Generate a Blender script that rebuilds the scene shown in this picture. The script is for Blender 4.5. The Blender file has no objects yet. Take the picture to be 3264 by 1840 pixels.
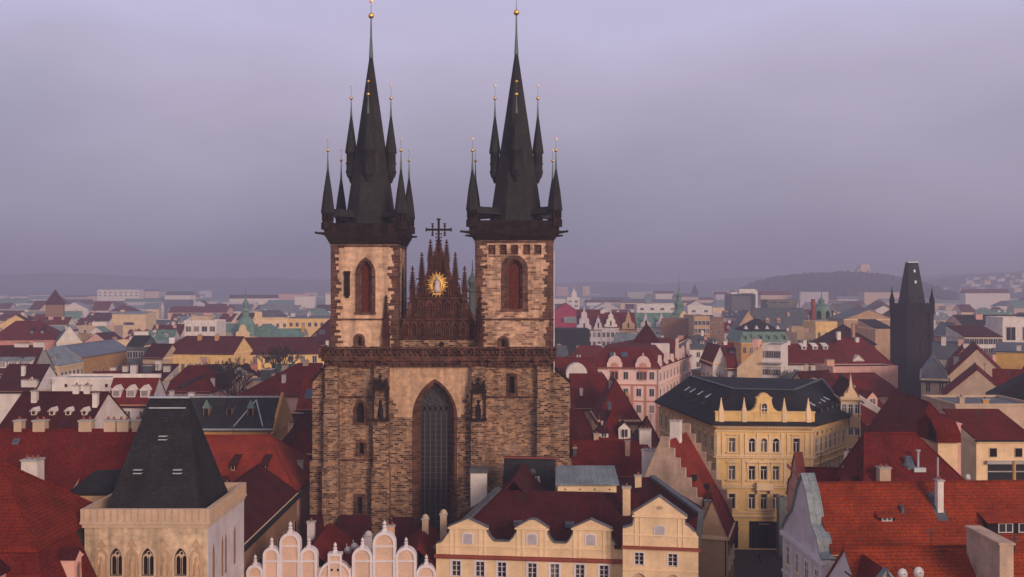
import bpy, bmesh, math, random
from math import radians as R, sin, cos, pi, atan2, hypot, sqrt
from mathutils import Vector, Matrix
random.seed(7)
S = bpy.context.scene
COL = S.collection
# ---------------------------------------------------------------- camera
F, CU, CV, H = 3168.0, 1632.0, 920.0, 42.0          # focal length and centre of the 3264 px wide photo, eye height
cam = bpy.data.cameras.new('camera'); cam.sensor_width = 36; cam.lens = 36 * F / 3264
cam.clip_start = .5; cam.clip_end = 20000
co = bpy.data.objects.new('camera', cam); COL.objects.link(co)
co.location = (0, 0, H); co.rotation_euler = (R(90), 0, 0); S.camera = co
def px(u, D): return (u - CU) * D / F
def pz(v, D): return H - (v - CV) * D / F
def at(u, D): return (px(u, D), D)
def ray(u, D, W, turn=0.0):                          # front corners of a house squarely facing the tower from which one looks
    a = at(u, D); t = atan2(a[0], a[1]) + R(turn); return a, (a[0] + W*cos(t), a[1] - W*sin(t))
# ---------------------------------------------------------------- sky, sun, exposure
SUN_EL, SUN_AZ = R(16), R(-148)                      # the low sun stands behind the viewer, to the right
S.view_settings.view_transform = 'Standard'; S.view_settings.look = 'None'
S.view_settings.exposure = -0.14; S.view_settings.gamma = 1
w = bpy.data.worlds.new('World'); S.world = w; w.use_nodes = True
nt = w.node_tree; nt.nodes.clear()
def nd(nt, t, **k):
    n = nt.nodes.new('ShaderNode' + t)
    for a, b in k.items():
        if a in ('i',):
            for q, val in b.items():
                s = n.inputs[q]
                if hasattr(val, 'is_output'): nt.links.new(val, s)
                else: s.default_value = val
        else: setattr(n, a, b)
    return n
def ramp(nt, fac, stops, interp='LINEAR'):
    n = nd(nt, 'ValToRGB'); nt.links.new(fac, n.inputs[0]); e = n.color_ramp.elements
    n.color_ramp.interpolation = interp
    while len(e) < len(stops): e.new(.5)
    for q, (p, c) in zip(e, stops):
        q.position = p; q.color = (*c, 1) if len(c) == 3 else c
    return n.outputs[0]
def math_(nt, op, a, b=0.0, c=None):
    n = nd(nt, 'Math', operation=op)
    for k, x in enumerate((a, b) if c is None else (a, b, c)):
        if hasattr(x, 'is_output'): nt.links.new(x, n.inputs[k])
        else: n.inputs[k].default_value = x
    return n.outputs[0]
def mixc(nt, fac, a, b, mode='MIX'):
    n = nd(nt, 'Mix', data_type='RGBA', blend_type=mode)
    for k, x in ((0, fac), (6, a), (7, b)):
        if hasattr(x, 'is_output'): nt.links.new(x, n.inputs[k])
        else: n.inputs[k].default_value = x if k == 0 else (*x[:3], 1)
    return n.outputs[2]
tc = nd(nt, 'TexCoord')
sep = nd(nt, 'SeparateXYZ', i={0: tc.outputs['Generated']})
el = math_(nt, 'MAXIMUM', sep.outputs[2], 0.0)
sky = nd(nt, 'TexSky', sky_type='NISHITA', sun_disc=False)
sky.sun_elevation = SUN_EL; sky.sun_rotation = pi + R(32); sky.air_density = 1.5; sky.dust_density = 3
# cloud deck: stretched noise seen from below, pale overhead and lavender grey towards the horizon
mp = nd(nt, 'Mapping', i={0: tc.outputs['Generated'], 'Scale': (1.3, 1.3, 3.2)})
nz = nd(nt, 'TexNoise', i={0: mp.outputs[0], 'Scale': 2.1, 'Detail': 6.0, 'Roughness': .5})
nz2 = nd(nt, 'TexNoise', i={0: mp.outputs[0], 'Scale': .8, 'Detail': 2.0})
wob = math_(nt, 'MULTIPLY_ADD', math_(nt, 'SUBTRACT', nz.outputs[0], .5), .22, el)
cl = ramp(nt, wob, [(0, (.25, .25, .38)), (.05, (.295, .29, .44)), (.13, (.41, .395, .575)), (.205, (.575, .535, .745)), (.265, (.69, .66, .95)), (.36, (.54, .54, .74)), (1, (.27, .27, .36))])
pink = mixc(nt, math_(nt, 'MULTIPLY', ramp(nt, nz2.outputs[0], [(.42, (0, 0, 0)), (.68, (1, 1, 1))]), .3), cl, (.56, .45, .58))
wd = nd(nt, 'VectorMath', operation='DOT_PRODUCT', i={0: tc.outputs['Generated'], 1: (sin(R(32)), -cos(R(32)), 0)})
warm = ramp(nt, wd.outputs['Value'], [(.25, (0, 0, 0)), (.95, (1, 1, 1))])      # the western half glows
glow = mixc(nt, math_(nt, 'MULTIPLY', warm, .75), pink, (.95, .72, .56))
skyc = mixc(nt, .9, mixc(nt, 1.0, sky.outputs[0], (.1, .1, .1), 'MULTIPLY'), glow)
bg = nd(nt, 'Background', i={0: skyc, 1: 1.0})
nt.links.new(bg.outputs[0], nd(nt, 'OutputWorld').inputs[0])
sl = bpy.data.lights.new('sun', 'SUN'); sl.energy = 3.0; sl.angle = R(18); sl.color = (1, .75, .58)
so = bpy.data.objects.new('sun', sl); COL.objects.link(so)
so.rotation_euler = (pi / 2 - SUN_EL, 0, R(32)); so.location = (60, -90, 120)
S.cycles.use_denoising = True
S.cycles.max_bounces = 6; S.cycles.diffuse_bounces = 3; S.cycles.volume_bounces = 1; S.cycles.transparent_max_bounces = 8
# ---------------------------------------------------------------- mesh builder
class MB:
    def __init__(s): s.v = []; s.f = []; s.m = []; s.sm = []
    def add(s, vs, fs, m=0, sm=False):
        o = len(s.v); s.v += [tuple(p) for p in vs]
        for f in fs: s.f.append([i + o for i in f]); s.m.append(m); s.sm.append(sm)
        return s
    def box(s, x0, x1, y0, y1, z0, z1, m=0):
        return s.add([(x0,y0,z0),(x1,y0,z0),(x1,y1,z0),(x0,y1,z0),(x0,y0,z1),(x1,y0,z1),(x1,y1,z1),(x0,y1,z1)],
            [(3,2,1,0),(4,5,6,7),(0,1,5,4),(1,2,6,5),(2,3,7,6),(3,0,4,7)], m)
    def prism(s, p, z0, z1, m=0):
        n = len(p)
        return s.add([(a,b,z0) for a,b in p] + [(a,b,z1) for a,b in p],
            [tuple(range(n-1,-1,-1)), tuple(range(n,2*n))] + [(i,(i+1)%n,n+(i+1)%n,n+i) for i in range(n)], m)
    def frustum(s, p, q, z0, z1, m=0):
        n = len(p)
        return s.add([(a,b,z0) for a,b in p] + [(a,b,z1) for a,b in q],
            [tuple(range(n-1,-1,-1)), tuple(range(n,2*n))] + [(i,(i+1)%n,n+(i+1)%n,n+i) for i in range(n)], m)
    def ext(s, p, y0, y1, m=0):
        n = len(p)
        return s.add([(a,y0,b) for a,b in p] + [(a,y1,b) for a,b in p],
            [tuple(range(n)), tuple(range(2*n-1,n-1,-1))] + [((i+1)%n,i,n+i,n+(i+1)%n) for i in range(n)], m)
    def extx(s, p, x0, x1, m=0):
        n = len(p)
        return s.add([(x0,a,b) for a,b in p] + [(x1,a,b) for a,b in p],
            [tuple(range(n)), tuple(range(2*n-1,n-1,-1))] + [((i+1)%n,i,n+i,n+(i+1)%n) for i in range(n)], m)
    def ring(s, o, i, y0, y1, m=0):                  # band between two outlines of equal length in the xz plane, open at the foot
        n = len(o)
        for k in range(n - 1):
            s.ext([o[k], o[k+1], i[k+1], i[k]], y0, y1, m)
        return s
    def lathe(s, prof, cx, cy, n=8, m=0, rot=0, sm=False):
        vs = []; fs = []
        for r, z in prof:
            for k in range(n):
                a = rot + 2*pi*k/n; vs.append((cx + r*cos(a), cy + r*sin(a), z))
        for j in range(len(prof)-1):
            for k in range(n): fs.append((j*n+k, j*n+(k+1)%n, (j+1)*n+(k+1)%n, (j+1)*n+k))
        fs += [tuple(range(n-1,-1,-1)), tuple(range((len(prof)-1)*n, len(prof)*n))]
        return s.add(vs, fs, m, sm)
    def ball(s, c, r, m=0, n=12, k=7, sz=1.0):
        return s.lathe([(max(r*sin(pi*j/k), r*.02), c[2] - r*sz*cos(pi*j/k)) for j in range(k+1)], c[0], c[1], n, m, 0, True)
    def tube(s, p, q, r0, r1=None, n=6, m=0):
        p, q = Vector(p), Vector(q); r1 = r0 if r1 is None else r1
        d = (q - p).normalized(); a = d.orthogonal().normalized(); b = d.cross(a)
        vs = [p + (a*cos(2*pi*k/n) + b*sin(2*pi*k/n))*r0 for k in range(n)] + [q + (a*cos(2*pi*k/n) + b*sin(2*pi*k/n))*r1 for k in range(n)]
        return s.add(vs, [(k,(k+1)%n,n+(k+1)%n,n+k) for k in range(n)] + [tuple(range(n-1,-1,-1)), tuple(range(n,2*n))], m)
    def beam(s, p, q, wdt, hgt, m=0):                # rectangular bar from p to q, top flush with the points
        p, q = Vector(p), Vector(q); d = q - p; a = Vector((d.y, -d.x, 0))
        a = (a.normalized() if a.length > 1e-6 else Vector((1, 0, 0))) * wdt / 2
        u = d.normalized().cross(a.normalized()) * hgt
        if u.z > 0: u = -u
        return s.add([p-a, p+a, p+a+u, p-a+u, q-a, q+a, q+a+u, q-a+u], [(0,1,2,3),(7,6,5,4),(0,4,5,1),(1,5,6,2),(2,6,7,3),(3,7,4,0)], m)
    def shell(s, polys, t, m=0):                     # roof skin: planar pieces sharing corners, thickened downwards
        idx = {}; vs = []; fs = []
        def ix(p):
            k = tuple(round(c, 4) for c in p)
            if k not in idx: idx[k] = len(vs); vs.append(k)
            return idx[k]
        loops = [[ix(p) for p in q] for q in polys]; n = len(vs); cnt = {}
        for l in loops:
            for a, b in zip(l, l[1:] + l[:1]): cnt[frozenset((a, b))] = cnt.get(frozenset((a, b)), 0) + 1
        low = [(p[0], p[1], p[2] - t) for p in vs]
        for l in loops:
            fs.append(tuple(l)); fs.append(tuple(i + n for i in reversed(l)))
            for a, b in zip(l, l[1:] + l[:1]):
                if cnt[frozenset((a, b))] == 1: fs.append((b, a, a + n, b + n))
        return s.add(vs + low, fs, m)
    def mesh(s, name, mats):
        me = bpy.data.meshes.new(name); bm = bmesh.new()
        vv = [bm.verts.new(p) for p in s.v]; uv = bm.loops.layers.uv.new('UVMap')
        for f, m, sm in zip(s.f, s.m, s.sm):
            try: fc = bm.faces.new([vv[i] for i in f])
            except ValueError: continue
            fc.material_index = m; fc.smooth = sm
        bmesh.ops.recalc_face_normals(bm, faces=bm.faces)
        Z = Vector((0, 0, 1))
        for fc in bm.faces:
            n = fc.normal
            h = Z.cross(n) if abs(n.z) < .995 else Vector((1, 0, 0))
            h.normalize(); d = n.cross(h)
            for lp in fc.loops: lp[uv].uv = (lp.vert.co.dot(h), lp.vert.co.dot(d))
        bm.to_mesh(me); bm.free()
        for x in (mats if isinstance(mats, (list, tuple)) else [mats]): me.materials.append(M[x] if isinstance(x, str) else x)
        return me
    def build(s, name, mats, parent=None):
        o = bpy.data.objects.new(name, s.mesh(name, mats)); COL.objects.link(o); o.parent = parent
        return o
def tag(o, label=None, cat=None, group=None, kind=None):
    if label: o['label'] = label
    if cat: o['category'] = cat
    if group: o['group'] = group
    if kind: o['kind'] = kind
    return o
def empty(name, loc, rz=0.0, label=None, cat=None, group=None):
    o = bpy.data.objects.new(name, None); COL.objects.link(o); o.empty_display_size = .5
    o.location = loc; o.rotation_euler = (0, 0, rz)
    return tag(o, label, cat, group)
def put(name, me, parent, loc=(0,0,0), rz=0.0):
    o = bpy.data.objects.new(name, me); COL.objects.link(o); o.parent = parent
    o.location = loc; o.rotation_euler = (0, 0, rz)
    return o
# ---------------------------------------------------------------- materials
M = {}
def mat(name, rough=.85, metal=0.0):
    m = bpy.data.materials.new(name); m.use_nodes = True; t = m.node_tree
    b = t.nodes['Principled BSDF']; b.inputs['Roughness'].default_value = rough; b.inputs['Metallic'].default_value = metal
    if rough > .78: b.inputs['Specular IOR Level'].default_value = .12
    M[name] = m
    return m, t, b
def uvmap(t, sx=1.0, sy=1.0):
    c = nd(t, 'UVMap'); return nd(t, 'Mapping', i={0: c.outputs[0], 'Scale': (sx, sy, 1)}).outputs[0]
def rnd_shift(t, col, amt):                          # each object a little lighter or darker, as painted walls are
    oi = nd(t, 'ObjectInfo')
    hs = nd(t, 'HueSaturation', i={'Color': col, 'Value': math_(t, 'MULTIPLY_ADD', oi.outputs['Random'], amt, 1 - amt / 2)})
    return hs.outputs[0]
def noise(t, vec, scale, detail=4.0, rough=.55):
    return nd(t, 'TexNoise', i={0: vec, 'Scale': scale, 'Detail': detail, 'Roughness': rough}).outputs[0]
def stucco(name, c, var=.2, rnd=.15, rough=.9):
    m, t, b = mat(name, rough)
    n1 = ramp(t, noise(t, uvmap(t), .45), [(.3, (1-var,)*3), (.7, (1+var*.3,)*3)])
    n2 = ramp(t, noise(t, uvmap(t, .7, .14), 1.0, 6, .65), [(.33, (1-var*.5,)*3), (.6, (1, 1, 1))])
    n3 = ramp(t, noise(t, uvmap(t), 3.5, 3), [(.3, (.9,)*3), (.7, (1.05,)*3)])
    col = mixc(t, 1.0, mixc(t, 1.0, mixc(t, 1.0, c, n1, 'MULTIPLY'), n2, 'MULTIPLY'), n3, 'MULTIPLY')
    t.links.new(rnd_shift(t, col, rnd), b.inputs['Base Color'])
    return m
def tile(name, c1, c2, dark, tw=.24, th=.36, off=0.0, rnd=.2, moss=(.05, .04, .035), mossy=.35, rough=.85, bump=.6):
    m, t, b = mat(name, rough); uv = uvmap(t)
    br = nd(t, 'TexBrick', i={0: uv, 'Color1': (*c1, 1), 'Color2': (*c2, 1), 'Mortar': (*dark, 1), 'Scale': 1.0, 'Mortar Size': .028, 'Mortar Smooth': .6, 'Bias': -.1, 'Brick Width': tw, 'Row Height': th})
    br.offset = off; br.squash = 1
    n1 = mixc(t, 1.0, ramp(t, noise(t, uv, .35, 5), [(.3, (.62,)*3), (.7, (1.15,)*3)]), ramp(t, noise(t, uvmap(t, 4, 2.6), 1.0, 2), [(.3, (.72,)*3), (.7, (1.2,)*3)]), 'MULTIPLY')
    n2 = noise(t, uvmap(t, 1.2, .25), .8, 6, .7)
    col = mixc(t, 1.0, br.outputs[0], n1, 'MULTIPLY')
    col = mixc(t, math_(t, 'MULTIPLY', ramp(t, n2, [(.5, (0, 0, 0)), (.78, (1, 1, 1))]), mossy), col, moss)
    t.links.new(rnd_shift(t, col, rnd), b.inputs['Base Color'])
    bp = nd(t, 'Bump', i={'Strength': bump, 'Distance': .05, 'Height': math_(t, 'SUBTRACT', 1.0, br.outputs['Fac'])})
    t.links.new(bp.outputs[0], b.inputs['Normal'])
    return m
def masonry(name, light, dark, bias, bw=.8, bh=.34, plaster=None, amount=.5, mortar=None, rough=.92):
    m, t, b = mat(name, rough); c = nd(t, 'UVMap').outputs[0]
    wv = nd(t, 'TexNoise', i={0: c, 'Scale': .9, 'Detail': 2.0})
    vec = nd(t, 'VectorMath', operation='MULTIPLY_ADD', i={0: wv.outputs[1], 1: (.36, .17, 0), 2: c}).outputs[0]
    br = nd(t, 'TexBrick', i={0: vec, 'Color1': (*light, 1), 'Color2': (*dark, 1), 'Mortar': (*(mortar or light), 1), 'Scale': 1.0, 'Mortar Size': .03, 'Mortar Smooth': .3, 'Bias': bias, 'Brick Width': bw, 'Row Height': bh})
    br.offset = .5; br.squash = 1.4; br.squash_frequency = 3
    col = br.outputs[0]
    if plaster:
        msk = ramp(t, noise(t, uvmap(t), .28, 6, .65), [(1-amount-.06, (0, 0, 0)), (1-amount+.06, (1, 1, 1))])
        col = mixc(t, msk, col, plaster)
    col = mixc(t, 1.0, col, ramp(t, noise(t, uvmap(t), 1.3, 6), [(.28, (.6,)*3), (.68, (1.12,)*3)]), 'MULTIPLY')
    col = mixc(t, 1.0, col, ramp(t, noise(t, uvmap(t, 1.2, .12), .8, 4), [(.32, (.55,)*3), (.6, (1,)*3)]), 'MULTIPLY')
    gw = ramp(t, noise(t, uvmap(t, 1, .7), .42, 7, .7), [(.52, (0, 0, 0)), (.72, (1, 1, 1))])
    lum = sum(light)/3*.62
    col = mixc(t, math_(t, 'MULTIPLY', gw, .55), col, (lum*1.08, lum*.9, lum*.8))
    t.links.new(col, b.inputs['Base Color'])
    bp = nd(t, 'Bump', i={'Strength': .8, 'Distance': .08, 'Height': col}); t.links.new(bp.outputs[0], b.inputs['Normal'])
    return m
def plain(name, c, rough=.6, metal=0.0, var=.15, rnd=.0, sc=1.5):
    m, t, b = mat(name, rough, metal)
    col = mixc(t, 1.0, c, ramp(t, noise(t, nd(t, 'TexCoord').outputs['Object'], sc, 5), [(.3, (1-var,)*3), (.7, (1+var,)*3)]), 'MULTIPLY')
    t.links.new(rnd_shift(t, col, rnd) if rnd else col, b.inputs['Base Color'])
    return m
# red clay roofs
tile('tile_red', (.145, .0115, .009), (.19, .018, .011), (.06, .01, .01))
tile('tile_dark', (.066, .0085, .010), (.09, .011, .012), (.03, .007, .008), mossy=.5)
tile('tile_crimson', (.19, .019, .008), (.235, .028, .011), (.05, .006, .005), tw=.23, th=.40, mossy=.25, bump=.9)
tile('tile_orange', (.29, .036, .009), (.35, .052, .012), (.085, .013, .009), tw=.23, th=.40, mossy=.22, bump=1.0)
tile('tile_bright', (.25, .030, .012), (.29, .038, .015), (.16, .025, .015), mossy=.1)
tile('tile_purple', (.10, .017, .02), (.125, .022, .025), (.05, .015, .018), mossy=.5)
tile('slate', (.030, .030, .032), (.042, .041, .043), (.015, .015, .016), tw=.4, th=.25, off=.5, rnd=.1, moss=(.06, .065, .055), mossy=.4, rough=.85, bump=.4)
tile('slate_black', (.022, .023, .028), (.03, .031, .036), (.012, .012, .015), tw=.4, th=.3, off=.5, rnd=.1, mossy=.2, rough=.85, bump=.4)
tile('sheet_grey', (.19, .23, .26), (.22, .26, .29), (.09, .11, .13), tw=.7, th=9, rnd=.25, moss=(.1, .12, .12), mossy=.4, rough=.5, bump=.5)
tile('sheet_dark', (.075, .085, .10), (.09, .10, .115), (.04, .05, .06), tw=.7, th=9, rnd=.3, mossy=.3, rough=.55, bump=.5)
tile('sheet_blue', (.12, .14, .20), (.14, .16, .23), (.07, .08, .12), tw=.7, th=9, rnd=.2, mossy=.3, rough=.5)
tile('copper', (.12, .23, .19), (.15, .27, .22), (.06, .12, .10), tw=.6, th=9, rnd=.2, moss=(.06, .09, .07), mossy=.6, rough=.6, bump=.5)
tile('copper_dark', (.055, .085, .075), (.07, .10, .085), (.03, .05, .045), tw=.5, th=9, rnd=.1, mossy=.4, rough=.6, bump=.4)
tile('sheet_crimson', (.36, .03, .07), (.40, .035, .08), (.2, .02, .04), tw=.7, th=9, rnd=.1, mossy=.15)
# plastered walls
for n_, c_ in dict(cream=(.79, .57, .36), white=(.76, .69, .66), pink=(.76, .44, .38), yellow=(.86, .58, .25), ochre=(.62, .33, .12), peach=(.72, .42, .28),
        beige=(.60, .44, .33), grey=(.42, .40, .40), lavender=(.62, .56, .60), tan=(.52, .34, .22), brown=(.30, .17, .11), rose=(.62, .28, .22), gold_wall=(.66, .40, .11)).items():
    stucco(n_, c_)
stucco('school_peach', (.72, .49, .38), var=.15); stucco('pink_pale', (.82, .60, .56), var=.15)
stucco('trim_white', (.70, .64, .68), var=.12); stucco('trim_cream', (.84, .63, .40), var=.12); stucco('trim_red', (.28, .07, .05), var=.2)
stucco('firewall', (.62, .44, .34), var=.4)
stucco('concrete', (.45, .43, .42), var=.25)
# church stone
masonry('ashlar_tower', (.72, .46, .31), (.12, .055, .045), -.5, .95, .36, (.76, .49, .33), .56)
masonry('rubble_tower', (.70, .44, .30), (.12, .055, .045), -.16, .85, .33, (.74, .47, .32), .36)
masonry('plaster_church', (.66, .41, .26), (.14, .065, .05), -.72, 1.0, .36, (.68, .43, .28), .62)
masonry('rubble_church', (.50, .30, .19), (.075, .038, .032), .04, .55, .22, (.52, .32, .2), .34)
masonry('buttress_stone', (.50, .30, .19), (.045, .025, .022), .14, .7, .27, (.50, .30, .18), .24)
masonry('quoin_stone', (.20, .10, .075), (.075, .038, .032), .1, .9, .36)
masonry('soot_stone', (.045, .025, .021), (.018, .012, .012), .2, .9, .4)
masonry('brown_stone', (.19, .085, .058), (.07, .032, .025), .1, .9, .4)
masonry('panel_stone', (.155, .065, .046), (.08, .036, .029), .1, .5, .4)
masonry('gable_stone', (.105, .042, .034), (.05, .022, .02), .1, .8, .4)
masonry('tower_black', (.026, .023, .023), (.012, .011, .012), .1, 1.0, .45)
masonry('bell_stone', (.64, .47, .33), (.46, .31, .21), .0, .9, .42, (.66, .49, .34), .6)
plain('gold', (1.0, .60, .17), .42, 1.0, .1); plain('iron', (.02, .02, .022), .6); plain('needle', (.10, .15, .14), .5, .3)

m_, t_, b_ = mat('glass', .14); oi_ = nd(t_, 'ObjectInfo')          # dark panes, here and there a pale curtain behind
t_.links.new(ramp(t_, oi_.outputs['Random'], [(0, (.014, .014, .018)), (.45, (.03, .03, .036)), (.72, (.05, .045, .045)), (.9, (.16, .14, .125)), (1, (.24, .21, .18))]), b_.inputs['Base Color'])
plain('glass_blue', (.06, .08, .12), .15, 0, .3, sc=.4)
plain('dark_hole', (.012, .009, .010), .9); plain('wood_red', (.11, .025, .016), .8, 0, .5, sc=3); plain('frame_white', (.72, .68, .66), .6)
plain('frame_lav', (.55, .50, .54), .6); plain('shutter_lav', (.40, .36, .40), .8); plain('statue', (.5, .42, .42), .7, 0, .3); plain('gutter', (.012, .014, .016), .8)
plain('metal_light', (.45, .50, .54), .45, .3, .15); plain('dish', (.70, .68, .72), .5); plain('pot', (.25, .09, .06), .9, 0, .3)
plain('lead', (.10, .11, .13), .5); plain('leading', (.055, .05, .055), .7); plain('asphalt', (.04, .038, .042), .9, 0, .3, sc=.3); plain('cobble', (.055, .047, .05), .9, 0, .5, sc=2.5)
plain('earth', (.05, .045, .045), .95, 0, .4, sc=.02); plain('bark', (.055, .04, .035), .95, 0, .3)
plain('wood_far', (.035, .04, .035), .95, 0, .4, sc=.08); plain('hill_far', (.05, .055, .05), .95, 0, .4, sc=.01)
plain('netting', (.016, .019, .021), .9, 0, .3, sc=.6)
# ================================================================ setting
def sheet(name, pts, m, z):
    return tag(MB().add([(a, b, z) for a, b in pts], [tuple(range(len(pts)))]).build(name, m), kind='structure')
g = MB().box(-3400, 3400, -45, 4700, -.6, 0); tag(g.build('ground', 'earth'), kind='structure')
# ================================================================ wall with real openings (front plane faces -y)
def arch_pts(kind, cx, w, zb, zt, n=7):
    """outline from the left foot over the head to the right foot"""
    h = w / 2
    if kind == 'rect': return [(cx-h, zb), (cx-h, zt), (cx+h, zt), (cx+h, zb)]
    if kind == 'round':
        zs = zt - h; p = [(cx + h*cos(pi - pi*k/(2*n)), zs + h*sin(pi*k/(2*n))) for k in range(2*n+1)]
    elif kind == 'seg':
        r = h*.35; p = [(cx + h*cos(pi - pi*k/(2*n)), zt - r + r*sin(pi*k/(2*n))) for k in range(2*n+1)]
    else:
        rise = min(h*1.7, (zt-zb)*.8); zs = zt - rise; q = (rise*rise + h*h) / (2*h); a1 = math.asin(min(1, rise/q))
        l = [(cx - h + q - q*cos(a1*k/n), zs + q*sin(a1*k/n)) for k in range(n+1)]
        p = l + [(2*cx - x, z) for x, z in reversed(l[:-1])]
    return [(cx-h, zb)] + p + [(cx+h, zb)]
def wall_open(mb, x0, x1, z0, z1, y0, y1, rows, m=0):
    """rows: bands (zb, zt, [(cx, w, kind)]) from the foot up; everything else is wall"""
    z = z0
    for zb, zt, ops in rows:
        if zb > z + 1e-4: mb.box(x0, x1, y0, y1, z, zb, m)
        ztop = zt + .25; x = x0
        for cx, w, kind in ops:
            mb.box(x, cx - w/2, y0, y1, zb, ztop, m)
            p = arch_pts(kind, cx, w, zb, zt)[1:-1]
            if kind == 'rect': mb.box(cx-w/2, cx+w/2, y0, y1, zt, ztop, m)
            else:
                for a, b in zip(p, p[1:]):
                    if b[0] - a[0] > 1e-5: mb.ext([a, (a[0], ztop), (b[0], ztop), b], y0, y1, m)
            x = cx + w/2
        mb.box(x, x1, y0, y1, zb, ztop, m); z = ztop
    if z1 > z + 1e-4: mb.box(x0, x1, y0, y1, z, z1, m)
def surround(mb, kind, cx, w, zb, zt, b, y0, y1, m=0):
    o = arch_pts(kind, cx, w + 2*b, zb, zt + b); i = arch_pts(kind, cx, w, zb, zt)
    mb.ring(o, i, y0, y1, m)
# ================================================================ twin-towered church
CX0, CY0 = -10.4, 142.0
church = empty('church', (CX0, CY0, 0), 0, 'tall sooty Gothic church with two slate spired towers and a gabled stone front', 'church')
def cx(u, D=142.0): return px(u, D) - CX0
def star(mb, x, y, z, r, m=0):
    for k in range(8):
        a = 2*pi*k/8; q = r*(1 if k % 2 == 0 else .7)
        mb.tube((x, y, z), (x + q*cos(a), y, z + q*sin(a)), r*.22, r*.02, 4, m)
    mb.ball((x, y, z), r*.38, m, 8, 5)
def topper(parent, x, y, zn, zb, zs, r):
    """copper needle, gilded ball and star above a slate cone"""
    MB().lathe([(r*.75, zn-.25), (r*.34, zn + (zb-zn)*.5), (r*.2, zb)], x, y, 6).lathe([(r*.12, zb), (r*.07, zs)], x, y, 5).build('needle', 'needle', parent)
    MB().ball((x, y, zb), r).build('gold_ball', 'gold', parent)
    mb = MB(); star(mb, x, y, zs, r*1.05); mb.build('gold_star', 'gold', parent)
def pinnacle(mb, x, y, z0, z1, w, m=0):
    zm = z0 + (z1-z0)*.34; h = w/2
    mb.box(x-h, x+h, y-h, y+h, z0, zm, m); mb.box(x-h*1.3, x+h*1.3, y-h*1.3, y+h*1.3, zm, zm+.12, m)
    mb.frustum([(x-h,y-h),(x+h,y-h),(x+h,y+h),(x-h,y+h)], [(x-.06,y-.06),(x+.06,y-.06),(x+.06,y+.06),(x-.06,y+.06)], zm+.12, z1-.25, m)
    k = zm + .4
    while k < z1 - .6:
        q = h*(1 - (k-zm)/(z1-zm)) + .12
        for a, b in ((1,0),(-1,0),(0,1),(0,-1)): mb.ball((x + a*q, y + b*q, k), .11, m, 5, 3)
        k += .36
    mb.box(x-.26, x+.26, y-.07, y+.07, z1-.45, z1-.28, m); mb.box(x-.07, x+.07, y-.26, y+.26, z1-.45, z1-.28, m)
    mb.lathe([(.07, z1-.3), (.15, z1-.1), (.03, z1+.12)], x, y, 6, m)
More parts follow.
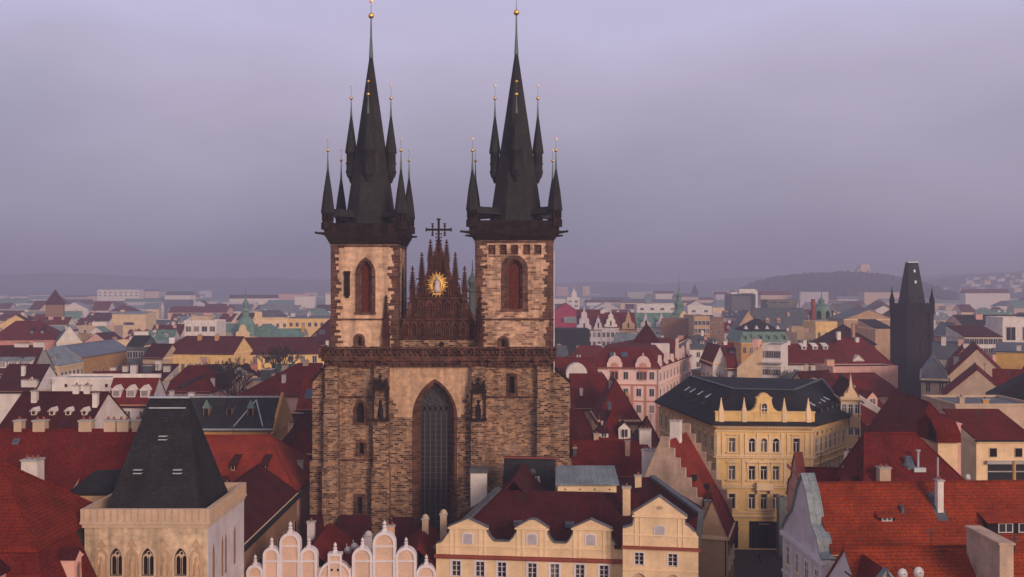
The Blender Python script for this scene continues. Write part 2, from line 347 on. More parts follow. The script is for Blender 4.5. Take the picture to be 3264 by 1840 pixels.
def tower(u0, u1, dep, ztop, zgal, zpar, front, winspec, spire):
    x0, x1 = cx(u0), cx(u1); xc, yc = (x0+x1)/2, dep/2
    b = MB(); zlow = 32.0
    wall_open(b, x0, x1, zlow, ztop, 0, .9, winspec)
    b.box(x0, x1, .9, dep, zlow, ztop, 1)
    t = b.build('tower', [front, 'rubble_tower'], church)
    # corner stones on every edge, long and short in turn
    q = MB(); z = zlow + .2; k = 0
    while z < ztop - .2:
        hh = random.choice((.38, .42, .5)); l = random.uniform(.9, 1.9) if k % 2 else random.uniform(.5, 1.2); l2 = random.uniform(.5, 1.6)
        q.box(x0-.04, x0+l, -.05, .5, z, z+hh-.02); q.box(x1-l2, x1+.04, -.05, .5, z, z+hh-.02)
        q.box(x1-.3, x1+.05, .5, .5+l2, z, z+hh-.02); q.box(x1-.3, x1+.05, dep-l, dep+.04, z, z+hh-.02)
        z += hh; k += 1
    q.build('quoins', 'quoin_stone', t)
    s = MB(); s.box(x0-.16, x1+.16, -.18, dep+.16, 37.5, 37.72); s.box(x0-.1, x1+.1, -.12, dep, ztop-.35, ztop-.1)
    s.build('string_course', 'quoin_stone', t)
    # corbelled gallery with solid parapet, waterspouts and corner pedestals
    o = .75; gl = MB()
    P = lambda e: [(x0-e, -e), (x1+e, -e), (x1+e, dep+e), (x0-e, dep+e)]
    steps = 4
    for k in range(steps):
        e = o*(k+1)/steps; za = ztop + (zgal-ztop)*k/steps; gl.prism(P(e), za, ztop + (zgal-ztop)*(k+1)/steps)
    gl.prism(P(o+.1), zgal, zgal+.22)
    th = .35; zt = zpar - .2
    gl.box(x0-o, x1+o, -o, -o+th, zgal+.22, zt); gl.box(x0-o, x1+o, dep+o-th, dep+o, zgal+.22, zt)
    gl.box(x0-o, x0-o+th, -o+th, dep+o-th, zgal+.22, zt); gl.box(x1+o-th, x1+o, -o+th, dep+o-th, zgal+.22, zt)
    for (a, c, d, e) in ((x0-o-.08, x1+o+.08, -o-.08, -o+th+.05), (x0-o-.08, x1+o+.08, dep+o-th, dep+o+.08)): gl.box(a, c, d, e, zt, zpar)
    for (a, c) in ((x0-o-.08, x0-o+th), (x1+o-th, x1+o+.08)): gl.box(a, c, -o+th+.06, dep+o-th-.01, zt, zpar)
    n = 11
    for k in range(n + 1):                           # blind tracery ribs of the parapet
        xx = x0-o + (x1-x0+2*o)*k/n; gl.box(xx-.09, xx+.09, -o-.07, -o, zgal+.22, zt-.02)
        if k < n: 
            w_ = (x1-x0+2*o)/n; gl.ring(arch_pts('round', xx+w_/2, w_-.2, zgal+.3, zt-.08), arch_pts('round', xx+w_/2, w_-.42, zgal+.3, zt-.2), -o-.045, -o)
        yy = -o + (dep+2*o)*k/n
        gl.box(x1+o, x1+o+.07, yy-.09, yy+.09, zgal+.22, zt-.02)
    gl.build('gallery', 'soot_stone', t)
    sp = MB()
    for sx in (-1, 1):
        xe = x0-o if sx < 0 else x1+o
        sp.tube((xe, -.4, zgal+.1), (xe + sx*1.15, -.9, zgal+.2), .24, .13, 6); sp.ball((xe+sx*1.2, -.92, zgal+.22), .2, 0, 6, 4)
        sp.tube((xe, dep*.8, zgal+.1), (xe + sx*1.1, dep*.8+.3, zgal+.15), .22, .12, 6)
    sp.build('waterspout', 'soot_stone', t)
    sx_, zap, hw, zball, zst = spire
    hb = hw + (54.1 - zgal) * (hw / (zap-54.1)) ; c8 = 1/cos(pi/8)
    sm = MB(); sm.lathe([((hb)*c8, zgal+.3), (hw*c8, 54.1), (.24, zap)], sx_, yc, 8, 0, pi/8)
    e = x1-xc-.2
    for a in range(4):                               # broaches at the foot of the spire
        dx, dy = (cos(a*pi/2), sin(a*pi/2)); px_, py_ = -dy, dx; r1 = hb + .45
        A = (sx_+dx*r1+px_*2.7, yc+dy*r1+py_*2.7, zgal+.35); B = (sx_+dx*r1-px_*2.7, yc+dy*r1-py_*2.7, zgal+.35)
        C = (sx_+dx*(hb-.45)+px_*.9, yc+dy*(hb-.45)+py_*.9, zgal+2.2); D = (sx_+dx*(hb-.45)-px_*.9, yc+dy*(hb-.45)-py_*.9, zgal+2.2)
        sm.shell([[A, B, D, C]], .3)
    sm.build('spire', 'slate', t)
    topper(t, sx_, yc, zap, zball, zst, .44)
    # four turrets bracketed out of the spire
    rt = (hw + (54.1-60)*(hw/(zap-54.1)))+.55
    for a in range(4):
        x, y = sx_ + rt*cos(a*pi/2), yc + rt*sin(a*pi/2); d = MB()
        d.lathe([(.18, 57.6), (.42, 58.3), (.62, 58.5), (.84, 59.25), (.86, 59.4), (.74, 59.42), (.74, 60.4), (.84, 60.45), (.84, 60.6), (.72, 60.62), (.72, 62.0), (.92, 62.05), (.92, 62.2), (.60, 64.4), (.12, 67.7)], x, y, 8, 0, pi/8)
        for k in range(8):
            an = pi/4*k; d.add([(x + .70*cos(an+sgn*.22), y + .70*sin(an+sgn*.22), zz) for sgn, zz in ((-1, 60.8), (1, 60.8), (1, 61.8), (-1, 61.8))], [(0,1,2,3)], 1)
            d.beam((x+.66*cos(an), y+.66*sin(an), 61.8), (x+.71*cos(an), y+.71*sin(an), 60.8), .06, .02, 0)
        d.build('spire_turret', ['slate', 'dark_hole'], t)
        topper(t, x, y, 67.7, 70.2, 72.1, .25)
    # four corner turrets on the gallery, tied to the spire by little ridge roofs
    for sx in (0, 1):
        for sy in (0, 1):
            x = (x0+.05, x1-.05)[sx] + (-.45, .45)[sx]; y = (.0, dep)[sy] + (-.3, .3)[sy]; d = MB()
            d.lathe([(.95, zpar-.9), (.95, zpar+.1), (.78, zpar+.12), (.78, zpar+.35)], x, y, 8, 1, pi/8)
            for k in range(8): d.box(x+.7*cos(k*pi/4+pi/8)-.13, x+.7*cos(k*pi/4+pi/8)+.13, y+.7*sin(k*pi/4+pi/8)-.13, y+.7*sin(k*pi/4+pi/8)+.13, zpar+.35, zpar+1.35, 1)
            d.lathe([(.5, zpar+.3), (.5, zpar+1.35)], x, y, 8, 1)
            d.lathe([(.86, zpar+1.3), (.98, zpar+1.5), (.98, zpar+1.6), (.66, zpar+4.2), (.1, 59.2)], x, y, 8, 0, pi/8)
            d.build('corner_turret', ['slate', 'soot_stone'], t)
            topper(t, x, y, 59.2, 61.7, 63.3, .24)
            v = Vector((sx_-x, yc-y, 0)); L = v.length; v /= L; n_ = Vector((-v.y, v.x, 0)); p = Vector((x, y, 0)) + v*.4; q2 = Vector((x, y, 0)) + v*(L-hw+.2)
            zr = zpar+2.1; ze = zpar+1.25
            rr = MB().shell([[p+n_*.75+Vector((0,0,ze)), p+Vector((0,0,zr)), q2+Vector((0,0,zr)), q2+n_*.75+Vector((0,0,ze))], [p-n_*.75+Vector((0,0,ze)), q2-n_*.75+Vector((0,0,ze)), q2+Vector((0,0,zr)), p+Vector((0,0,zr))]], .25)
            rr.build('link_roof', 'slate', t)
    return t, x0, x1
# openings of the two towers: tall belfry light, small low light
lx0, lx1 = cx(1055), cx(1270); rx0, rx1 = cx(1515), cx(1763)
wl = [(pz(1101,142), pz(1071,142), [(cx(1145), .95, 'round')]), (pz(995,142), pz(832,142), [(cx(1165), 1.75, 'point')])]
wr = [(pz(1110,142), pz(1078,142), [(cx(1604), 1.0, 'round')]), (pz(985,142), pz(830,142), [(cx(1640), 2.3, 'round')]), (pz(812,142), pz(781,142), [(cx(1640)+k*1.62+(.1 if k > 0 else 0), 1.0, 'rect') for k in (-2, -1, 0, 1, 2)])]
tL, lx0, lx1 = tower(1055, 1270, 10.5, 48.3, 49.7, 51.3, 'ashlar_tower', wl, (cx(1183, 147.3), 76.4, 3.25, 82.4, 84.5))
tR, rx0, rx1 = tower(1515, 1763, 11.0, 48.9, 49.9, 51.7, 'rubble_tower', wr, (cx(1646, 147.5), 76.95, 3.55, 82.95, 85.4))
for t_, rows, b_ in ((tL, wl, .55), (tR, wr[:2], .75)):
    for (zb, zt, ops), bb in zip(rows, (.35, b_)):
        for c_, w_, k_ in ops:
            m = MB(); surround(m, k_, c_, w_, zb, zt, bb, -.09, .2); m.box(c_-w_/2-bb-.1, c_+w_/2+bb+.1, -.2, .3, zb-.35, zb)
            m2 = MB(); surround(m2, k_, c_, w_-.02, zb, zt, -.28, .28, .6); m.add(m2.v, m2.f)
            f = m.build('window', 'quoin_stone', t_)
            big = w_ > 1.5
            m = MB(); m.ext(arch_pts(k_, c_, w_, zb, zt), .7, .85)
            if big: 
                for q in range(7): m.box(c_-w_/2+.25+q*(w_-.5)/6-.05, c_-w_/2+.25+q*(w_-.5)/6+.05, .66, .7, zb, zt-w_*.3)
                m.box(c_-w_/2, c_+w_/2, .62, .7, (zb+zt)/2+.8, (zb+zt)/2+1.0)
            m.build('louvre_board' if big else 'dark_pane', 'wood_red' if big else 'dark_hole', t_)
for c_, w_, k_ in wr[2][2]:
    MB().box(c_-w_/2+.02, c_+w_/2-.02, .35, .8, wr[2][0], wr[2][1]).build('stone_recess', 'brown_stone', tR)
# worn stone niche beside the window of the left tower
m = MB(); zb, zt = pz(950,142), pz(870,142); c_ = cx(1107); m.box(c_-.38, c_+.38, -.32, 0, zb+.55, zt-.1); m.frustum([(c_-.2,-.18),(c_+.2,-.18),(c_+.2,0),(c_-.2,0)], [(c_-.45,-.38),(c_+.45,-.38),(c_+.45,0),(c_-.45,0)], zb, zb+.55); m.box(c_-.45, c_+.45, -.4, 0, zt-.1, zt+.25); m.build('niche', 'soot_stone', tL)
m = MB(); yc = 5.2; m.extx([(yc-.8, 38.2), (yc-.8, 44.2), (yc, 45.6), (yc+.8, 44.2), (yc+.8, 38.2)], lx1-.1, lx1+.06); m.build('side_window', 'dark_hole', tL)
m = MB(); m.tube((rx1+.12, -.1, 30), (rx1+.12, -.1, 47.4), .09, .09, 6); m.build('rain_pipe', 'frame_lav', tR)
# ---- west front below the balcony
zc = 30.9
fw = MB(); gx0, gx1 = cx(1242), cx(1503); wx0, wx1 = cx(1314), cx(1457); zs = pz(1208, 142)
arch = arch_pts('point', (wx0+wx1)/2, wx1-wx0, 0, zs, 10)
zsp = pz(1330, 142)
fw.ext([(gx0, zsp), (gx0, zc)] + [(gx1, zc), (gx1, zsp), (wx1, zsp)] + [p for p in reversed(arch) if p[1] > zsp] + [(wx0, zsp)], 0, 2.0, 0)
fw.box(gx0, wx0, 0, 2.0, 0, zsp, 2); fw.box(wx1, gx1, 0, 2.0, 0, zsp, 2)
for k in range(15):                                  # toothed edge between plaster and bare stone
    a = random.uniform(.5, 1.7); x = gx0 if k % 2 else gx1-a; z = zsp + .4*(k//2)
    fw.box(x, x+a*(1-k/22), -.015, .02, z, z+.38, 2)
fw.box(gx0, gx1, 2.0, 2.6, 0, zc, 0)
wo = [(pz(1640,142), pz(1584,142), [(cx(1146), .8, 'rect')]), (pz(1448,142), pz(1410,142), [(cx(1152), .7, 'round')]), (pz(1348,142), pz(1282,142), [(cx(1148), 1.15, 'point')])]
wall_open(fw, cx(1036), gx0, 0, zc, .02, .8, wo, 1); fw.box(cx(1036), gx0, .8, 11, 0, zc, 1)
wq = [(pz(1254,142), pz(1200,142), [(cx(1632), .75, 'rect')])]
wall_open(fw, gx1, cx(1755), 0, zc, .02, .8, wq, 1); fw.box(gx1, cx(1755), .8, 11, 0, zc, 1)
fr = fw.build('front_wall', ['plaster_church', 'rubble_church', 'buttress_stone'], church)
for rows in (wo, wq):
    for zb, zt, ops in rows:
        c_, w_, k_ = ops[0]; m = MB(); surround(m, k_, c_, w_, zb, zt, .42, -.07, .2); m.box(c_-w_/2-.5, c_+w_/2+.5, -.12, .2, zb-.3, zb)
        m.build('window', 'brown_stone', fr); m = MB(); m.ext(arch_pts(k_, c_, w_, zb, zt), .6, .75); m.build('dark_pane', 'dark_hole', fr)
# great west window: stepped jambs, mullions, bars and tracery
gw = MB(); cxw = (wx0+wx1)/2; ww = wx1-wx0
for k in range(4):
    surround(gw, 'point', cxw, ww-.02-k*.42, 0, zs-.03-k*.2, -.42, .12+k*.4, 2.0, 0)
iw = ww - 1.7; zi = zs - .9
gwo = gw.build('great_window', 'brown_stone', church)
m = MB(); m.ext(arch_pts('point', cxw, iw, 0, zi, 10), 1.95, 2.05); m.build('glazing', 'glass', gwo)
m = MB(); sp_ = pz(1300, 142)
for k in range(1, 6): m.box(cxw-iw/2+iw*k/6-.09, cxw-iw/2+iw*k/6+.09, 1.7, 1.93, 0, sp_ + (.9 if k in (2, 4) else 0))
z = .5
while z < sp_: m.box(cxw-iw/2, cxw+iw/2, 1.82, 1.9, z, z+.07); z += .78
for k in range(6):
    c_ = cxw-iw/2+iw*(k+.5)/6; m.ring(arch_pts('point', c_, iw/6, sp_-.6, sp_+.5, 4), arch_pts('point', c_, iw/6-.2, sp_-.6, sp_+.35, 4), 1.7, 1.93)
for (dx, dz, r) in ((0, 2.45, .95), (-1.15, 1.15, .62), (1.15, 1.15, .62), (0, .95, .5), (-1.95, .55, .3), (1.95, .55, .3), (-.62, 3.0, .3), (.62, 3.0, .3), (0, 3.85, .3)):
    for k in range(12):
        a, b = 2*pi*k/12, 2*pi*(k+1)/12
        m.tube((cxw+dx+r*cos(a), 1.82, sp_+dz+r*sin(a)), (cxw+dx+r*cos(b), 1.82, sp_+dz+r*sin(b)), .1, .1, 5)
    for k in range(4): m.tube((cxw+dx, 1.82, sp_+dz), (cxw+dx+r*cos(pi/4+k*pi/2), 1.82, sp_+dz+r*sin(pi/4+k*pi/2)), .07, .07, 4)
m.build('tracery', 'leading', gwo)
# ---- buttresses: (left u, right u, projection, stages)
def buttress(ua, ub, prj, ztop, mats='buttress_stone', canopy=None, wide=.25):
    m = MB(); a, b = cx(ua), cx(ub)
    z2, z3 = pz(1480, 142), pz(1266, 142)
    for (z0, z1, p, e) in ((0, z2, prj+.5, wide), (z2, z3, prj+.2, wide*.4), (z3, ztop, prj-.15, 0)):
        m.box(a-e, b+e, -p, .05, z0, z1-.3)
        m.frustum([(a-e-.1,-p-.12),(b+e+.1,-p-.12),(b+e+.1,.05),(a-e-.1,.05)], [(a,-p+.35),(b,-p+.35),(b,.05),(a,.05)], z1-.3, z1)
    o = m.build('buttress', mats, church)
    if canopy:
        zb, zt = canopy; c_ = (a+b)/2; w_ = b-a; n = MB(); y = -prj-.02
        n.box(c_-w_*.62, c_+w_*.62, y-.75, y+.4, zb, zb+.35)
        for sx in (-1, 1): n.box(c_+sx*w_*.5-.1, c_+sx*w_*.5+.1, y-.6, y-.3, zb+.35, zt-1.6); n.box(c_+sx*w_*.5-.13, c_+sx*w_*.5+.13, y-.1, y+.3, zb+.35, zt-1.6)
        n.lathe([(.25, zb+.35), (.42, zb+.6), (.36, zb+1.6), (.2, zb+2.3), (.1, zb+2.4), (.24, zb+2.65), (.2, zb+2.9), (.04, zb+3.0)], c_, y-.2, 8)
        n.box(c_-w_*.62, c_+w_*.62, y-.75, y+.4, zt-1.6, zt-1.25); n.box(c_-w_*.5, c_+w_*.5, y-.55, y+.3, zt-1.25, zt-.5)
        for sx in (-1, 0, 1): pinnacle(n, c_+sx*w_*.42, y-.3, zt-1.25, zt+(.6 if sx == 0 else 0), .32)
        n.build('statue_canopy', 'soot_stone', o)
    return o
buttress(1040, 1080, 1.3, zc); buttress(1196, 1240, 1.4, zc, canopy=(pz(1340,141), pz(1205,141))); buttress(1505, 1547, 1.4, zc, canopy=(pz(1340,141), pz(1215,141))); buttress(1713, 1751, 1.3, zc)
def side_buttress(ua, ub, left):
    m = MB(); a, b = cx(ua), cx(ub); zt = pz(1165, 142); zl = pz(1216, 142); zm = pz(1266, 142)
    m.box(a-.35 if left else a, b if left else b+.35, -.15, 2.6, 0, pz(1470,142))
    m.box(a, b, 0, 2.4, pz(1470,142), zl)
    m.ext([(a, zl), (b, zt), (b, zl)] if left else [(a, zl), (a, zt), (b, zl)], .0, 2.4)
    lo, hi = ((a-.25, zl-.25), (b, zt)) if left else ((b+.25, zl-.25), (a, zt))
    m.box(a-.1, b+.1, -.12, 2.5, zm-.15, zm+.1)
    o = m.build('side_buttress', 'buttress_stone', church)
    m = MB(); m.beam((lo[0], 1.2, lo[1]+.2), (hi[0], 1.2, hi[1]+.25), 2.7, .25)
    for k in range(5): m.ball((lo[0]+(hi[0]-lo[0])*(k+.5)/5, .1, lo[1]+.25+(hi[1]-lo[1])*(k+.5)/5), .2, 0, 6, 4)
    m.build('coping', 'soot_stone', o)
side_buttress(996, 1040, True); side_buttress(1755, 1815, False)
m = MB()
for (a, b, v) in ((1080, 1196, 1266), (1080, 1196, 1467), (1547, 1713, 1266)): m.box(cx(a)+.01, cx(b)-.01, -.16, .02, pz(v,142)-.12, pz(v,142)+.14)
m.build('string_course', 'brown_stone', church)
# ---- cornice and pierced balcony
bx0, bx1 = cx(1021, 141), cx(1774, 141); m = MB()
for k, (e, za, zb) in enumerate(((.35, zc, 31.3), (.65, 31.3, 31.7), (1.0, 31.7, 32.15))): m.box(bx0+1.0-e+.2, bx1-1.0+e-.2, -e-.4, 1.0, za, zb)
for k in range(34):
    x = bx0+1+(bx1-bx0-2)*k/33; m.box(x-.16, x+.16, -1.15, -.4, 31.1, 31.7)
for u in (1062, 1130, 1180, 1215, 1470, 1530, 1560, 1640, 1700, 1745): m.tube((cx(u), -1.2, 31.75), (cx(u), -2.1, 31.95), .3, .16, 6)
co_ = m.build('cornice', 'brown_stone', church)
m = MB(); zb, zt = 32.15, 33.75; m.box(bx0, bx1, -1.5, -1.1, zb, zb+.25); m.box(bx0, bx1, -1.52, -1.12, zt-.22, zt)
n = 46
for k in range(n):
    xa, xb = bx0+(bx1-bx0)*k/n, bx0+(bx1-bx0)*(k+1)/n
    m.tube((xa, -1.3, zb+.25), (xb, -1.3, zt-.22), .085, .085, 4); m.tube((xb, -1.3, zb+.25), (xa, -1.3, zt-.22), .085, .085, 4)
    if k % 5 == 0: m.box(xa-.17, xa+.17, -1.56, -1.08, zb, zt+.05)
m.box(bx0, bx0+.3, -1.1, 3, zb, zt); m.box(bx1-.3, bx1, -1.1, 3, zb, zt); m.box(bx0, bx1, -.95, -.9, zb, zt-.3)
m.build('balcony', 'brown_stone', church)
# ---- stone gable between the towers, with pinnacles, cross and gilded relief
DG = 143.6; sc = 960
def gp(x, y): return (cx(960 + x/2.792, DG), pz(680 + y/2.792, DG))
gc = cx(960 + 1222/2.792, DG); yg = DG - CY0
half = [(865,1110),(905,985),(948,880),(995,780),(1042,690),(1095,590),(1128,510),(1155,430),(1180,370),(1198,300)]
L = [gp(*p) for p in half]; pts = [(lx1, 32.0), (lx1, L[0][1])] + L + [(2*gc-x, z) for x, z in reversed(L)] + [(rx0, L[0][1]), (rx0, 32.0)]
m = MB(); m.ext(pts, yg, yg+.9, 0); m.box(lx1, rx0, yg-.35, yg, L[0][1]-.2, L[0][1]+.12)
ga = m.build('gable', 'gable_stone', church); m = MB()
for row, (z0, z1, nn) in enumerate(((L[0][1]+.3, L[0][1]+2.6, 9), (L[0][1]+3.0, L[0][1]+5.6, 7), (L[0][1]+6.0, L[0][1]+8.4, 4))):
    hwid = (L[0][0]-gc)*-1*(.92, .78, .56)[row]
    m.box(gc-hwid, gc+hwid, yg-.22, yg, z1+.02, z1+.2)
    for k in range(nn):
        c_ = gc-hwid+2*hwid*(k+.5)/nn; w_ = 2*hwid/nn
        m.ring(arch_pts('point', c_, w_-.12, z0, z1, 5), arch_pts('point', c_, w_-.5, z0, z1-.45, 5), yg-.2, yg)
        m.ring(arch_pts('round', c_, w_*.4, z0+.3, z0+1.3, 4), arch_pts('round', c_, w_*.24, z0+.3, z0+1.15, 4), yg-.1, yg)
m.build('tracery_panels', 'panel_stone', ga); m = MB(); m.box(lx1+.01, rx0-.01, yg-.12, yg-.005, 32.2, L[0][1]-.22); m.build('base_course', 'buttress_stone', ga)
m = MB()
for k in range(9):
    a, b = L[k], L[k+1]
    for s in (1, -1):
        p = (a[0] if s > 0 else 2*gc-a[0]); q = (b[0] if s > 0 else 2*gc-b[0])
        m.beam((p, yg+.45, a[1]+.18), (q, yg+.45, b[1]+.18), 1.15, .3); m.ball((p, yg+.1, a[1]+.3), .18, 0, 6, 4)
m.build('gable_coping', 'brown_stone', ga)
for (x, yt, yb) in ((990,475,800),(1073,352,700),(1150,237,520)):
    for s in (0, 1):
        X, z1 = gp(x, yt); X = X if s == 0 else 2*gc - X; z0 = gp(x, yb)[1]
        m = MB(); pinnacle(m, X, yg+.1, z0, z1, .78); m.build('pinnacle', 'gable_stone', ga)
m = MB(); zt = gp(0, 45)[1]; za = gp(0, 145)[1]; z0 = gp(0, 300)[1]
m.frustum([(gc-.5,yg-.1),(gc+.5,yg-.1),(gc+.5,yg+.9),(gc-.5,yg+.9)], [(gc-.16,yg+.2),(gc+.16,yg+.2),(gc+.16,yg+.55),(gc-.16,yg+.55)], z0-.6, za-1.2)
m.box(gc-.16, gc+.16, yg+.25, yg+.5, za-1.2, zt); m.box(gc-1.8, gc+1.8, yg+.27, yg+.48, za-.16, za+.16)
for s in (-1, 1):
    m.box(gc+s*1.8-.1, gc+s*1.8+.1, yg+.22, yg+.53, za-.26, za+.26)
    m.box(gc+s*.88-.09, gc+s*.88+.09, yg+.28, yg+.47, za-.85, za+.85)
    for dz in (-.85, -.5, .5, .85): m.box(gc+s*.88-.2, gc+s*.88+.2, yg+.3, yg+.45, za+dz-.07, za+dz+.07)
m.box(gc-.3, gc+.3, yg+.22, yg+.53, zt-.2, zt)
for k in range(4): m.ball((gc-.35, yg+.35, z0+.4+k*.5), .14, 0, 5, 4); m.ball((gc+.35, yg+.35, z0+.4+k*.5), .14, 0, 5, 4)
m.build('cross', 'soot_stone', ga)
mx, mz = gp(1210, 635); m = MB()
for k in range(34):
    a = 2*pi*k/34; r = 1.55 if k % 2 else 1.3
    m.tube((mx+.55*cos(a), yg-.22, mz+.8*sin(a)), (mx+r*cos(a), yg-.2, mz+r*1.2*sin(a)), .12, .05, 4)
for k in range(24):
    a, b = pi+pi*k/24, pi+pi*(k+1)/24; m.tube((mx+.95*cos(a), yg-.3, mz+1.2*sin(a)), (mx+.95*cos(b), yg-.3, mz+1.2*sin(b)), .16, .16, 5)
m.box(mx-.6, mx+.6, yg-.45, yg, mz-1.45, mz-1.25)
m.build('gilded_rays', 'gold', ga)
m = MB(); m.lathe([(.42, mz-1.2), (.5, mz-.7), (.34, mz+.1), (.38, mz+.45), (.16, mz+.62), (.1, mz+.66), (.2, mz+.8), (.2, mz+.98), (.25, mz+1.02), (.2, mz+1.2), (.05, mz+1.22)], mx, yg-.35, 10, 0, 0, True)
m.ball((mx+.28, yg-.55, mz+.4), .17); m.lathe([(.16, mz-.1), (.13, mz+.28)], mx+.28, yg-.5, 8); m.build('madonna_figure', 'statue', ga)
m = MB(); c_, z_ = gp(1250, 1165)
m.lathe([(.36, 0), (.36, .06)], 0, 0, 14); m.v = [(c_ + a, yg - .16 - c, z_ + b) for a, b, c in m.v]; m.build('round_hole', 'dark_hole', ga)
for u, v in ((1231, 942), (1530, 947)):
    m = MB(); pinnacle(m, cx(u, 141.5), -.35, 32.2, pz(v, 141.5), .95); m.build('pinnacle', 'gable_stone', church)
# ---- nave behind the towers
m = MB(); m.box(gc-8, gc+8, 11.05, 52, 0, 29.0); m.box(gc-15, gc+15.5, 11.05, 46, 0, 17); m.build('nave_wall', 'rubble_church', church)
m = MB(); m.shell([[(gc-8.6, 2.6, 28.6), (gc+8.6-17.2*.5, 2.6, 41.6), (gc, 52, 41.6), (gc-8.6, 52, 28.6)], [(gc+8.6, 2.6, 28.6), (gc+8.6, 52, 28.6), (gc, 52, 41.6), (gc, 2.6, 41.6)]], .3)
m.build('nave_roof', 'tile_red', church)
m = MB(); m.shell([[(gc-15.6, 11.1, 16.8), (gc-8, 11.1, 22.5), (gc-8, 46, 22.5), (gc-15.6, 46, 16.8)], [(gc+16, 11.1, 16.8), (gc+16, 46, 16.8), (gc+8, 46, 22.5), (gc+8, 11.1, 22.5)]], .3)
m.build('aisle_roof', 'tile_red', church)
# ================================================================ shared window meshes
WM = {}
def window_meshes(style, w, h):
    k = (style, round(w, 2), round(h, 2))
    if k in WM: return WM[k]
    f = MB(); p = MB(); hw = w/2; fm = ['frame_white']; pm = 'glass'
    if style == 'far':                               # one small mesh: frame and pane
        f.box(-hw-.12, hw+.12, -.06, .02, -.1, h+.12, 0); f.box(-hw, hw, -.09, 0, 0, h, 1); f.box(-.05, .05, -.11, -.08, 0, h, 0)
        WM[k] = (f.mesh('window', ['frame_lav', 'glass']), None); return WM[k]
    if style == 'hole':
        f.box(-hw-.08, hw+.08, -.05, .02, -.12, h+.08, 0); f.box(-hw, hw, -.07, 0, 0, h, 1)
        WM[k] = (f.mesh('window', ['beige', 'dark_hole']), None); return WM[k]
    kind = {'arch': 'round', 'gothic': 'point'}.get(style, 'rect')
    b = .14
    surround(f, kind, 0, w, 0, h, b, -.10, .02, 1 if style in ('trim', 'arch', 'near') else 0); f.box(-hw-b-.08, hw+b+.08, -.16, .02, -.16, 0, 1)
    f.box(-hw, -hw+.07, -.06, .0, 0, h*.98, 0); f.box(hw-.07, hw, -.06, 0, 0, h*.98, 0); f.box(-.045, .045, -.06, 0, 0, h*.97, 0); f.box(-hw+.07, hw-.07, -.055, 0, 0, .08, 0)
    if style == 'near':
        for z in (h/3, 2*h/3): f.box(-hw+.07, hw-.07, -.055, 0, z-.03, z+.03, 0)
    elif h > 1.3: f.box(-hw+.07, hw-.07, -.055, 0, h*.66-.04, h*.66+.04, 0)
    if style == 'trim': f.box(-hw-.35, hw+.35, -.28, 0, h+.32, h+.48, 1)
    p.ext(arch_pts(kind, 0, w, 0, h), -.03, -.01, 0)
    WM[k] = (f.mesh('window', [{'near': 'frame_lav'}.get(style, 'frame_white'), {'near': 'frame_lav'}.get(style, 'trim_cream')]), p.mesh('pane', pm))
    return WM[k]
def win(parent, style, w, h, loc, rz=0.0):
    a, b = window_meshes(style, w, h)
    o = put('window', a, parent, loc, rz)
    if b: put('pane', b, o)
    return o
def win_row(parent, p0, p1, z, w, h, n, style='far', margin=None, skip=()):
    """n windows along the wall p0 -> p1, the outside on the right hand of that direction"""
    p0, p1 = Vector(p0), Vector(p1); d = p1 - p0; L = d.length; a = atan2(d.y, d.x); mg = L/(2*n) if margin is None else margin
    for k in range(n):
        if k in skip: continue
        q = p0 + d * ((mg + (L-2*mg)*(k/(n-1) if n > 1 else .5))/L)
        win(parent, style, w, h, (q.x + .02*sin(a), q.y - .02*cos(a), z), a)
def chimney_mesh(w, d, h, m='white', pots=1, dome=False):
    c = MB(); c.box(-w/2, w/2, -d/2, d/2, -1.2, h, 0); c.box(-w/2-.1, w/2+.1, -d/2-.1, d/2+.1, h, h+.16, 1); 
    if dome: c.lathe([(w/2, h+.16), (w*.45, h+.45), (w*.2, h+.62)], 0, 0, 10, 0)
    else:
        n = max(1, int(max(w, d)/.55))
        for k in range(n):
            o = (k-(n-1)/2)*max(w, d)/n
            c.lathe([(.15, h+.16), (.12, h+.5)], o if w >= d else 0, 0 if w >= d else o, 7, 2)
    return c.mesh('chimney', [m, 'concrete', 'pot'])
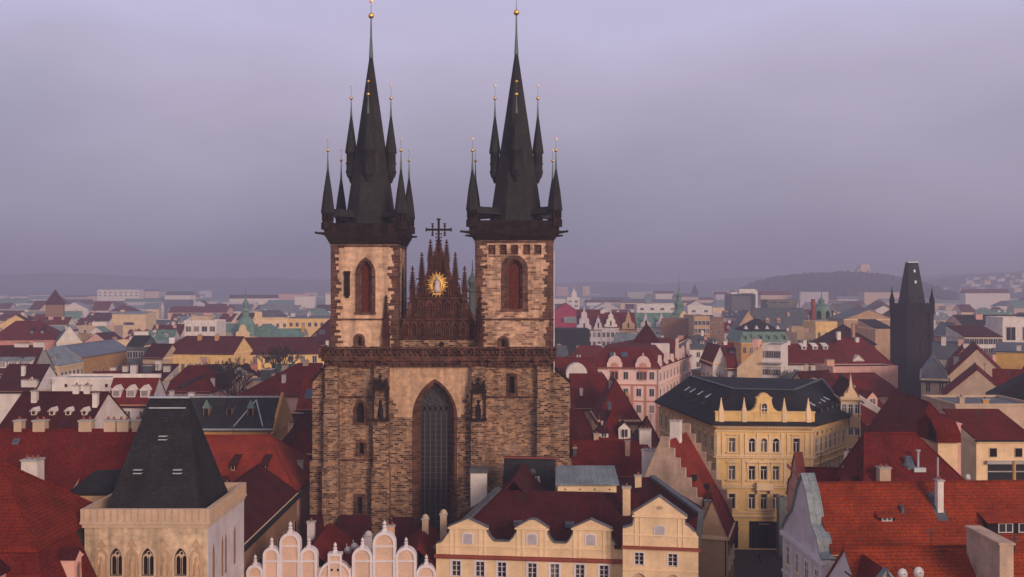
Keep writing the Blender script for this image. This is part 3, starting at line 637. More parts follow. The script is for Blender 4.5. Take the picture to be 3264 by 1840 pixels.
def house(name, label, A, B, d, ze, zr, roof='x', wm='cream', rm='tile_red', cat='house', group=None, ins=(0, 0), over=.45, front=(), right=(), left=(), chim=(), sky=(), dorm=(), z0=0.0, parapet=None, trim='trim_cream', brk=None):
    """A, B: world xy of the two front corners seen from the front; d: depth. roof: x, y, shed, flat, mans. ins: hip insets at the ridge ends"""
    A, B = Vector(A), Vector(B); W = (B-A).length; rz = atan2(B.y-A.y, B.x-A.x)
    r = empty(name, (A.x, A.y, 0), rz, label, cat, group)
    wl = MB(); wl.box(0, W, 0, d, z0, ze); 
    if roof == 'x':
        if not ins[0]: wl.extx([(0, ze), (d, ze), (d/2, zr)], .0, .4)
        if not ins[1]: wl.extx([(0, ze), (d, ze), (d/2, zr)], W-.4, W)
    elif roof == 'y':
        if not ins[0]: wl.ext([(0, ze), (W, ze), (W/2, zr)], 0, .4)
        if not ins[1]: wl.ext([(0, ze), (W, ze), (W/2, zr)], d-.4, d)
    elif roof == 'shed': wl.extx([(0, ze), (d, ze), (d, zr)], 0, W)
    o = wl.build('wall', wm, r)
    if roof != 'flat' and ze - z0 > 3:
        t = MB(); t.box(-.12, W+.12, -.2, -.001, ze-.5, ze-.06); t.box(W+.001, W+.2, -.2, d, ze-.5, ze-.06); t.box(-.2, -.001, -.2, d, ze-.5, ze-.06); t.build('cornice', trim, r)
    e = .06; rf = MB(); I, J = ins
    if roof == 'x':
        s = (zr-ze)/(d/2); zo = ze - s*over + e; zt = zr + e; g0 = over if I else .15; g1 = over if J else .15
        a0, a1 = -g0, W+g1; r0, r1 = (I if I else -g0), (W-J if J else W+g1)
        P, Q, U, V = (a0,-over,zo), (a1,-over,zo), (a1,d+over,zo), (a0,d+over,zo); X, Y = (r0,d/2,zt), (r1,d/2,zt)
        pl = [[P, Q, Y, X], [U, V, X, Y]]
        if I: pl.append([V, P, X])
        if J: pl.append([Q, U, Y])
        rf.shell(pl, .22)
        def zf(x, y):
            z = zr - abs(y-d/2)*s
            if I: z = min(z, ze + (zr-ze)*x/I)
            if J: z = min(z, ze + (zr-ze)*(W-x)/J)
            return z
    elif roof == 'y':
        s = (zr-ze)/(W/2); zo = ze - s*over + e; zt = zr + e; g0 = over if I else .15; g1 = over if J else .15
        b0, b1 = -g0, d+g1; r0, r1 = (I if I else -g0), (d-J if J else d+g1)
        P, Q, U, V = (-over,b0,zo), (W+over,b0,zo), (W+over,b1,zo), (-over,b1,zo); X, Y = (W/2,r0,zt), (W/2,r1,zt)
        pl = [[Q, U, Y, X], [V, P, X, Y]]
        if I: pl.append([P, Q, X])
        if J: pl.append([U, V, Y])
        rf.shell(pl, .22)
        def zf(x, y):
            z = zr - abs(x-W/2)*s
            if I: z = min(z, ze + (zr-ze)*y/I)
            if J: z = min(z, ze + (zr-ze)*(d-y)/J)
            return z
    elif roof == 'shed':
        s = (zr-ze)/d
        zo = ze - s*over + e; rf.shell([[(-.1,-over,ze-s*over+e), (W+.1,-over,ze-s*over+e), (W+.1,d+.1,zr+e), (-.1,d+.1,zr+e)]], .2)
        zf = lambda x, y: ze + s*y
    elif roof == 'mans':
        qi, zb = brk or (1.6, ze + (zr-ze)*.72); o_ = over
        C = [(-o_,-o_), (W+o_,-o_), (W+o_,d+o_), (-o_,d+o_)]; K = [(qi,qi), (W-qi,qi), (W-qi,d-qi), (qi,d-qi)]
        for k in range(4):
            a, b = C[k], C[(k+1)%4]; c, f = K[(k+1)%4], K[k]
            rf.add([(*a,ze+e),(*b,ze+e),(*c,zb),(*f,zb)], [(0,1,2,3)])
        m_ = min(W, d)/2-qi
        if W >= d: X, Y = (d/2, d/2, zr), (W-d/2, d/2, zr); pl = [[(*K[0],zb),(*K[1],zb),Y,X], [(*K[2],zb),(*K[3],zb),X,Y], [(*K[1],zb),(*K[2],zb),Y], [(*K[3],zb),(*K[0],zb),X]]
        else: X, Y = (W/2, W/2, zr), (W/2, d-W/2, zr); pl = [[(*K[1],zb),(*K[2],zb),Y,X], [(*K[3],zb),(*K[0],zb),X,Y], [(*K[0],zb),(*K[1],zb),X], [(*K[2],zb),(*K[3],zb),Y]]
        rf.shell(pl, .1)
        def zf(x, y):
            mm = min(x, W-x, y, d-y)
            return ze + (zb-ze)*mm/qi if mm < qi else zb + (zr-zb)*(mm-qi)/max(m_, .1)
    else:
        h = parapet if parapet is not None else .5
        rf.box(.3, W-.3, .3, d-.3, ze, ze+.12); zf = lambda x, y: ze + .12
        if h: 
            pp = MB(); pp.box(-.08, W+.08, -.08, .3, ze+.005, ze+h); pp.box(-.08, W+.08, d-.3, d+.08, ze+.005, ze+h); pp.box(-.08, .3, .3, d-.3, ze+.005, ze+h); pp.box(W-.3, W+.08, .3, d-.3, ze+.005, ze+h); pp.build('parapet', wm, r)
    ro = rf.build('roof', rm, r)
    if roof in ('x', 'y') and d < 60:                # ridge capping
        c = MB()
        c.tube(X, Y, .16, .16, 6)
        if I:
            for p in ((P, V) if roof == 'x' else (P, Q)): c.tube(p, X, .13, .13, 6)
        if J:
            for p in ((Q, U) if roof == 'x' else (U, V)): c.tube(p, Y, .13, .13, 6)
        c.build('ridge_cap', rm, ro)
    if roof in ('x', 'y', 'shed') and A.y < 300 and zr - ze > 1:          # eaves gutters, downpipe, aerials
        gq = MB()
        if roof != 'y' or I: gq.tube((-over, -over-.05, zo-.1), (W+over, -over-.05, zo-.1), .11, .11, 6)
        if roof == 'y' or (roof == 'x' and J): gq.tube((W+over+.05, -over, zo-.1), (W+over+.05, d+over, zo-.1), .11, .11, 6)
        gq.tube((W-.3, -.14, max(z0, ze-9)), (W-.3, -.14, ze-.1), .07, .07, 6)
        gq.build('gutter', 'gutter', r)
        rq = random.Random(int(W*100+zr*10))
        if rq.random() < .7:
            x, y = W*rq.uniform(.25, .75), d/2; z = zf(x, y); aq = MB(); hh = rq.uniform(1.6, 2.8); aq.tube((x, y, z-.2), (x, y, z+hh), .05, .04, 5)
            for k in range(4): aq.tube((x-.55+.05*k, y-.1, z+hh-.12-.2*k), (x+.55-.05*k, y+.1, z+hh-.12-.2*k), .03, .03, 4)
            aq.build('aerial', 'iron', r)
    for row in front: win_row(r, (0, 0), (W, 0), *row)
    for row in right: win_row(r, (W, 0), (W, d), *row)
    for row in left: win_row(r, (0, d), (0, 0), *row)
    for c in chim:
        fx, fy, cw, cd, chh = c[:5]; x, y = fx*W, fy*d
        k = put('chimney', chimney_mesh(cw, cd, chh, *(c[5:])), ro, (x, y, zf(x, y)))
    for (fx, fy, sw, sh) in sky:
        x, y = fx*W, fy*d; q = MB(); pts = []
        for dx, dy in ((-sw/2,-sh/2), (sw/2,-sh/2), (sw/2,sh/2), (-sw/2,sh/2)): pts.append((x+dx, y+dy, zf(x+dx, y+dy)+.18))
        q.shell([pts], .25, 0); c = sum((Vector(p) for p in pts), Vector())/4
        q.shell([[tuple(c+(Vector(p)-c)*.8+Vector((0,0,.03))) for p in pts]], .05, 1)
        q.build('skylight', ['lead', 'glass_blue'], ro)
    for D in dorm:                                   # (fx, fy, w, h, kind, wall material, roof material) on the front slope
        fx, fy, dw, dh, kind, m1, m2 = D[:7]; x, y = fx*W, fy*d; z = zf(x, y); q = MB()
        sl_ = max((zf(x, min(y+1, d/2))-z), .25); dp = dh/sl_
        if kind == 'gable':
            q.box(x-dw/2, x+dw/2, y, y+dp, z-.3, z+dh, 0); q.ext([(x-dw/2, z+dh), (x, z+dh+dw*.45), (x+dw/2, z+dh)], y, y+.2, 0)
            zz = z+dh+dw*.45; dq = dp + dw*.45/sl_
            q.shell([[(x-dw/2-.15, y-.2, z+dh-.1), (x, y-.2, zz+.05), (x, y+dq, zz+.05), (x-dw/2-.15, y+dp, z+dh-.1)], [(x+dw/2+.15, y-.2, z+dh-.1), (x+dw/2+.15, y+dp, z+dh-.1), (x, y+dq, zz+.05), (x, y-.2, zz+.05)]], .12, 1)
        elif kind == 'hood':                         # small pointed hood, open and dark
            q.box(x-dw/2, x+dw/2, y, y+dp, z-.3, z+dh, 0); q.frustum([(x-dw*.65,y-.2),(x+dw*.65,y-.2),(x+dw*.65,y+dw),(x-dw*.65,y+dw)], [(x-.05,y+.25),(x+.05,y+.25),(x+.05,y+.35),(x-.05,y+.35)], z+dh, z+dh+dw*1.5, 1)
        else:                                        # shed dormer
            dz = dh*.25; s2 = max(sl_-.3, .2); dq = dh/s2
            q.extx([(y, z-.3), (y, z+dh), (y+dq, z+dh+dq*.3), (y+dq, z+dq*sl_-.3)], x-dw/2, x+dw/2, 0)
            q.shell([[(x-dw/2-.15, y-.25, z+dh), (x+dw/2+.15, y-.25, z+dh), (x+dw/2+.15, y+dq, z+dh+dq*.3+.1), (x-dw/2-.15, y+dq, z+dh+dq*.3+.1)]], .14, 1)
        do = q.build('dormer', [m1, m2], r)
        nw = D[7] if len(D) > 7 else 1
        if kind != 'hood':
            for k in range(nw):
                ww = dw*.8/nw
                a, b = window_meshes('far' if dw > .9 else 'hole', ww*.62, dh*.62); put('dormer_window', a, do, (x-dw*.4+ww*(k+.5), y-.01, z+dh*.2))
        else: MB().box(x-dw*.36, x+dw*.36, y-.02, y+.1, z+.05, z+dh-.1).build('dormer_opening', 'dark_hole', do)
    return r, ro, zf, W
# ================================================================ left side of the square and the quarter behind it
# -- palace with a mansard roof, bottom left
r = empty('palace', (-42.6, 89, 0), 0, 'palace with huge crimson tiled mansard roof filling the bottom left corner', 'palace')
m = MB(); m.box(-40, .4, -1.0, 14, 0, 13.9); m.build('wall', 'cream', r)
m = MB(); m.add([(-40, -2.3, 13.7), (2.3, -2.3, 13.7), (0, 0, 18.6), (-40, 0, 18.6)], [(0,1,2,3)], 1); m.add([(2.3, -2.3, 13.7), (2.3, 7.8, 13.7), (0, 7.8, 18.6), (0, 0, 18.6)], [(0,1,2,3)], 1)
m.shell([[(-40.2, -.25, 18.7), (.25, -.25, 18.7), (-6.8, 7.5, 25.0), (-40.2, 7.5, 25.0)], [(.25, -.25, 18.7), (.25, 15.2, 18.7), (-6.8, 7.5, 25.0)], [(.25, 15.2, 18.7), (-40.2, 15.2, 18.7), (-40.2, 7.5, 25.0), (-6.8, 7.5, 25.0)]], .3, 0)
ro = m.build('roof', ['tile_crimson', 'tile_red'], r)
m = MB(); m.tube((.2, -.2, 18.75), (-6.8, 7.5, 25.05), .15); m.tube((.2, 15.2, 18.75), (-6.8, 7.5, 25.05), .15); m.tube((-40, 7.5, 25.05), (-6.8, 7.5, 25.05), .15); m.build('ridge_cap', 'tile_crimson', ro)
def palace_dormer(loc, rz):
    m = MB(); m.ext([(-.95, 14.2), (-.75, 16.2), (-.75, 16.9), (.75, 16.9), (.75, 16.2), (.95, 14.2)], -.25, 2.2, 0); m.box(-.9, .9, -.4, .2, 16.9, 17.1, 0); m.box(-1.0, 1.0, -.4, .2, 14.0, 14.25, 0)
    m.shell([[(-1.1, -.5, 17.1), (0, -.5, 17.9), (0, 2.4, 17.9), (-1.1, 2.4, 17.1)], [(1.1, -.5, 17.1), (1.1, 2.4, 17.1), (0, 2.4, 17.9), (0, -.5, 17.9)]], .15, 1); m.ext([(-.9, 17.1), (0, 17.8), (.9, 17.1)], -.3, 0, 0)
    o = m.build('dormer', ['pink', 'tile_dark'], r); o.location = loc; o.rotation_euler = (0, 0, rz)
    m = MB(); surround(m, 'round', 0, .7, 14.7, 16.4, .16, -.36, -.2); f = m.build('dormer_window', 'rose', o)
    m = MB(); m.ext(arch_pts('round', 0, .7, 14.7, 16.4), -.28, -.26); m.build('dormer_glass', 'glass', f)
palace_dormer((1.9, 3.6, 0), pi/2); palace_dormer((-3.0, -2.0, 0), 0); palace_dormer((-9.5, -2.0, 0), 0)
# -- large red roof behind it with its row of ridge chimneys
r, ro, zf, W = house('town_house', 'wide dark red roof with six pale chimney blocks along its ridge, behind the palace', (-64, 104.6), (-42.4, 104.6), 15, 18.6, 26, 'x', 'beige', 'tile_red',
      chim=[((px(u,112.5)+64)/21.6, .52, wd, 1.0, 1.3, 'beige', 1) for u, wd in ((64, .85), (131, 1.35), (278, 1.45), (356, 1.3), (397, 1.3), (440, .9))], sky=[(.4, .42, .7, .5)])
k = put('chimney', chimney_mesh(1.7, 1.6, 3.9, 'white'), ro, (px(103, 105.4)+64, .9, 19.9)); m = MB(); x = px(196, 106)+64
m.extx([(.3, 18.5), (.3, 20.6), (4.5, 22.6), (4.5, 21)], x-1.3, x+1.3, 0); m.shell([[(x-1.5, .0, 20.6), (x+1.5, .0, 20.6), (x+1.5, 4.8, 22.9), (x-1.5, 4.8, 22.9)]], .15, 1); m.build('dormer', ['pink', 'tile_red'], r)
fo = MB().ext([(-46.5, 0), (-46.5, 22.4), (-43.2, 23.5), (-36, 23.5), (-36, 0)], 112.9, 113.5).build('firewall', 'pink'); tag(fo, 'pinkish bare firewall rising beside the slate roofed stone tower', 'wall')
# -- the stone tower house with a steep slate roof
BX0, BX1, BY0, BY1 = -42.2, -29.5, 97.0, 110.6; bw, bd = BX1-BX0, BY1-BY0
r = empty('tower_house', (BX0, BY0, 0), 0, 'Gothic stone tower house with steep dark slate roof behind a plain parapet', 'tower house')
m = MB(); wx = [(px(u, 97)-BX0) for u in (367, 468, 573)]; nx = [(px(u, 97)-BX0) for u in (320, 417, 520, 623)]
wall_open(m, .35, bw-.3, 0, 18.6, .3, 1.2, [(9.5, 13.4, [(x, 1.15, 'point') for x in wx]), (13.9, 16.62, [(x, 1.2, 'point') for x in wx])])
m.v = [(a, b, c) for a, b, c in m.v]; m.box(.35, bw-.3, 1.2, bd-.3, 0, 18.6); wo_ = m.build('wall', 'bell_stone', r)
m = MB(); m.box(0, bw, 0, bd, 18.95, 19.25); m.box(.15, bw-.15, .15, bd-.15, 18.6, 18.95); m.box(.05, bw-.05, .05, .5, 19.25, 20.45); m.box(bw-.5, bw-.05, .5, bd-.5, 19.25, 20.45); m.box(.05, .5, .5, bd-.5, 19.25, 20.45); m.box(.05, bw-.05, bd-.5, bd-.05, 19.25, 20.45); m.box(.5, bw-.5, .5, bd-.5, 19.25, 19.5)
for k in range(15):
    x = .5+k*(bw-1)/14; pass
pa = m.build('parapet', 'beige', r); m = MB()
for k in range(19):
    x = .4+k*(bw-.8)/18; m.box(x-.07, x+.07, .0, .05, 19.27, 20.42)
    if k < 15: y = .7+k*(bd-1.4)/14; m.box(bw-.05, bw, y-.07, y+.07, 19.27, 20.42)
m.build('parapet_joints', 'tan', pa); MB().box(bw-.3, bw-.24, .3, bd-.3, 0, 18.55).build('side_slab', 'lavender', r)  # thin lavender slab covering the right wall face
m = MB(); b0, b1, c0, c1 = 1.85, bw-1.5, 1.5, bd-2.2; yr = 6.3; ra, rb = px(478, 103.3)-BX0, px(601, 103.3)-BX0
P = [(b0,c0,19.9),(b1,c0,19.9),(b1,c1,19.9),(b0,c1,19.9)]; m.shell([[P[0],P[1],(rb,yr,30.6),(ra,yr,30.6)],[P[1],P[2],(rb,yr+.4,30.6),(rb,yr,30.6)],[P[2],P[3],(ra,yr+.4,30.6),(rb,yr+.4,30.6)],[P[3],P[0],(ra,yr,30.6),(ra,yr+.4,30.6)],[(ra,yr,30.6),(rb,yr,30.6),(rb,yr+.4,30.6),(ra,yr+.4,30.6)]], .3)
ro = m.build('roof', 'slate_black', r)
m = MB(); m.box(ra-.15, rb+.15, yr-.2, yr+.6, 30.62, 30.75); m.box(ra+.1, rb-.1, yr-.62, yr-.5, 29.6, 29.72); m.build('ridge_cap', 'metal_light', ro)
for u, v in ((522, 1400), (442, 1500), (568, 1500)):
    z = pz(v, 100.5); t_ = (z-19.9)/10.7; y = c0+(yr-c0)*t_; x = px(u, BY0+y)-BX0
    m = MB(); m.box(x-.42, x+.42, y-.45, y+.3, z-.22, z-.12, 0); m.box(x-.36, x+.36, y-.25, y+.3, z-.12, z+.12, 1); m.box(x-.42, x+.42, y-.4, y+.4, z+.12, z+.2, 0); m.build('roof_hatch', ['metal_light', 'dark_hole'], ro)
for x in wx:
    for zb, zt in ((9.5, 13.4), (13.9, 16.62)):
        m = MB(); surround(m, 'point', x, 1.2, zb, zt, .24, .18, .6); m.box(x-.05, x+.05, .5, .62, zb, zt-.8); m.box(x-.75, x+.75, .12, .5, zb-.22, zb)
        for s in (-1, 1): m.ring(arch_pts('point', x+s*.3, .6, zb, zt-.62, 4), arch_pts('point', x+s*.3, .42, zb, zt-.82, 4), .5, .62)
        for k in range(8): a = pi/4*k; m.tube((x+.2*cos(a), .56, zt-.6+.2*sin(a)), (x+.2*cos(a+pi/4), .56, zt-.6+.2*sin(a+pi/4)), .06, .06, 5)
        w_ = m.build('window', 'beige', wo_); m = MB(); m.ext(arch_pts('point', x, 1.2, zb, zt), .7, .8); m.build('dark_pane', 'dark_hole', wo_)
for x in nx:
    m = MB(); surround(m, 'point', x, .8, 13.9, 16.4, .2, .16, .32); m.lathe([(.3, 13.9), (.28, 15), (.15, 15.3), (.18, 15.6), (.03, 15.8)], x, .32, 8); m.ext([(x-.5, 16.7), (x, 17.5), (x+.5, 16.7)], .2, .32); m.box(x-.55, x+.55, .05, .32, 13.6, 13.9); m.build('blind_niche', 'tan', wo_)
for y in (2.0, 5.0, 6.2, 9.5):
    m = MB(); m.extx([(y-.28, 12.5), (y-.28, 16), (y, 16.6), (y+.28, 16), (y+.28, 12.5)], bw-.3, bw-.2); m.build('slit_window', 'brown', wo_)
m = MB(); m.shell([[(-46.6, 104.4, 20.6), (-42.3, 104.4, 20.6), (-41.0, 109.5, 22.8), (-44.9, 109.5, 22.8)], [(-46.6, 104.4, 20.6), (-44.9, 109.5, 22.8), (-46.6, 112, 20.6)]], .25); m.box(-46, -42.4, 105, 111, 0, 20.1, 1); sh = m.build('stair_house', ['slate_black', 'tan']); tag(sh, 'little black roofed shed squeezed in left behind the slate tower', 'shed')
# -- lane house with the long gutter right of the tower house
r, ro, zf, W = house('lane_house', 'narrow house with dark red roof and black gutter running away beside the tower house', (-38.3, 111.2), (-30.3, 111.2), 29, 13.3, 18.1, 'y', 'brown', 'tile_dark', ins=(0, 5.5), right=[(8, .9, 1.6, 9, 'hole'), (4.2, .9, 1.6, 9, 'hole')])
MB().tube((8.5, -.3, 13.0), (8.5, 29.3, 13.0), .3, .3, 8).build('gutter', 'gutter', r)
# -- orange roof and its neighbours
house('red_house', 'broad bright orange red roof with two black hatches below the grey slate hall', (-56, 142), (-31.2, 142), 21, 13.2, 19.4, 'x', 'pink', 'tile_bright', ins=(0, 6), sky=(), dorm=[((56+px(u, 147))/24.8, .17, .8, .9, 'shed', 'dark_hole', 'tile_dark') for u in (751, 849)], chim=[(.95, .5, .8, .7, 1.0, 'white')])
house('low_house', 'low dark purple red roof between the tower house and the orange roof', (-52, 128), (-38.5, 128), 12, 12.6, 16.6, 'x', 'pink', 'tile_purple')
r, ro, zf, W = house('slate_hall', 'long grey slate hall with three spiked dormers and a yellow cornice', (px(430,178), 178), (px(864,178), 178), 16, 16.9, 21.6, 'x', 'ochre', 'slate', ins=(0, 0), dorm=[((px(u,181)-px(430,178))/24.4, .2, 1.0, 1.4, 'hood', 'brown', 'copper' if u != 730 else 'slate') for u in (656, 730, 797)], chim=[(.3, .55, 1, .8, 1.2)])
m = MB(); m.box(0, W, 7.8, 8.3, 21.6, 21.85); xg = W*.83
for s in (-1, 1): m.tube((xg, 5.8, 21.4), (xg+s*2.6, .2, 17.3), .12)
m.box(-.3, W+.3, -.75, -.2, 16.7, 16.95); m.build('metal_flashing', 'metal_light', ro)
m = MB(); m.extx([(-.6, 16), (7.9, 22.6), (16.6, 16)], W-.05, W+.45); m.build('gable_parapet', 'ochre', r)
house('corner_house', 'small dark red roof tucked against the church beside the slate hall', at(880, 172), at(1030, 172), 14, 14, 20, 'x', 'grey', 'tile_dark', ins=(4, 4), chim=[(.2, .3, .9, .7, 1.5, 'cream')])
house('valley_house', 'deep red hipped roof just below the slate hall, touching the church buttress', at(905, 160), at(1010, 160), 10, 15.5, 19, 'y', 'tan', 'tile_red', ins=(3, 3))
# -- red roofs below the yellow hall
house('red_house', 'wide red roof stepping up towards the church, bare trees at its left', at(760, 228), at(1000, 228), 20, 17.6, 24.0, 'x', 'pink', 'tile_red', ins=(11.5, 0), chim=[(.55, .2, .9, .8, 1.6, 'white'), (.5, .45, 1.1, .9, 1.1, 'beige'), (.78, .48, 1.3, .9, 1.0, 'beige')])
house('red_house', 'bright red gable roof with one big blue skylight and white walls, touching the church', at(946, 205), at(1034, 205), 14, 17.2, 23.2, 'x', 'white', 'tile_bright', front=[(14.8, .7, 1.1, 3, 'far')], sky=[(.35, .22, 1.7, 2.0)], chim=[(.75, .4, .9, .8, .9, 'white')])
house('white_house', 'little white house under a dark red roof left of the church tower', at(912, 196), at(1000, 196), 8, 13.6, 16.6, 'x', 'white', 'tile_dark', front=[(11.6, .8, 1.1, 3, 'far')])
# -- long yellow hall in two wings
house('yellow_hall', 'long yellow wing under a dark purple red roof, left half with blank walls', at(512, 322), at(745, 318), 15, 21.3, 26.2, 'x', 'yellow', 'tile_purple', 'hall', ins=(5, 0), front=[(15.5, 1.1, 2.2, 5, 'far', 3, (0, 3, 4))], chim=[(.42, .4, 1.2, 1, 1.5, 'ochre'), (.66, .4, 1.2, 1, 1.5, 'ochre')])
house('yellow_hall', 'long yellow wing with dark windows beside the church tower, two storeys', at(745, 330), at(1032, 334), 15, 20.4, 25.2, 'x', 'yellow', 'tile_purple', 'hall', ins=(0, 5), front=[(17.2, 1.3, 2.2, 7, 'far', 3), (12.6, 1.3, 2.2, 7, 'far', 3)])
# -- ochre building with blue grey roof, pale blue roofed house
house('ochre_house', 'big ochre building with plain slate blue pitched roof', (-150, 321), (-139, 321), 40, 20, 23.5, 'y', 'ochre', 'sheet_blue', 'building', right=[(13, 1.2, 1.9, 6, 'far')], trim='ochre')
house('blue_roof_house', 'pale house with light blue metal mansard roof, left of the ochre building', at(102, 288), at(190, 288), 16, 19.6, 25.0, 'mans', 'cream', 'sheet_grey', ins=(3, 3), front=[(16, 1.2, 1.6, 3, 'far')], right=[(16, 1.2, 1.6, 6, 'far')], dorm=[(.3, .06, 1.6, 1.5, 'shed', 'sheet_grey', 'sheet_grey'), (.75, .06, 1.6, 1.5, 'shed', 'sheet_grey', 'sheet_grey')], brk=(2.5, 23))
house('red_house', 'dark red mansard house with white triple dormers at the left edge of the photo', at(-40, 270), at(100, 270), 14, 18.8, 26, 'x', 'grey', 'tile_dark', front=[(16.2, 1.0, 1.6, 5, 'far')], dorm=[(f, .1, 2.7, 2.0, 'shed', 'white', 'sheet_grey', 3) for f in (.25, .52, .82)], parapet=0, chim=[(.9, .5, 3, .8, 1.0, 'white'), (.5, .5, 4, .8, .6, 'white')])
house('red_house', 'plain dark red roof with small white gable, second roof up the left edge', at(-20, 225), at(112, 225), 14, 18.8, 24.2, 'x', 'white', 'tile_dark', dorm=[(.86, .1, 2.2, 1.2, 'gable', 'white', 'tile_dark')], chim=[(.5, .3, .8, .7, 2, 'white'), (.8, .1, 3.5, 1, 1.2, 'white')])
A3, B3 = at(-60, 138), at(232, 138)
house('red_house', 'long dark red roof with four little tent dormers in a row', A3, B3, 24, 19.2, 26.3, 'x', 'white', 'tile_dark', dorm=[((px(u, 144.5)-A3[0])/(B3[0]-A3[0]), .30, .8, .75, 'gable', 'white', 'white') for u in (100, 158, 210, 262)], chim=[((px(100, 147)-A3[0])/(B3[0]-A3[0]), .42, .8, .8, 1.5, 'white'), (.95, .38, .7, .8, 1.8, 'white'), (.63, .5, .9, .8, 1, 'white'), (.76, .5, .9, .8, 1, 'white')])
house('terrace_house', 'low white building with three tiny red windows seen above the tent dormers', at(165, 208), at(385, 208), 9, 22.8, 22.8, 'flat', 'white', 'sheet_grey', front=[(21.4, .5, .6, 3, 'hole', 3)], parapet=.6)
r, ro, zf, W = house('pink_house', 'pale pink house with red roof, three white dormers and yellow framed windows', at(334, 192), at(478, 192), 10, 19.6, 24.6, 'x', 'lavender', 'tile_red', front=[(16.4, 1.1, 1.9, 3, 'far')], dorm=[(f, .12, 1.7, 1.6, 'gable', 'white', 'white', 3) for f in (.2, .52, .83)])
m = MB(); m.box(-.3, W+.3, 4.7, 5.4, 24.3, 25.1); m.box(-.2, .15, -.4, 5, 19.8, 22.6); m.build('white_parapet', 'white', ro)
house('terrace_house', 'maroon flat roof with white parapets and rooftop boxes behind the pink house', at(355, 234), at(520, 234), 11, 20.6, 23.4, 'shed', 'white', 'tile_dark', chim=[(.1, .5, 1.2, 1, 1.2, 'white'), (.3, .4, 1.4, 1.2, 1.8, 'white'), (.55, .5, 2.2, 1.6, 1.4, 'sheet_dark'), (.72, .6, 1.3, 1, 2.2, 'white'), (.92, .5, 1.5, 1, 1.2, 'white')])
r, ro, zf, W = house('red_house', 'red roof with a dark glazed stripe, between the pink house and the bare trees', at(512, 236), at(668, 236), 15, 17.6, 23.0, 'x', 'pink', 'tile_red', ins=(4, 3), chim=[(.1, .35, .8, .8, 1.6, 'white'), (.35, .6, 1, .8, 1.3, 'white'), (.95, .3, .9, .7, 1.5, 'white')])
pts = [(W*a, 15*b, zf(W*a, 15*b)+.2) for a, b in ((.3, .05), (.42, .05), (.8, .3), (.68, .3))]; MB().shell([pts], .2).build('glazed_strip', 'slate_black', ro)
house('low_house', 'low plastered house with grey roof beneath the yellow hall', at(600, 205), at(720, 205), 10, 15.5, 18.5, 'x', 'pink', 'sheet_dark', chim=[(.4, .5, .8, .8, 1, 'white')])
house('low_house', 'plain brown roofed house just behind the top of the slate tower roof', at(470, 200), at(640, 200), 10, 17.5, 19.8, 'x', 'peach', 'sheet_blue', chim=[(.3, .5, .8, .8, 1, 'white')])
# -- mid distance left
house('red_house', 'large red hipped roof at the left edge, below the pyramid roofed tower', at(-30, 400), at(175, 405), 26, 21.5, 28.4, 'x', 'rose', 'tile_red', ins=(6, 9), dorm=[(.6, .15, 1.6, 1.2, 'shed', 'dark_hole', 'tile_dark'), (.76, .15, 1.4, 1.2, 'shed', 'dark_hole', 'tile_dark')])
house('white_gable_house', 'broad blank pinkish white gable wall right of the red hipped roof', at(180, 388), at(262, 392), 20, 21, 27.5, 'y', 'white', 'sheet_dark', chim=[(.4, .1, 1.0, .8, .8, 'white')])
r, ro, zf, W = house('white_gable_house', 'white stepped firewall falling to the right beside a grey roof, above the ochre building', at(415, 352), at(540, 356), 16, 17.5, 23, 'x', 'white', 'sheet_grey', chim=[(.25, .5, 5, 1, 3.4, 'white')])
m = MB(); m.extx([(0, 17), (8, 24), (9.5, 24), (1.5, 17)], W-.3, W+1.6); m.build('firewall', 'white', r)
house('dark_house', 'dark grey glazed building between the ochre building and the yellow hall', at(405, 330), at(458, 330), 12, 23, 26, 'x', 'sheet_dark', 'slate_black', 'building', front=[(19, 1.6, 2, 3, 'far')])
house('red_house', 'dark red roof above a white attic beside the white firewall', at(455, 318), at(520, 316), 10, 20, 24, 'x', 'beige', 'tile_dark')
# ================================================================ houses on the square in front of the church
# -- school with white framed arched gables
D0 = 112.0; r = empty('gabled_school', (0, D0, 0), 0, 'peach coloured school with white framed stepped round gables and ball finials', 'school')
X = lambda u: px(u, D0)
Z = lambda v: pz(v, D0)
bays = [(787, 838, 1801), (840, 890, 1746), (893, 956, 1700), (958, 1010, 1746), (1124, 1186, 1746), (1190, 1260, 1697), (1262, 1326, 1746), (1328, 1389, 1801)]
def finial(x, z, s=1.0):
    m = MB(); m.box(x-.24*s, x+.24*s, -.1, .4, z-.1, z+.25*s); m.lathe([(.3*s, z+.25*s), (.18*s, z+.4*s), (.26*s, z+.6*s), (.12*s, z+.75*s)], x, .15, 10); m.ball((x, .15, z+.95*s), .21*s); m.lathe([(.06, z+1.1*s), (.02, z+1.3*s)], x, .15, 6)
    m.build('finial', 'trim_white', r)
m = MB(); f = MB(); m.box(X(1012), X(1121), .02, .75, 0, Z(1801)-.4)
for a, b, v in bays:
    c_, w_ = (X(a)+X(b))/2, X(b)-X(a); zt = Z(v)
    m.ext(arch_pts('round', c_, w_-.02, 0, zt), 0, .8)
    f.ring(arch_pts('round', c_, w_+.1, 5, zt+.06), arch_pts('round', c_, w_-.5, 5, zt-.26), -.18, .86)
    finial(c_, zt, 1.05 if v < 1720 else .9)
for a, b, v in ((787, 838, 1840), (840, 1010, 1788), (893, 956, 1740), (1124, 1326, 1788), (1190, 1260, 1741), (1328, 1389, 1840), (1012, 1122, 1840)): f.box(X(a), X(b), -.14, -.02, Z(v)-.12, Z(v)+.1)
ca, cb = X(1049), X(1086); c_ = (ca+cb)/2; m.box(ca, cb, 0, .8, 0, Z(1772))
arc = arch_pts('round', c_, X(1119)-X(1014), 5, Z(1787), 10); m.ext([(x, min(z, Z(1787))) for x, z in arc], .05, .78)
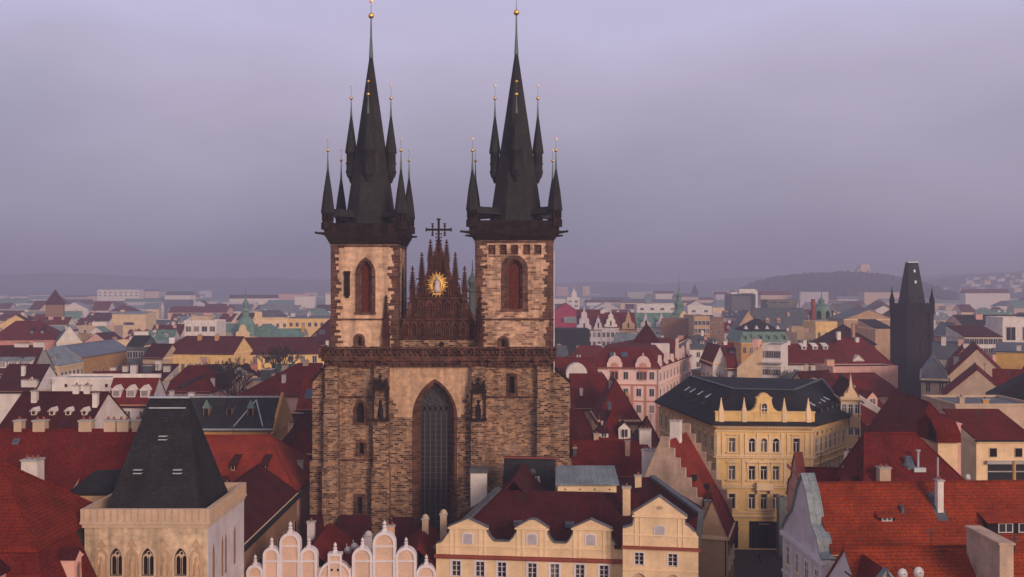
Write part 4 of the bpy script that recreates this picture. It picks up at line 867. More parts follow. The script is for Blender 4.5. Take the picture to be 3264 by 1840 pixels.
f.ring(arc, arch_pts('round', c_, X(1119)-X(1014)-.5, 5, Z(1787)-.28, 10), -.16, .84); f.box(ca-.12, cb+.12, -.2, .9, Z(1772), Z(1772)+.28)
for x in (ca, cb): f.box(x-.12, x+.12, -.17, .1, 5, Z(1772))
finial(c_, Z(1772)+.3, .95)
m.box(X(787), X(1389), .8, 13, 0, 8.3, 0)
wl_ = m.build('wall', 'school_peach', r); f.build('gable_frame', 'trim_white', r)
for x in (c_-.35, c_+.35): MB().lathe([(.14, 0), (.14, .03)], 0, 0, 10).build('round_hole', 'dark_hole', wl_).location = (x, 0, 0)
for o in wl_.children: o.rotation_euler = (pi/2, 0, 0); o.location = (o.location.x, -.01, Z(1817))
m = MB(); 
for cx_, hw in ((X(1052)+2.6, 5.4), (X(1360)+1.3, 5.0)):
    cx_ = px(1052, 125) if hw == 5.4 else px(1360, 125)
    m.shell([[(cx_-hw, .8, 8.0), (cx_, .8, 12.6), (cx_, 13, 12.6), (cx_-hw, 14.5, 8.0)], [(cx_+hw, .8, 8.0), (cx_+hw, 14.5, 8.0), (cx_, 13, 12.6), (cx_, .8, 12.6)], [(cx_-hw, 14.5, 8.0), (cx_, 13, 12.6), (cx_+hw, 14.5, 8.0)]], .25)
ro = m.build('roof', 'tile_red', r)
for u, v, wd, hh, wm_, dome in ((992, 1705, .85, 1.5, 'lavender', False), (1243, 1702, 1.1, .9, 'peach', False), (1174, 1735, .9, 1.0, 'lavender', True), (1356, 1700, .75, 1.7, 'beige', True), (1414, 1690, .8, 1.9, 'beige', True)):
    D = 121 if u != 1243 else 119
    put('chimney', chimney_mesh(wd, .7, hh, wm_, 1, dome), ro, (px(u, D), D-D0, pz(v, D)))
m = MB()
for u, v in ((1108, 1755), (1129, 1743)):
    D = 119; x, z = px(u, D), pz(v, D); d = MB(); d.lathe([(.02, 0), (.3, .06), (.46, .2)], 0, 0, 14, 0, 0, True); d.tube((0, 0, 0), (0, 0, .4), .03, .02, 5); d.tube((0, 0, 0), (0, .8, -.6), .05, .05, 5)
    o = d.build('satellite_dish', 'dish', ro); o.location = (x, D-D0, z); o.rotation_euler = (R(75), 0, R(20))
for (a, b, v0, v1, lab) in ((1072, 1190, 1642, 1730, 'small red lean-to roof against the church front behind the dishes'), (1240, 1330, 1648, 1740, 'small red lean-to roof at the foot of the great church window'), (975, 1040, 1640, 1740, 'small red lean-to roof at the left foot of the church front')):
    Da, Db = 139.5, 133; m = MB(); za, zb = pz(v0, Da), pz(v1, Db)
    m.shell([[(px(a, Db), Db, zb), (px(b, Db), Db, zb), (px(b, Da)-.5, Da, za), (px(a, Da)+.5, Da, za)]], .25, 0); m.box(px(a, Db)+.3, px(b, Db)-.3, Db+.4, Da, 0, zb-.3, 1)
    tag(m.build('lean_to', ['tile_dark', 'tan']), lab, 'lean-to')
# -- yellow house with three gables under a dark red roof
A, B = at(1390, 112), at(1993, 109.7); L = hypot(B[0]-A[0], B[1]-A[1]); r = empty('gabled_house', (*A, 0), atan2(B[1]-A[1], B[0]-A[0]), 'pale yellow house with three scrolled gables in front of a dark maroon roof', 'house')
sx = L/(1680-30)
def q(x, y): return ((x-30)*sx, 42-(y/2.740+1400+(y*0)-CV - 6.2*(x-800)/1000)*.03515)
def band(mb, y0, y1, z0, z1, e=0, m=0): mb.box(-e, L+e, y0, y1, z0, z1, m)
zc = q(800, 1025)[1]; m = MB(); winx = [208, 418, 610, 876, 1072, 1290, 1497]; wops = [((x-30)*sx, 1.02, 'rect') for x in winx]
zw1 = zc-.62; zw0 = zw1-1.72
wall_open(m, 0, L, 0, zc, 0, .5, [(zw0-3.4, zw1-3.4, wops), (zw0, zw1, wops)]); m.box(0, L, .5, 17, 0, zc-1.0, 0)
top = [(0, zc), (0, q(40, 915)[1]), ((75-30)*sx, q(70, 900)[1])]
def gable_shape(xa, xb, xap, kind):
    za = q((xa+xb)/2, 772)[1]; zt = q((xa+xb)/2, 690 if kind == 'tri' else 694)[1]
    p = [((xa-30)*sx, za), ((xa-42)*sx, za+.05)]
    if kind == 'tri': p += [((xap-30)*sx, zt)]
    else: p += [((xap-30-90)*sx, za+.5)] + [((xap-30)*sx + 70*sx*cos(pi-pi*k/6), zt-.55+.55*sin(pi*k/6)) for k in range(1, 6)] + [((xap-30+90)*sx, za+.5)]
    return p + [((xb-18)*sx, za+.05), ((xb-30)*sx, za)]
gs = [(150, 480, 315, 'tri'), (740, 1010, 880, 'round'), (1230, 1560, 1388, 'tri')]
def scoop(xa, xb, zl, zr, zmin, n=8):
    return [((xa-30+(xb-xa)*k/n)*sx, max(zmin, zl + (zr-zl)*k/n - (min(zl, zr)-zmin+.3)*sin(pi*k/n)**.7)) for k in range(1, n)]
zsh = q(800, 800)[1]; zmn = q(800, 893)[1]
pts = list(top) + [((140-30)*sx, q(140, 815)[1])]
for k, g_ in enumerate(gs):
    gp_ = gable_shape(*g_); pts += gp_
    if k < 2: pts += [((g_[1]-30)*sx+.02, zsh)] + scoop(g_[1]+4, gs[k+1][0]-4, zsh, zsh, zmn) + [((gs[k+1][0]-30)*sx-.02, zsh)]
pts += [((1560-30)*sx+.02, q(1560, 850)[1]), ((1600-30)*sx, q(1600, 905)[1]), (L-.4, q(1640, 925)[1]), (L, q(1660, 950)[1]), (L, zc)]
m.ext(pts, .0, .55, 0)
wl_ = m.build('wall', 'cream', r)
m = MB(); band(m, -.42, 0, zc-.18, zc+.12, .15); band(m, -.25, 0, zc-.32, zc-.18, .08); m.build('cornice', 'trim_red', r)
m = MB(); band(m, -.12, 0, q(800, 938)[1]-.05, q(800, 938)[1]+.07)
for xa, xb, xap, kd in gs:
    za = q((xa+xb)/2, 772)[1]; m.box((xa-45)*sx, (xb-15)*sx, -.2, 0, za-.1, za+.06)
    for x in (xa+14, xb-14, xa+60, xb-60): m.box((x-30)*sx-.16, (x-30)*sx+.16, -.07, 0, zc+.13, za-.1)
for x in winx: m.box((x-30-110*.5)*sx, (x-30-100*.5)*sx, -.04, 0, 3, zc-.4)
m.build('moulding', 'trim_cream', r)
m = MB()
for a, b in zip(pts[1:-1], pts[2:-1]):
    if abs(a[0]-b[0]) > .05: m.beam((a[0], .27, a[1]+.1), (b[0], .27, b[1]+.1), .72, .1)
m.build('coping', 'lead', r)
for xa, xb, xap, kd in gs:
    x = (xap-30-5)*sx; z0_ = q(xap, 912)[1]; z1_ = q(xap, 822)[1]
    m = MB(); surround(m, 'seg', x, 1.02, z0_, z1_, .13, -.06, 0); o = m.build('gable_window', 'trim_white', wl_); MB().ext(arch_pts('seg', x, 1.02, z0_, z1_), -.03, -.005).build('shutter', 'shutter_lav', wl_)
for x, _, _ in wops:
    for dz in (0, -3.4):
        m = MB(); surround(m, 'rect', x, 1.0, zw0+dz, zw1+dz, .2, -.05, .3); f = m.build('window', 'trim_white', wl_)
        m = MB(); m.box(x-.05, x+.05, .24, .3, zw0+dz, zw1+dz)
        for s in (-.5, .43): m.box(x+s, x+s+.07, .24, .3, zw0+dz, zw1+dz)
        for t_ in (0, 1/3, 2/3, .965): m.box(x-.5, x+.5, .25, .3, zw0+dz+t_*(zw1-zw0), zw0+dz+t_*(zw1-zw0)+.06)
        m.box(x-.5, x+.5, .3, .34, zw0+dz, zw1+dz, 1); m.build('sash', ['frame_lav', 'glass'], wl_)
# roof: hip on the left, ridge running right, dark attic slope behind
m = MB(); ez = zc+.3; d1 = 9.7; rl, rr_ = 5.9, 21.8; zr = 17.5
m.shell([[(-.2, .55, ez), (L+.2, .55, ez), (L+2, d1, zr), (rl, d1, zr)], [(-.2, 19, ez), (-.2, .55, ez), (rl, d1, zr)], [(L+2, d1, zr), (L+2, 19, ez), (-.2, 19, ez), (rl, d1, zr)]], .3, 0)
xa = px(1613, 128)-A[0]; m.shell([[(xa-3.4, 9.2, 15.0), (xa, 9.4, 18.9), (xa, 21, 18.9), (xa-3.4, 21, 15.0)], [(xa+3.6, 9.2, 15.0), (xa+3.6, 21, 15.0), (xa, 21, 18.9), (xa, 9.4, 18.9)]], .3, 0); m.ext([(xa-3.2, 14.8), (xa, 18.7), (xa+3.4, 14.8)], 11.5, 11.9, 0)
ro = m.build('roof', 'tile_dark', r)
m = MB(); m.beam((-.2, .5, ez+.35), (rl, d1, zr+.35), .8, .3); m.build('flashing', 'sheet_dark', ro)
m = MB(); xa, xb = px(1550, 133)-A[0], px(1712, 133)-A[0]; zt, zb = pz(1462, 133), pz(1556, 133)
m.extx([(20.4, zb-3), (20.4, zb+.2), (22.2, zt), (24, zt), (24, zb-3)], xa, xb, 0); m.box(xa-.1, xb+.1, 22.0, 22.5, zt, zt+.16, 1); m.build('attic_shed', ['slate_black', 'trim_red'], ro)
for xx, zz in ((720, 730), (1185, 750)):
    c = q(xx, zz); y = 4.4; zz_ = ez + (zr-ez)*(y-.55)/(d1-.55)
    m = MB(); m.box(c[0]-.5, c[0]+.5, y-.4, y+.5, zz_, zz_+.5, 0); m.box(c[0]-.38, c[0]+.38, y-.44, y-.38, zz_+.12, zz_+.42, 1); m.build('skylight', ['lead', 'glass_blue'], ro)
put('chimney', chimney_mesh(.9, .8, 3.7, 'cream', 1), ro, (px(1976, 118)-A[0], 6.6, pz(1645, 118)))
put('chimney', chimney_mesh(.8, .7, 1.9, 'cream', 1), ro, (px(1994, 125)-A[0], 13.8, pz(1558, 125)))
r2 = empty('roof_pavilion', (px(1778, 121), 121, 0), 0, 'cream rooftop pavilion with ribbed grey metal roof above the maroon roof', 'pavilion'); wv = px(1965, 121)-px(1778, 121)
MB().box(0, wv, 0, 4, pz(1573, 121)-1.5, pz(1546, 121)+.1).build('wall', 'trim_cream', r2)
m = MB(); m.shell([[(-.3, -.5, pz(1543, 120.5)), (wv+.3, -.5, pz(1543, 120.5)), (wv+.2, 4.3, pz(1484, 125.3)), (0, 4.3, pz(1484, 125.3))]], .2); m.build('roof', 'sheet_grey', r2)
m = MB()
for k in range(4): m.lathe([(.09, 0), (.09, .03)], 0, 0, 8)
for k in range(4):
    o = MB().lathe([(.1, 0), (.1, .03)], 0, 0, 8).build('vent_hole', 'dark_hole', r2); o.rotation_euler = (pi/2, 0, 0); o.location = (.9+k*1.8, -.01, pz(1560, 121))
m = MB(); m.box(px(1500, 131), px(1552, 131), 131, 133, 12, pz(1508, 131), 0); m.box(px(1496, 131), px(1556, 131), 130.8, 133.2, pz(1508, 131), pz(1495, 131), 1); tag(m.build('chimney_block', ['white', 'sheet_dark']), 'short white chimney block between the great church window and the dark shed', 'chimney')
m = MB(); m.box(px(1683, 131), px(1722, 131), 131, 132.3, 14, pz(1535, 131), 0)
for k in range(4): m.box(px(1684+k*10, 131), px(1690+k*10, 131), 131.1, 132, pz(1535, 131), pz(1530, 131)+.3, 0)
m.ball((px(1697, 131), 131.6, pz(1520, 131)+.5), .5, 1, 10, 6); tag(m.build('chimney_block', ['white', 'sheet_dark']), 'white crenellated chimney with a dark cowl right of the dark shed', 'chimney')
# -- cream house with one big gable
D0 = 107.0; A, B = at(1985, 107.6), at(2226, 106.4); L = hypot(B[0]-A[0], B[1]-A[1]); r = empty('gabled_house', (*A, 0), atan2(B[1]-A[1], B[0]-A[0]), 'cream house with a single tall triangular gable and oval eye, at the lane corner', 'house')
sx = L/(2310-1652)
def q(x, y): return ((x-1652)*sx, 42-(y/2.740+1400-CV)*D0/F)
zc = q(0, 950)[1]; m = MB(); wops = [((x-1652)*sx, 1.0, 'rect') for x in (1795, 2088)]
zw0, zw1 = q(0, 1110)[1], q(0, 1000)[1]
wall_open(m, 0, L, 0, zc, 0, .5, [(q(0, 1300)[1], q(0, 1180)[1], [(a, 1.5, 'round') for a, _, _ in wops]), (zw0, zw1, wops)]); m.box(0, L, .5, 19, 0, zc-.8)
pts = [(0, zc), (0, q(0, 845)[1])] + [q(1652+k*16, 790-(k*3.2)**1.15) for k in range(0, 6)] + [q(1748, 672), q(1735, 655), q(1975, 500), q(2213, 668), q(2200, 680)] + [q(2206+k*16, 740+(6-abs(k-6))**1.4*7) for k in range(0, 6)] + [(L, q(0, 860)[1]), (L, zc)]
m.ext(pts, 0, .55); wl_ = m.build('wall', 'cream', r)
m = MB(); m.box(-.1, L+.25, -.4, 0, zc-.15, zc+.12); m.build('cornice', 'trim_red', r)
m = MB(); m.box(*[q(x, 0)[0] for x in (1735, 2213)], -.2, 0, q(0, 678)[1]-.08, q(0, 678)[1]+.1); m.box(0, L, -.1, 0, q(0, 845)[1]-.05, q(0, 845)[1]+.1); m.box(0, L, -.1, 0, q(0, 1150)[1]-.05, q(0, 1150)[1]+.08)
for x in (1765, 1810, 2140, 2185): m.box(q(x-9, 0)[0], q(x+9, 0)[0], -.07, 0, zc+.13, q(0, 690)[1])
m.build('moulding', 'trim_cream', r)
m = MB()
for a, b in zip(pts[2:-2], pts[3:-2]):
    if abs(a[0]-b[0]) > .05: m.beam((a[0], .27, a[1]+.12), (b[0], .27, b[1]+.12), .75, .12)
m.build('coping', 'lead', r)
x, z = q(1975, 600); m = MB(); m.ext([(x+.34*cos(2*pi*k/14), z+.2*sin(2*pi*k/14)) for k in range(14)], -.05, .01); m.build('oval_eye', 'tan', wl_)
x = q(1975, 0)[0]; m = MB(); surround(m, 'seg', x, 1.0, q(0, 855)[1], q(0, 762)[1], .13, -.06, 0); m.build('gable_window', 'trim_white', wl_); MB().ext(arch_pts('seg', x, 1.0, q(0, 855)[1], q(0, 762)[1]), -.03, -.005).build('shutter', 'shutter_lav', wl_)
for x, _, _ in wops:
    m = MB(); surround(m, 'rect', x, .98, zw0, zw1, .12, -.04, .3); m.build('window', 'trim_white', wl_); m = MB(); m.box(x-.05, x+.05, .24, .3, zw0, zw1)
    for s in (-.49, .42): m.box(x+s, x+s+.07, .24, .3, zw0, zw1)
    for t_ in (0, 1/3, 2/3, .96): m.box(x-.49, x+.49, .25, .3, zw0+t_*(zw1-zw0), zw0+t_*(zw1-zw0)+.06)
    m.box(x-.49, x+.49, .3, .34, zw0, zw1, 1); m.build('sash', ['frame_lav', 'glass'], wl_)
    m = MB(); m.ext(arch_pts('round', x, 1.48, q(0, 1300)[1], q(0, 1180)[1]), .3, .35); m.build('arched_pane', 'beige', wl_)
m = MB(); P0 = (-1.5, 1, 14.0); P1 = (L-.2, .6, zc+.2); e1 = Vector((px(2008, 126)-A[0], 126-A[1], pz(1517, 126))); e0 = Vector((px(2226, 109)-A[0], 2.2, pz(1634, 109)))
m.shell([[(-1.0, 1.8, 13.6), (3.6, .7, 14.2), tuple(e0), tuple(e1), (-3, 19, 17.6)], [(3.6, .56, 14.2), (L-.2, .56, 14.0), tuple(e0)], [tuple(e0), (L-.2, .56, 14.0), (L+1.2, 19, 14.5), tuple(e1)]], .3)
ro = m.build('roof', 'tile_dark', r); m = MB(); m.beam(e0+Vector((0, 0, .2)), e1+Vector((0, 0, .2)), .7, .35); m.build('flashing', 'sheet_dark', ro)
m = MB(); m.beam(e0+Vector((0,0,.25)), Vector((L-.1, .5, 14.3)), .6, .3); m.build('gable_edge', 'sheet_dark', ro)
m = MB()
for y in (3, 6, 9, 12, 15): 
    for z in (5, 9, 12): m.box(L-.01, L+.08, y-.5, y+.5, z, z+1.7)
m.build('side_window', 'glass', wl_)
# -- house with stepped gables and a steep bright roof
r = empty('stepped_house', (17.6, 135.6, 0), R(-25), 'old house with brick stepped gables and steep orange red roof', 'house')
xr, zr, xe, zE, dp = 3.4, 21.2, 9.4, 11.0, 11.5; n = 8
def stair(lift):
    p = [(-.6, 0), (-.6, 13.5+lift), (xr-.7, zr+lift)]
    p += [(xr-.7, zr+lift+.4), (xr+.5, zr+lift+.4)]
    for k in range(n):
        a = xr+.5+(xe-xr)*k/n; b = xr+.5+(xe-xr)*(k+1)/n; z = zr+lift-.1-(zr-zE)*(k+.75)/n
        p += [(a, z), (b, z)]
    return p + [(xe+.5, 0)]
m = MB(); m.ext(stair(.35), 0, .6); m.ext(stair(.8), dp-.6, dp); m.box(-.5, xe-.3, .6, dp-.6, 0, zE-.6); m.build('wall', 'firewall', r)
m = MB(); m.shell([[(-.7, .6, 13.2), (xr, .6, zr), (xr, dp-.6, zr), (-.7, dp-.6, 13.2)], [(xe+.3, .6, zE-.4), (xe+.3, dp-.6, zE-.4), (xr, dp-.6, zr), (xr, .6, zr)]], .3); ro = m.build('roof', 'tile_bright', r)
for fx, y in ((6.4, 3), (7.4, 6), (8.2, 3.5)):
    z = zr-(fx-xr)*(zr-zE)/(xe-xr); m = MB(); m.extx([(y-.5, z-.3), (y-.5, z+.45), (y+.5, z+.45), (y+.5, z-.3)], fx-.3, fx+.5); m.build('roof_hatch', 'slate_black', ro)
put('chimney', chimney_mesh(1.4, 1.2, 2.0, 'white', 2), ro, (3.2, 6.0, 21.4)); put('chimney', chimney_mesh(2.2, 1.4, 2.6, 'white', 2), ro, (.6, 2.6, 17.0))
house('red_house', 'low red roof hanging over the lane right of the stepped gables', (24.4, 131), (28.2, 129.8), 9, 9.6, 14.4, 'y', 'tan', 'tile_red', ins=(0, 3), right=[(5, .9, 1.5, 3, 'plain')], chim=[(.3, .2, .8, .7, 1.2, 'cream')])
# -- red roofed row between church and yellow corner palace
house('red_house', 'plain dark red roof slab with one slim chimney behind the grey pavilion roof', at(1832, 146), at(2078, 146), 12, 14.5, 18.6, 'x', 'brown', 'tile_red', chim=[(.72, .3, .7, .6, 2.0, 'pink'), (.98, .5, 1.8, 1.2, 1.8, 'white'), (.02, .3, .5, .5, 1, 'sheet_dark')])
house('red_house', 'steep maroon roof right beside the church, in front of the pink corner building', at(1822, 158), at(1925, 158), 13, 15.2, 21.8, 'x', 'brown', 'tile_dark', ins=(0, 3), chim=[(.8, .2, .8, .7, 1, 'cream')])
house('dormer_house', 'red roofed house with white framed dormer and dark timber wall beside the maroon roof', at(1905, 166), at(2018, 166), 12, 15.6, 20.8, 'x', 'brown', 'tile_red', ins=(3, 3), front=[(12.8, 1.0, 1.6, 3, 'near')], dorm=[(.78, .1, 2.0, 2.0, 'gable', 'white', 'tile_dark'), (.2, .12, 1.5, .9, 'shed', 'white', 'tile_dark'), (.3, .4, 1.5, .8, 'shed', 'white', 'tile_dark')], sky=[(.5, .6, .8, .8)])
r, ro, zf, W = house('ornament_house', 'cream house with red hipped roof carrying a row of three golden dormer crests', at(1905, 200), at(2040, 200), 16, 15.6, 22.9, 'y', 'cream', 'tile_red', ins=(5.5, 0), front=[(12, 1.0, 1.5, 2, 'hole')], right=[(12.8, 1, 1.6, 4, 'far')], chim=[(.4, .52, .6, .6, 1, 'white')], sky=[(.22, .3, .8, .8), (.3, .12, .7, 1)])
for k in range(3):
    y = 5.5+k*2.1; z = zf(W-1.6, y); m = MB(); 
    m.extx([(y-.95, z+.3), (y-.75, z+1.3), (y-.35, z+1.0), (y, z+1.9), (y+.35, z+1.0), (y+.75, z+1.3), (y+.95, z+.3), (y+.5, z+.55), (y, z+.9), (y-.5, z+.55)], W-1.7, W-1.4); m.build('gold_crest', 'gold_wall', ro)
    m = MB(); m.box(W-2.6, W-1.5, y-.35, y+.35, z-.2, z+.9); m.build('dormer', 'slate_black', ro)
house('red_house', 'long red hipped roof with grey edged firewall left of the golden crests', at(1822, 218), at(1990, 218), 14, 15.8, 22.6, 'x', 'cream', 'tile_red', ins=(0, 4), sky=[(.9, .3, 1, .8)], chim=[(.2, .2, .7, .7, 1.2, 'white')])
house('small_house', 'little ochre fronted house with purple roof under the golden crested roof', at(2042, 172), at(2110, 172), 12, 14.5, 19, 'x', 'gold_wall', 'tile_purple', front=[(9.5, .9, 1.4, 2, 'far')], ins=(2, 2))
house('white_house', 'small white gabled house below the golden crests, touching the church buttress', at(1815, 196), at(1850, 196), 9, 15.2, 18.2, 'y', 'white', 'tile_bright', front=[(13, .8, 1.1, 1, 'hole')])
house('round_gable_house', 'red roofed building with blue windows and a rounded white attic of three slits', at(1768, 242), at(1905, 242), 14, 21.2, 24.6, 'x', 'rose', 'tile_red', front=[(18, 1.2, 2.4, 4, 'far')], chim=[(.25, .7, .9, .8, 1.1, 'white'), (.38, .7, .9, .8, 1.1, 'white'), (.5, .7, .9, .8, 1.1, 'white'), (.8, .9, 5, 1.5, 1.5, 'beige')])
r = empty('round_attic', (*at(1838, 238), 0), 0, 'white rounded attic with three black slits and a small copper canopy', 'attic'); m = MB(); m.ext(arch_pts('round', 0, 5.0, 12, pz(1158, 238)), -.6, 3); wl_ = m.build('wall', 'white', r)
for x in (-.75, 0, .75): MB().box(x-.2, x+.2, -.66, -.5, 19.6, 21.6).build('slit_window', 'dark_hole', wl_)
m = MB(); m.lathe([(1.5, 17.3), (1.2, 18.3), (.4, 18.8)], 0, -.6, 10); m.build('canopy', 'copper', r)
# ================================================================ right side: the lane and the big yellow corner palace
sheet('street', [(px(2180, 150), 104), (px(2560, 104)+2, 104), (px(2620, 160), 162), (px(2240, 160), 162)], 'cobble', .05)
C1, C2, PR, PL = (32.8, 160.0), (48.3, 159.2), (57.2, 170.6), (28.4, 191.7)
a0 = atan2(C2[1]-C1[1], C2[0]-C1[0]); r = empty('corner_palace', (*C1, 0), a0, 'yellow corner palace with dark slate roof, four obelisks and rows of tall windows', 'palace')
def lc(p): dx, dy = p[0]-C1[0], p[1]-C1[1]; return (dx*cos(a0)+dy*sin(a0), -dx*sin(a0)+dy*cos(a0))
FP = [lc(p) for p in (C1, C2, PR, (61, 187), (47, 197), PL)]; L = FP[1][0]; ze = 20.1
m = MB(); fl = [.167, .372, .494, .617, .827]
w3 = [(15.75, 17.95, [(f*L, 1.05, 'rect' if i in (0, 4) else 'round') for i, f in enumerate(fl)])]; w2 = [(11.3, 13.5, [(f*L, 1.05, 'rect') for f in fl])]; w1 = [(6.6, 9.0, [(f*L, 1.05, 'rect') for f in fl])]
shop = [(.15, 4.6, [(.16*L, 2.2, 'rect'), (.5*L, 4.9, 'rect'), (.86*L, 2.6, 'rect')])]
wall_open(m, 0, L, 0, ze, 0, .45, shop+w1+w2+w3)
m.prism([(0, .45), (L, .45)] + [FP[2], FP[3], FP[4], FP[5]], 0, ze); wl_ = m.build('wall', 'yellow', r)
for rows in (w1, w2, w3):
    zb, zt, ops = rows[0]
    for i, (x, w_, k_) in enumerate(ops):
        m = MB(); surround(m, k_, x, w_, zb, zt, .22, -.1, .1); m.box(x-w_/2-.4, x+w_/2+.4, -.25, .02, zb-.22, zb)
        if k_ == 'rect' and rows is not w1: 
            m.box(x-.85, x+.85, -.3, .0, zt+.5, zt+.66)
            if rows is w2: m.ext([(x-.85, zt+.66), (x, zt+1.15), (x+.85, zt+.66)], -.25, 0)
        f = m.build('window', 'trim_cream', wl_); m = MB(); m.ext(arch_pts(k_, x, w_, zb, zt), .36, .4, 1); m.box(x-.05, x+.05, .3, .36, zb, zt*.3+zb*.7 if False else zb+(zt-zb)*.68); m.box(x-.5, x+.5, .3, .36, zb+(zt-zb)*.68, zb+(zt-zb)*.68+.09)
        for s in (-.52, .44): m.box(x+s, x+s+.08, .3, .36, zb, zt-(.5 if k_ == 'round' else 0))
        m.build('sash', ['frame_white', 'glass'], wl_)
for x, w_ in ((.16*L, 2.2), (.5*L, 4.9), (.86*L, 2.6)):
    m = MB(); m.box(x-w_/2, x+w_/2, .42, .46, .15, 4.6, 0)
    for k in range(int(w_/.9)): m.box(x-w_/2+.9*(k+.5)-.04, x-w_/2+.9*(k+.5)+.04, .36, .42, .15, 3.6, 1)
    m.box(x-w_/2, x+w_/2, .3, .42, 3.6, 3.75, 1); m.build('shop_window', ['dark_hole', 'iron'], wl_)
m = MB(); m.box(.5*L-1.0, .5*L+1.0, .24, .3, 3.95, 4.3); sg = m.build('shop_sign', 'iron', wl_)
m = MB()                                           # worn, unreadable strokes of a small shop sign
for k in range(11): m.box(.5*L-.78+k*.145, .5*L-.78+k*.145+(.05 if k % 3 else .09), .22, .24, 4.05, 4.05+(.13 if k % 2 else .17))
m.build('sign_lettering', 'frame_white', wl_)
m = MB()
for f in (.02, .075, .255, .31, .43, .555, .68, .74, .925, .98): m.box(f*L-.2, f*L+.2, -.14, 0, 15.0, 18.7)
for f in (.02, .28, .71, .98): m.box(f*L-.22, f*L+.22, -.12, 0, 10.2, 14.6)
for z, e in ((5.3, .25), (5.9, .15), (10.0, .28), (10.35, .16), (14.75, .3), (15.05, .12)): m.box(-.05, L+.05, -e, 0, z, z+.22)
m.box(.29*L, .70*L, -.2, 0, 14.1, 14.4)
for f in (.372, .494, .617): m.ring(arch_pts('round', f*L, 1.7, 12.9, 14.55), arch_pts('round', f*L, 1.35, 12.9, 14.3), -.14, 0)
m.build('pilasters', 'trim_cream', r)
m = MB(); m.box(.494*L-1.35, .494*L+1.35, -1.0, 0, 9.75, 10.0); m.box(.494*L-1.3, .494*L+1.3, -.98, -.86, 10.0, 10.9); m.box(.494*L-1.3, .494*L-1.18, -.86, 0, 10.0, 10.9); m.box(.494*L+1.18, .494*L+1.3, -.86, 0, 10.0, 10.9)
for s in (-1, 1): m.box(.494*L+s*1.0-.15, .494*L+s*1.0+.15, -.7, 0, 9.2, 9.75)
m.build('balcony', 'trim_cream', r)
def offs(e, n=4):                                  # the three street walls pushed outwards by e
    q = [FP[5], FP[0], FP[1], FP[2]]; out = []
    for i, p in enumerate(q):
        ns = []
        for a, b in ((q[i-1], p) if i > 0 else (None, None), (p, q[i+1]) if i < 3 else (None, None)):
            if a is None: continue
            d = Vector((b[0]-a[0], b[1]-a[1])).normalized(); ns.append(Vector((d.y, -d.x)))
        v = sum(ns, Vector((0, 0))); v = v.normalized() / max(.3, v.normalized().dot(ns[0])); out.append((p[0]+v.x*e, p[1]+v.y*e))
    return out
m = MB()
for e, za, zb in ((.25, 19.0, 19.2), (.45, 19.75, 20.0), (.9, 20.0, 20.25)): m.prism(offs(e) + [FP[2], (FP[2][0]-2, FP[2][1]+3), (FP[5][0]+3, FP[5][1])][1:2] + [(FP[5][0]+2, FP[5][1]-.5)], za, zb)
n = 44
for k in range(n): x = L*(k+.5)/n; m.box(x-.09, x+.09, -.62, -.05, 19.5, 19.75)
m.build('cornice', 'trim_cream', r)
E = offs(1.0); R1, R2, R3, R4 = [(*lc((px(u, D), D)), 25.0) for u, D in ((2199, 193), (2337, 168.4), (2532, 166), (2619, 186))]
m = MB(); e0, e1, e2, e3 = [(*p, 20.3) for p in E]
m.shell([[e0, e1, R2, R1], [e1, e2, R3, R2], [e2, e3, R4, R3], [R1, R2, R3, R4]], .25)
m.prism([R1[:2], R2[:2], R3[:2], R4[:2]], 20.2, 24.7); ro = m.build('roof', 'slate_black', r)
m = MB(); m.beam(R1, R2, .5, .15); m.beam(R2, R3, .5, .15); m.beam(R3, R4, .5, .15); m.v = [(a, b, c+.15) for a, b, c in m.v]; m.beam(Vector(e3)+Vector((0,0,.3)), Vector(R4)+Vector((0,0,.3)), .5, .4); m.build('ridge_cap', 'sheet_dark', ro)
m = MB(); b0 = (0, .9); m.box(-.1, L+.1, -.35, .25, 20.3, 22.1); m.box(-.2, L+.2, -.45, .3, 22.1, 22.3); m.box(.39*L, .60*L, -.42, .2, 20.7, 22.0)
m.ext([(.35*L, 22.3), (.375*L, 22.5), (.40*L, 22.9), (.415*L, 23.6), (.42*L, 24.3), (.412*L, 24.35), (.412*L, 24.55), (.43*L, 24.6), (.46*L, 25.1), (.494*L, 25.3), (.528*L, 25.1), (.558*L, 24.6), (.576*L, 24.55), (.576*L, 24.35), (.568*L, 24.3), (.573*L, 23.6), (.588*L, 22.9), (.613*L, 22.5), (.638*L, 22.3)], -.3, .8)
at_ = m.build('attic', 'yellow', r)
m = MB(); surround(m, 'round', .494*L, .8, 21.3, 23.6, .2, -.5, -.2); f = m.build('attic_window', 'trim_cream', at_); m = MB(); m.ext(arch_pts('round', .494*L, .8, 21.3, 23.6), -.36, -.31, 1); m.box(.494*L-.04, .494*L+.04, -.4, -.36, 21.3, 23.2, 0); m.box(.494*L-.4, .494*L+.4, -.4, -.36, 22.7, 22.8, 0); m.build('attic_pane', ['frame_white', 'glass'], at_)
for f in (.055, .29, .70, .945):
    m = MB(); x = f*L; m.box(x-.36, x+.36, -.5, .25, 20.3, 22.6); m.frustum([(x-.3,-.4),(x+.3,-.4),(x+.3,.2),(x-.3,.2)], [(x-.05,-.15),(x+.05,-.15),(x+.05,-.05),(x-.05,-.05)], 22.6, 24.3); m.ball((x, -.1, 24.35), .11, 0, 6, 4); m.build('obelisk', 'trim_cream', at_)
def on(p, q, R_, Q, s, t):                         # point on a roof plane given by eave p->q and ridge R_->Q
    a = Vector(p).lerp(Vector(q), s); b = Vector(R_).lerp(Vector(Q), s); return a.lerp(b, t)
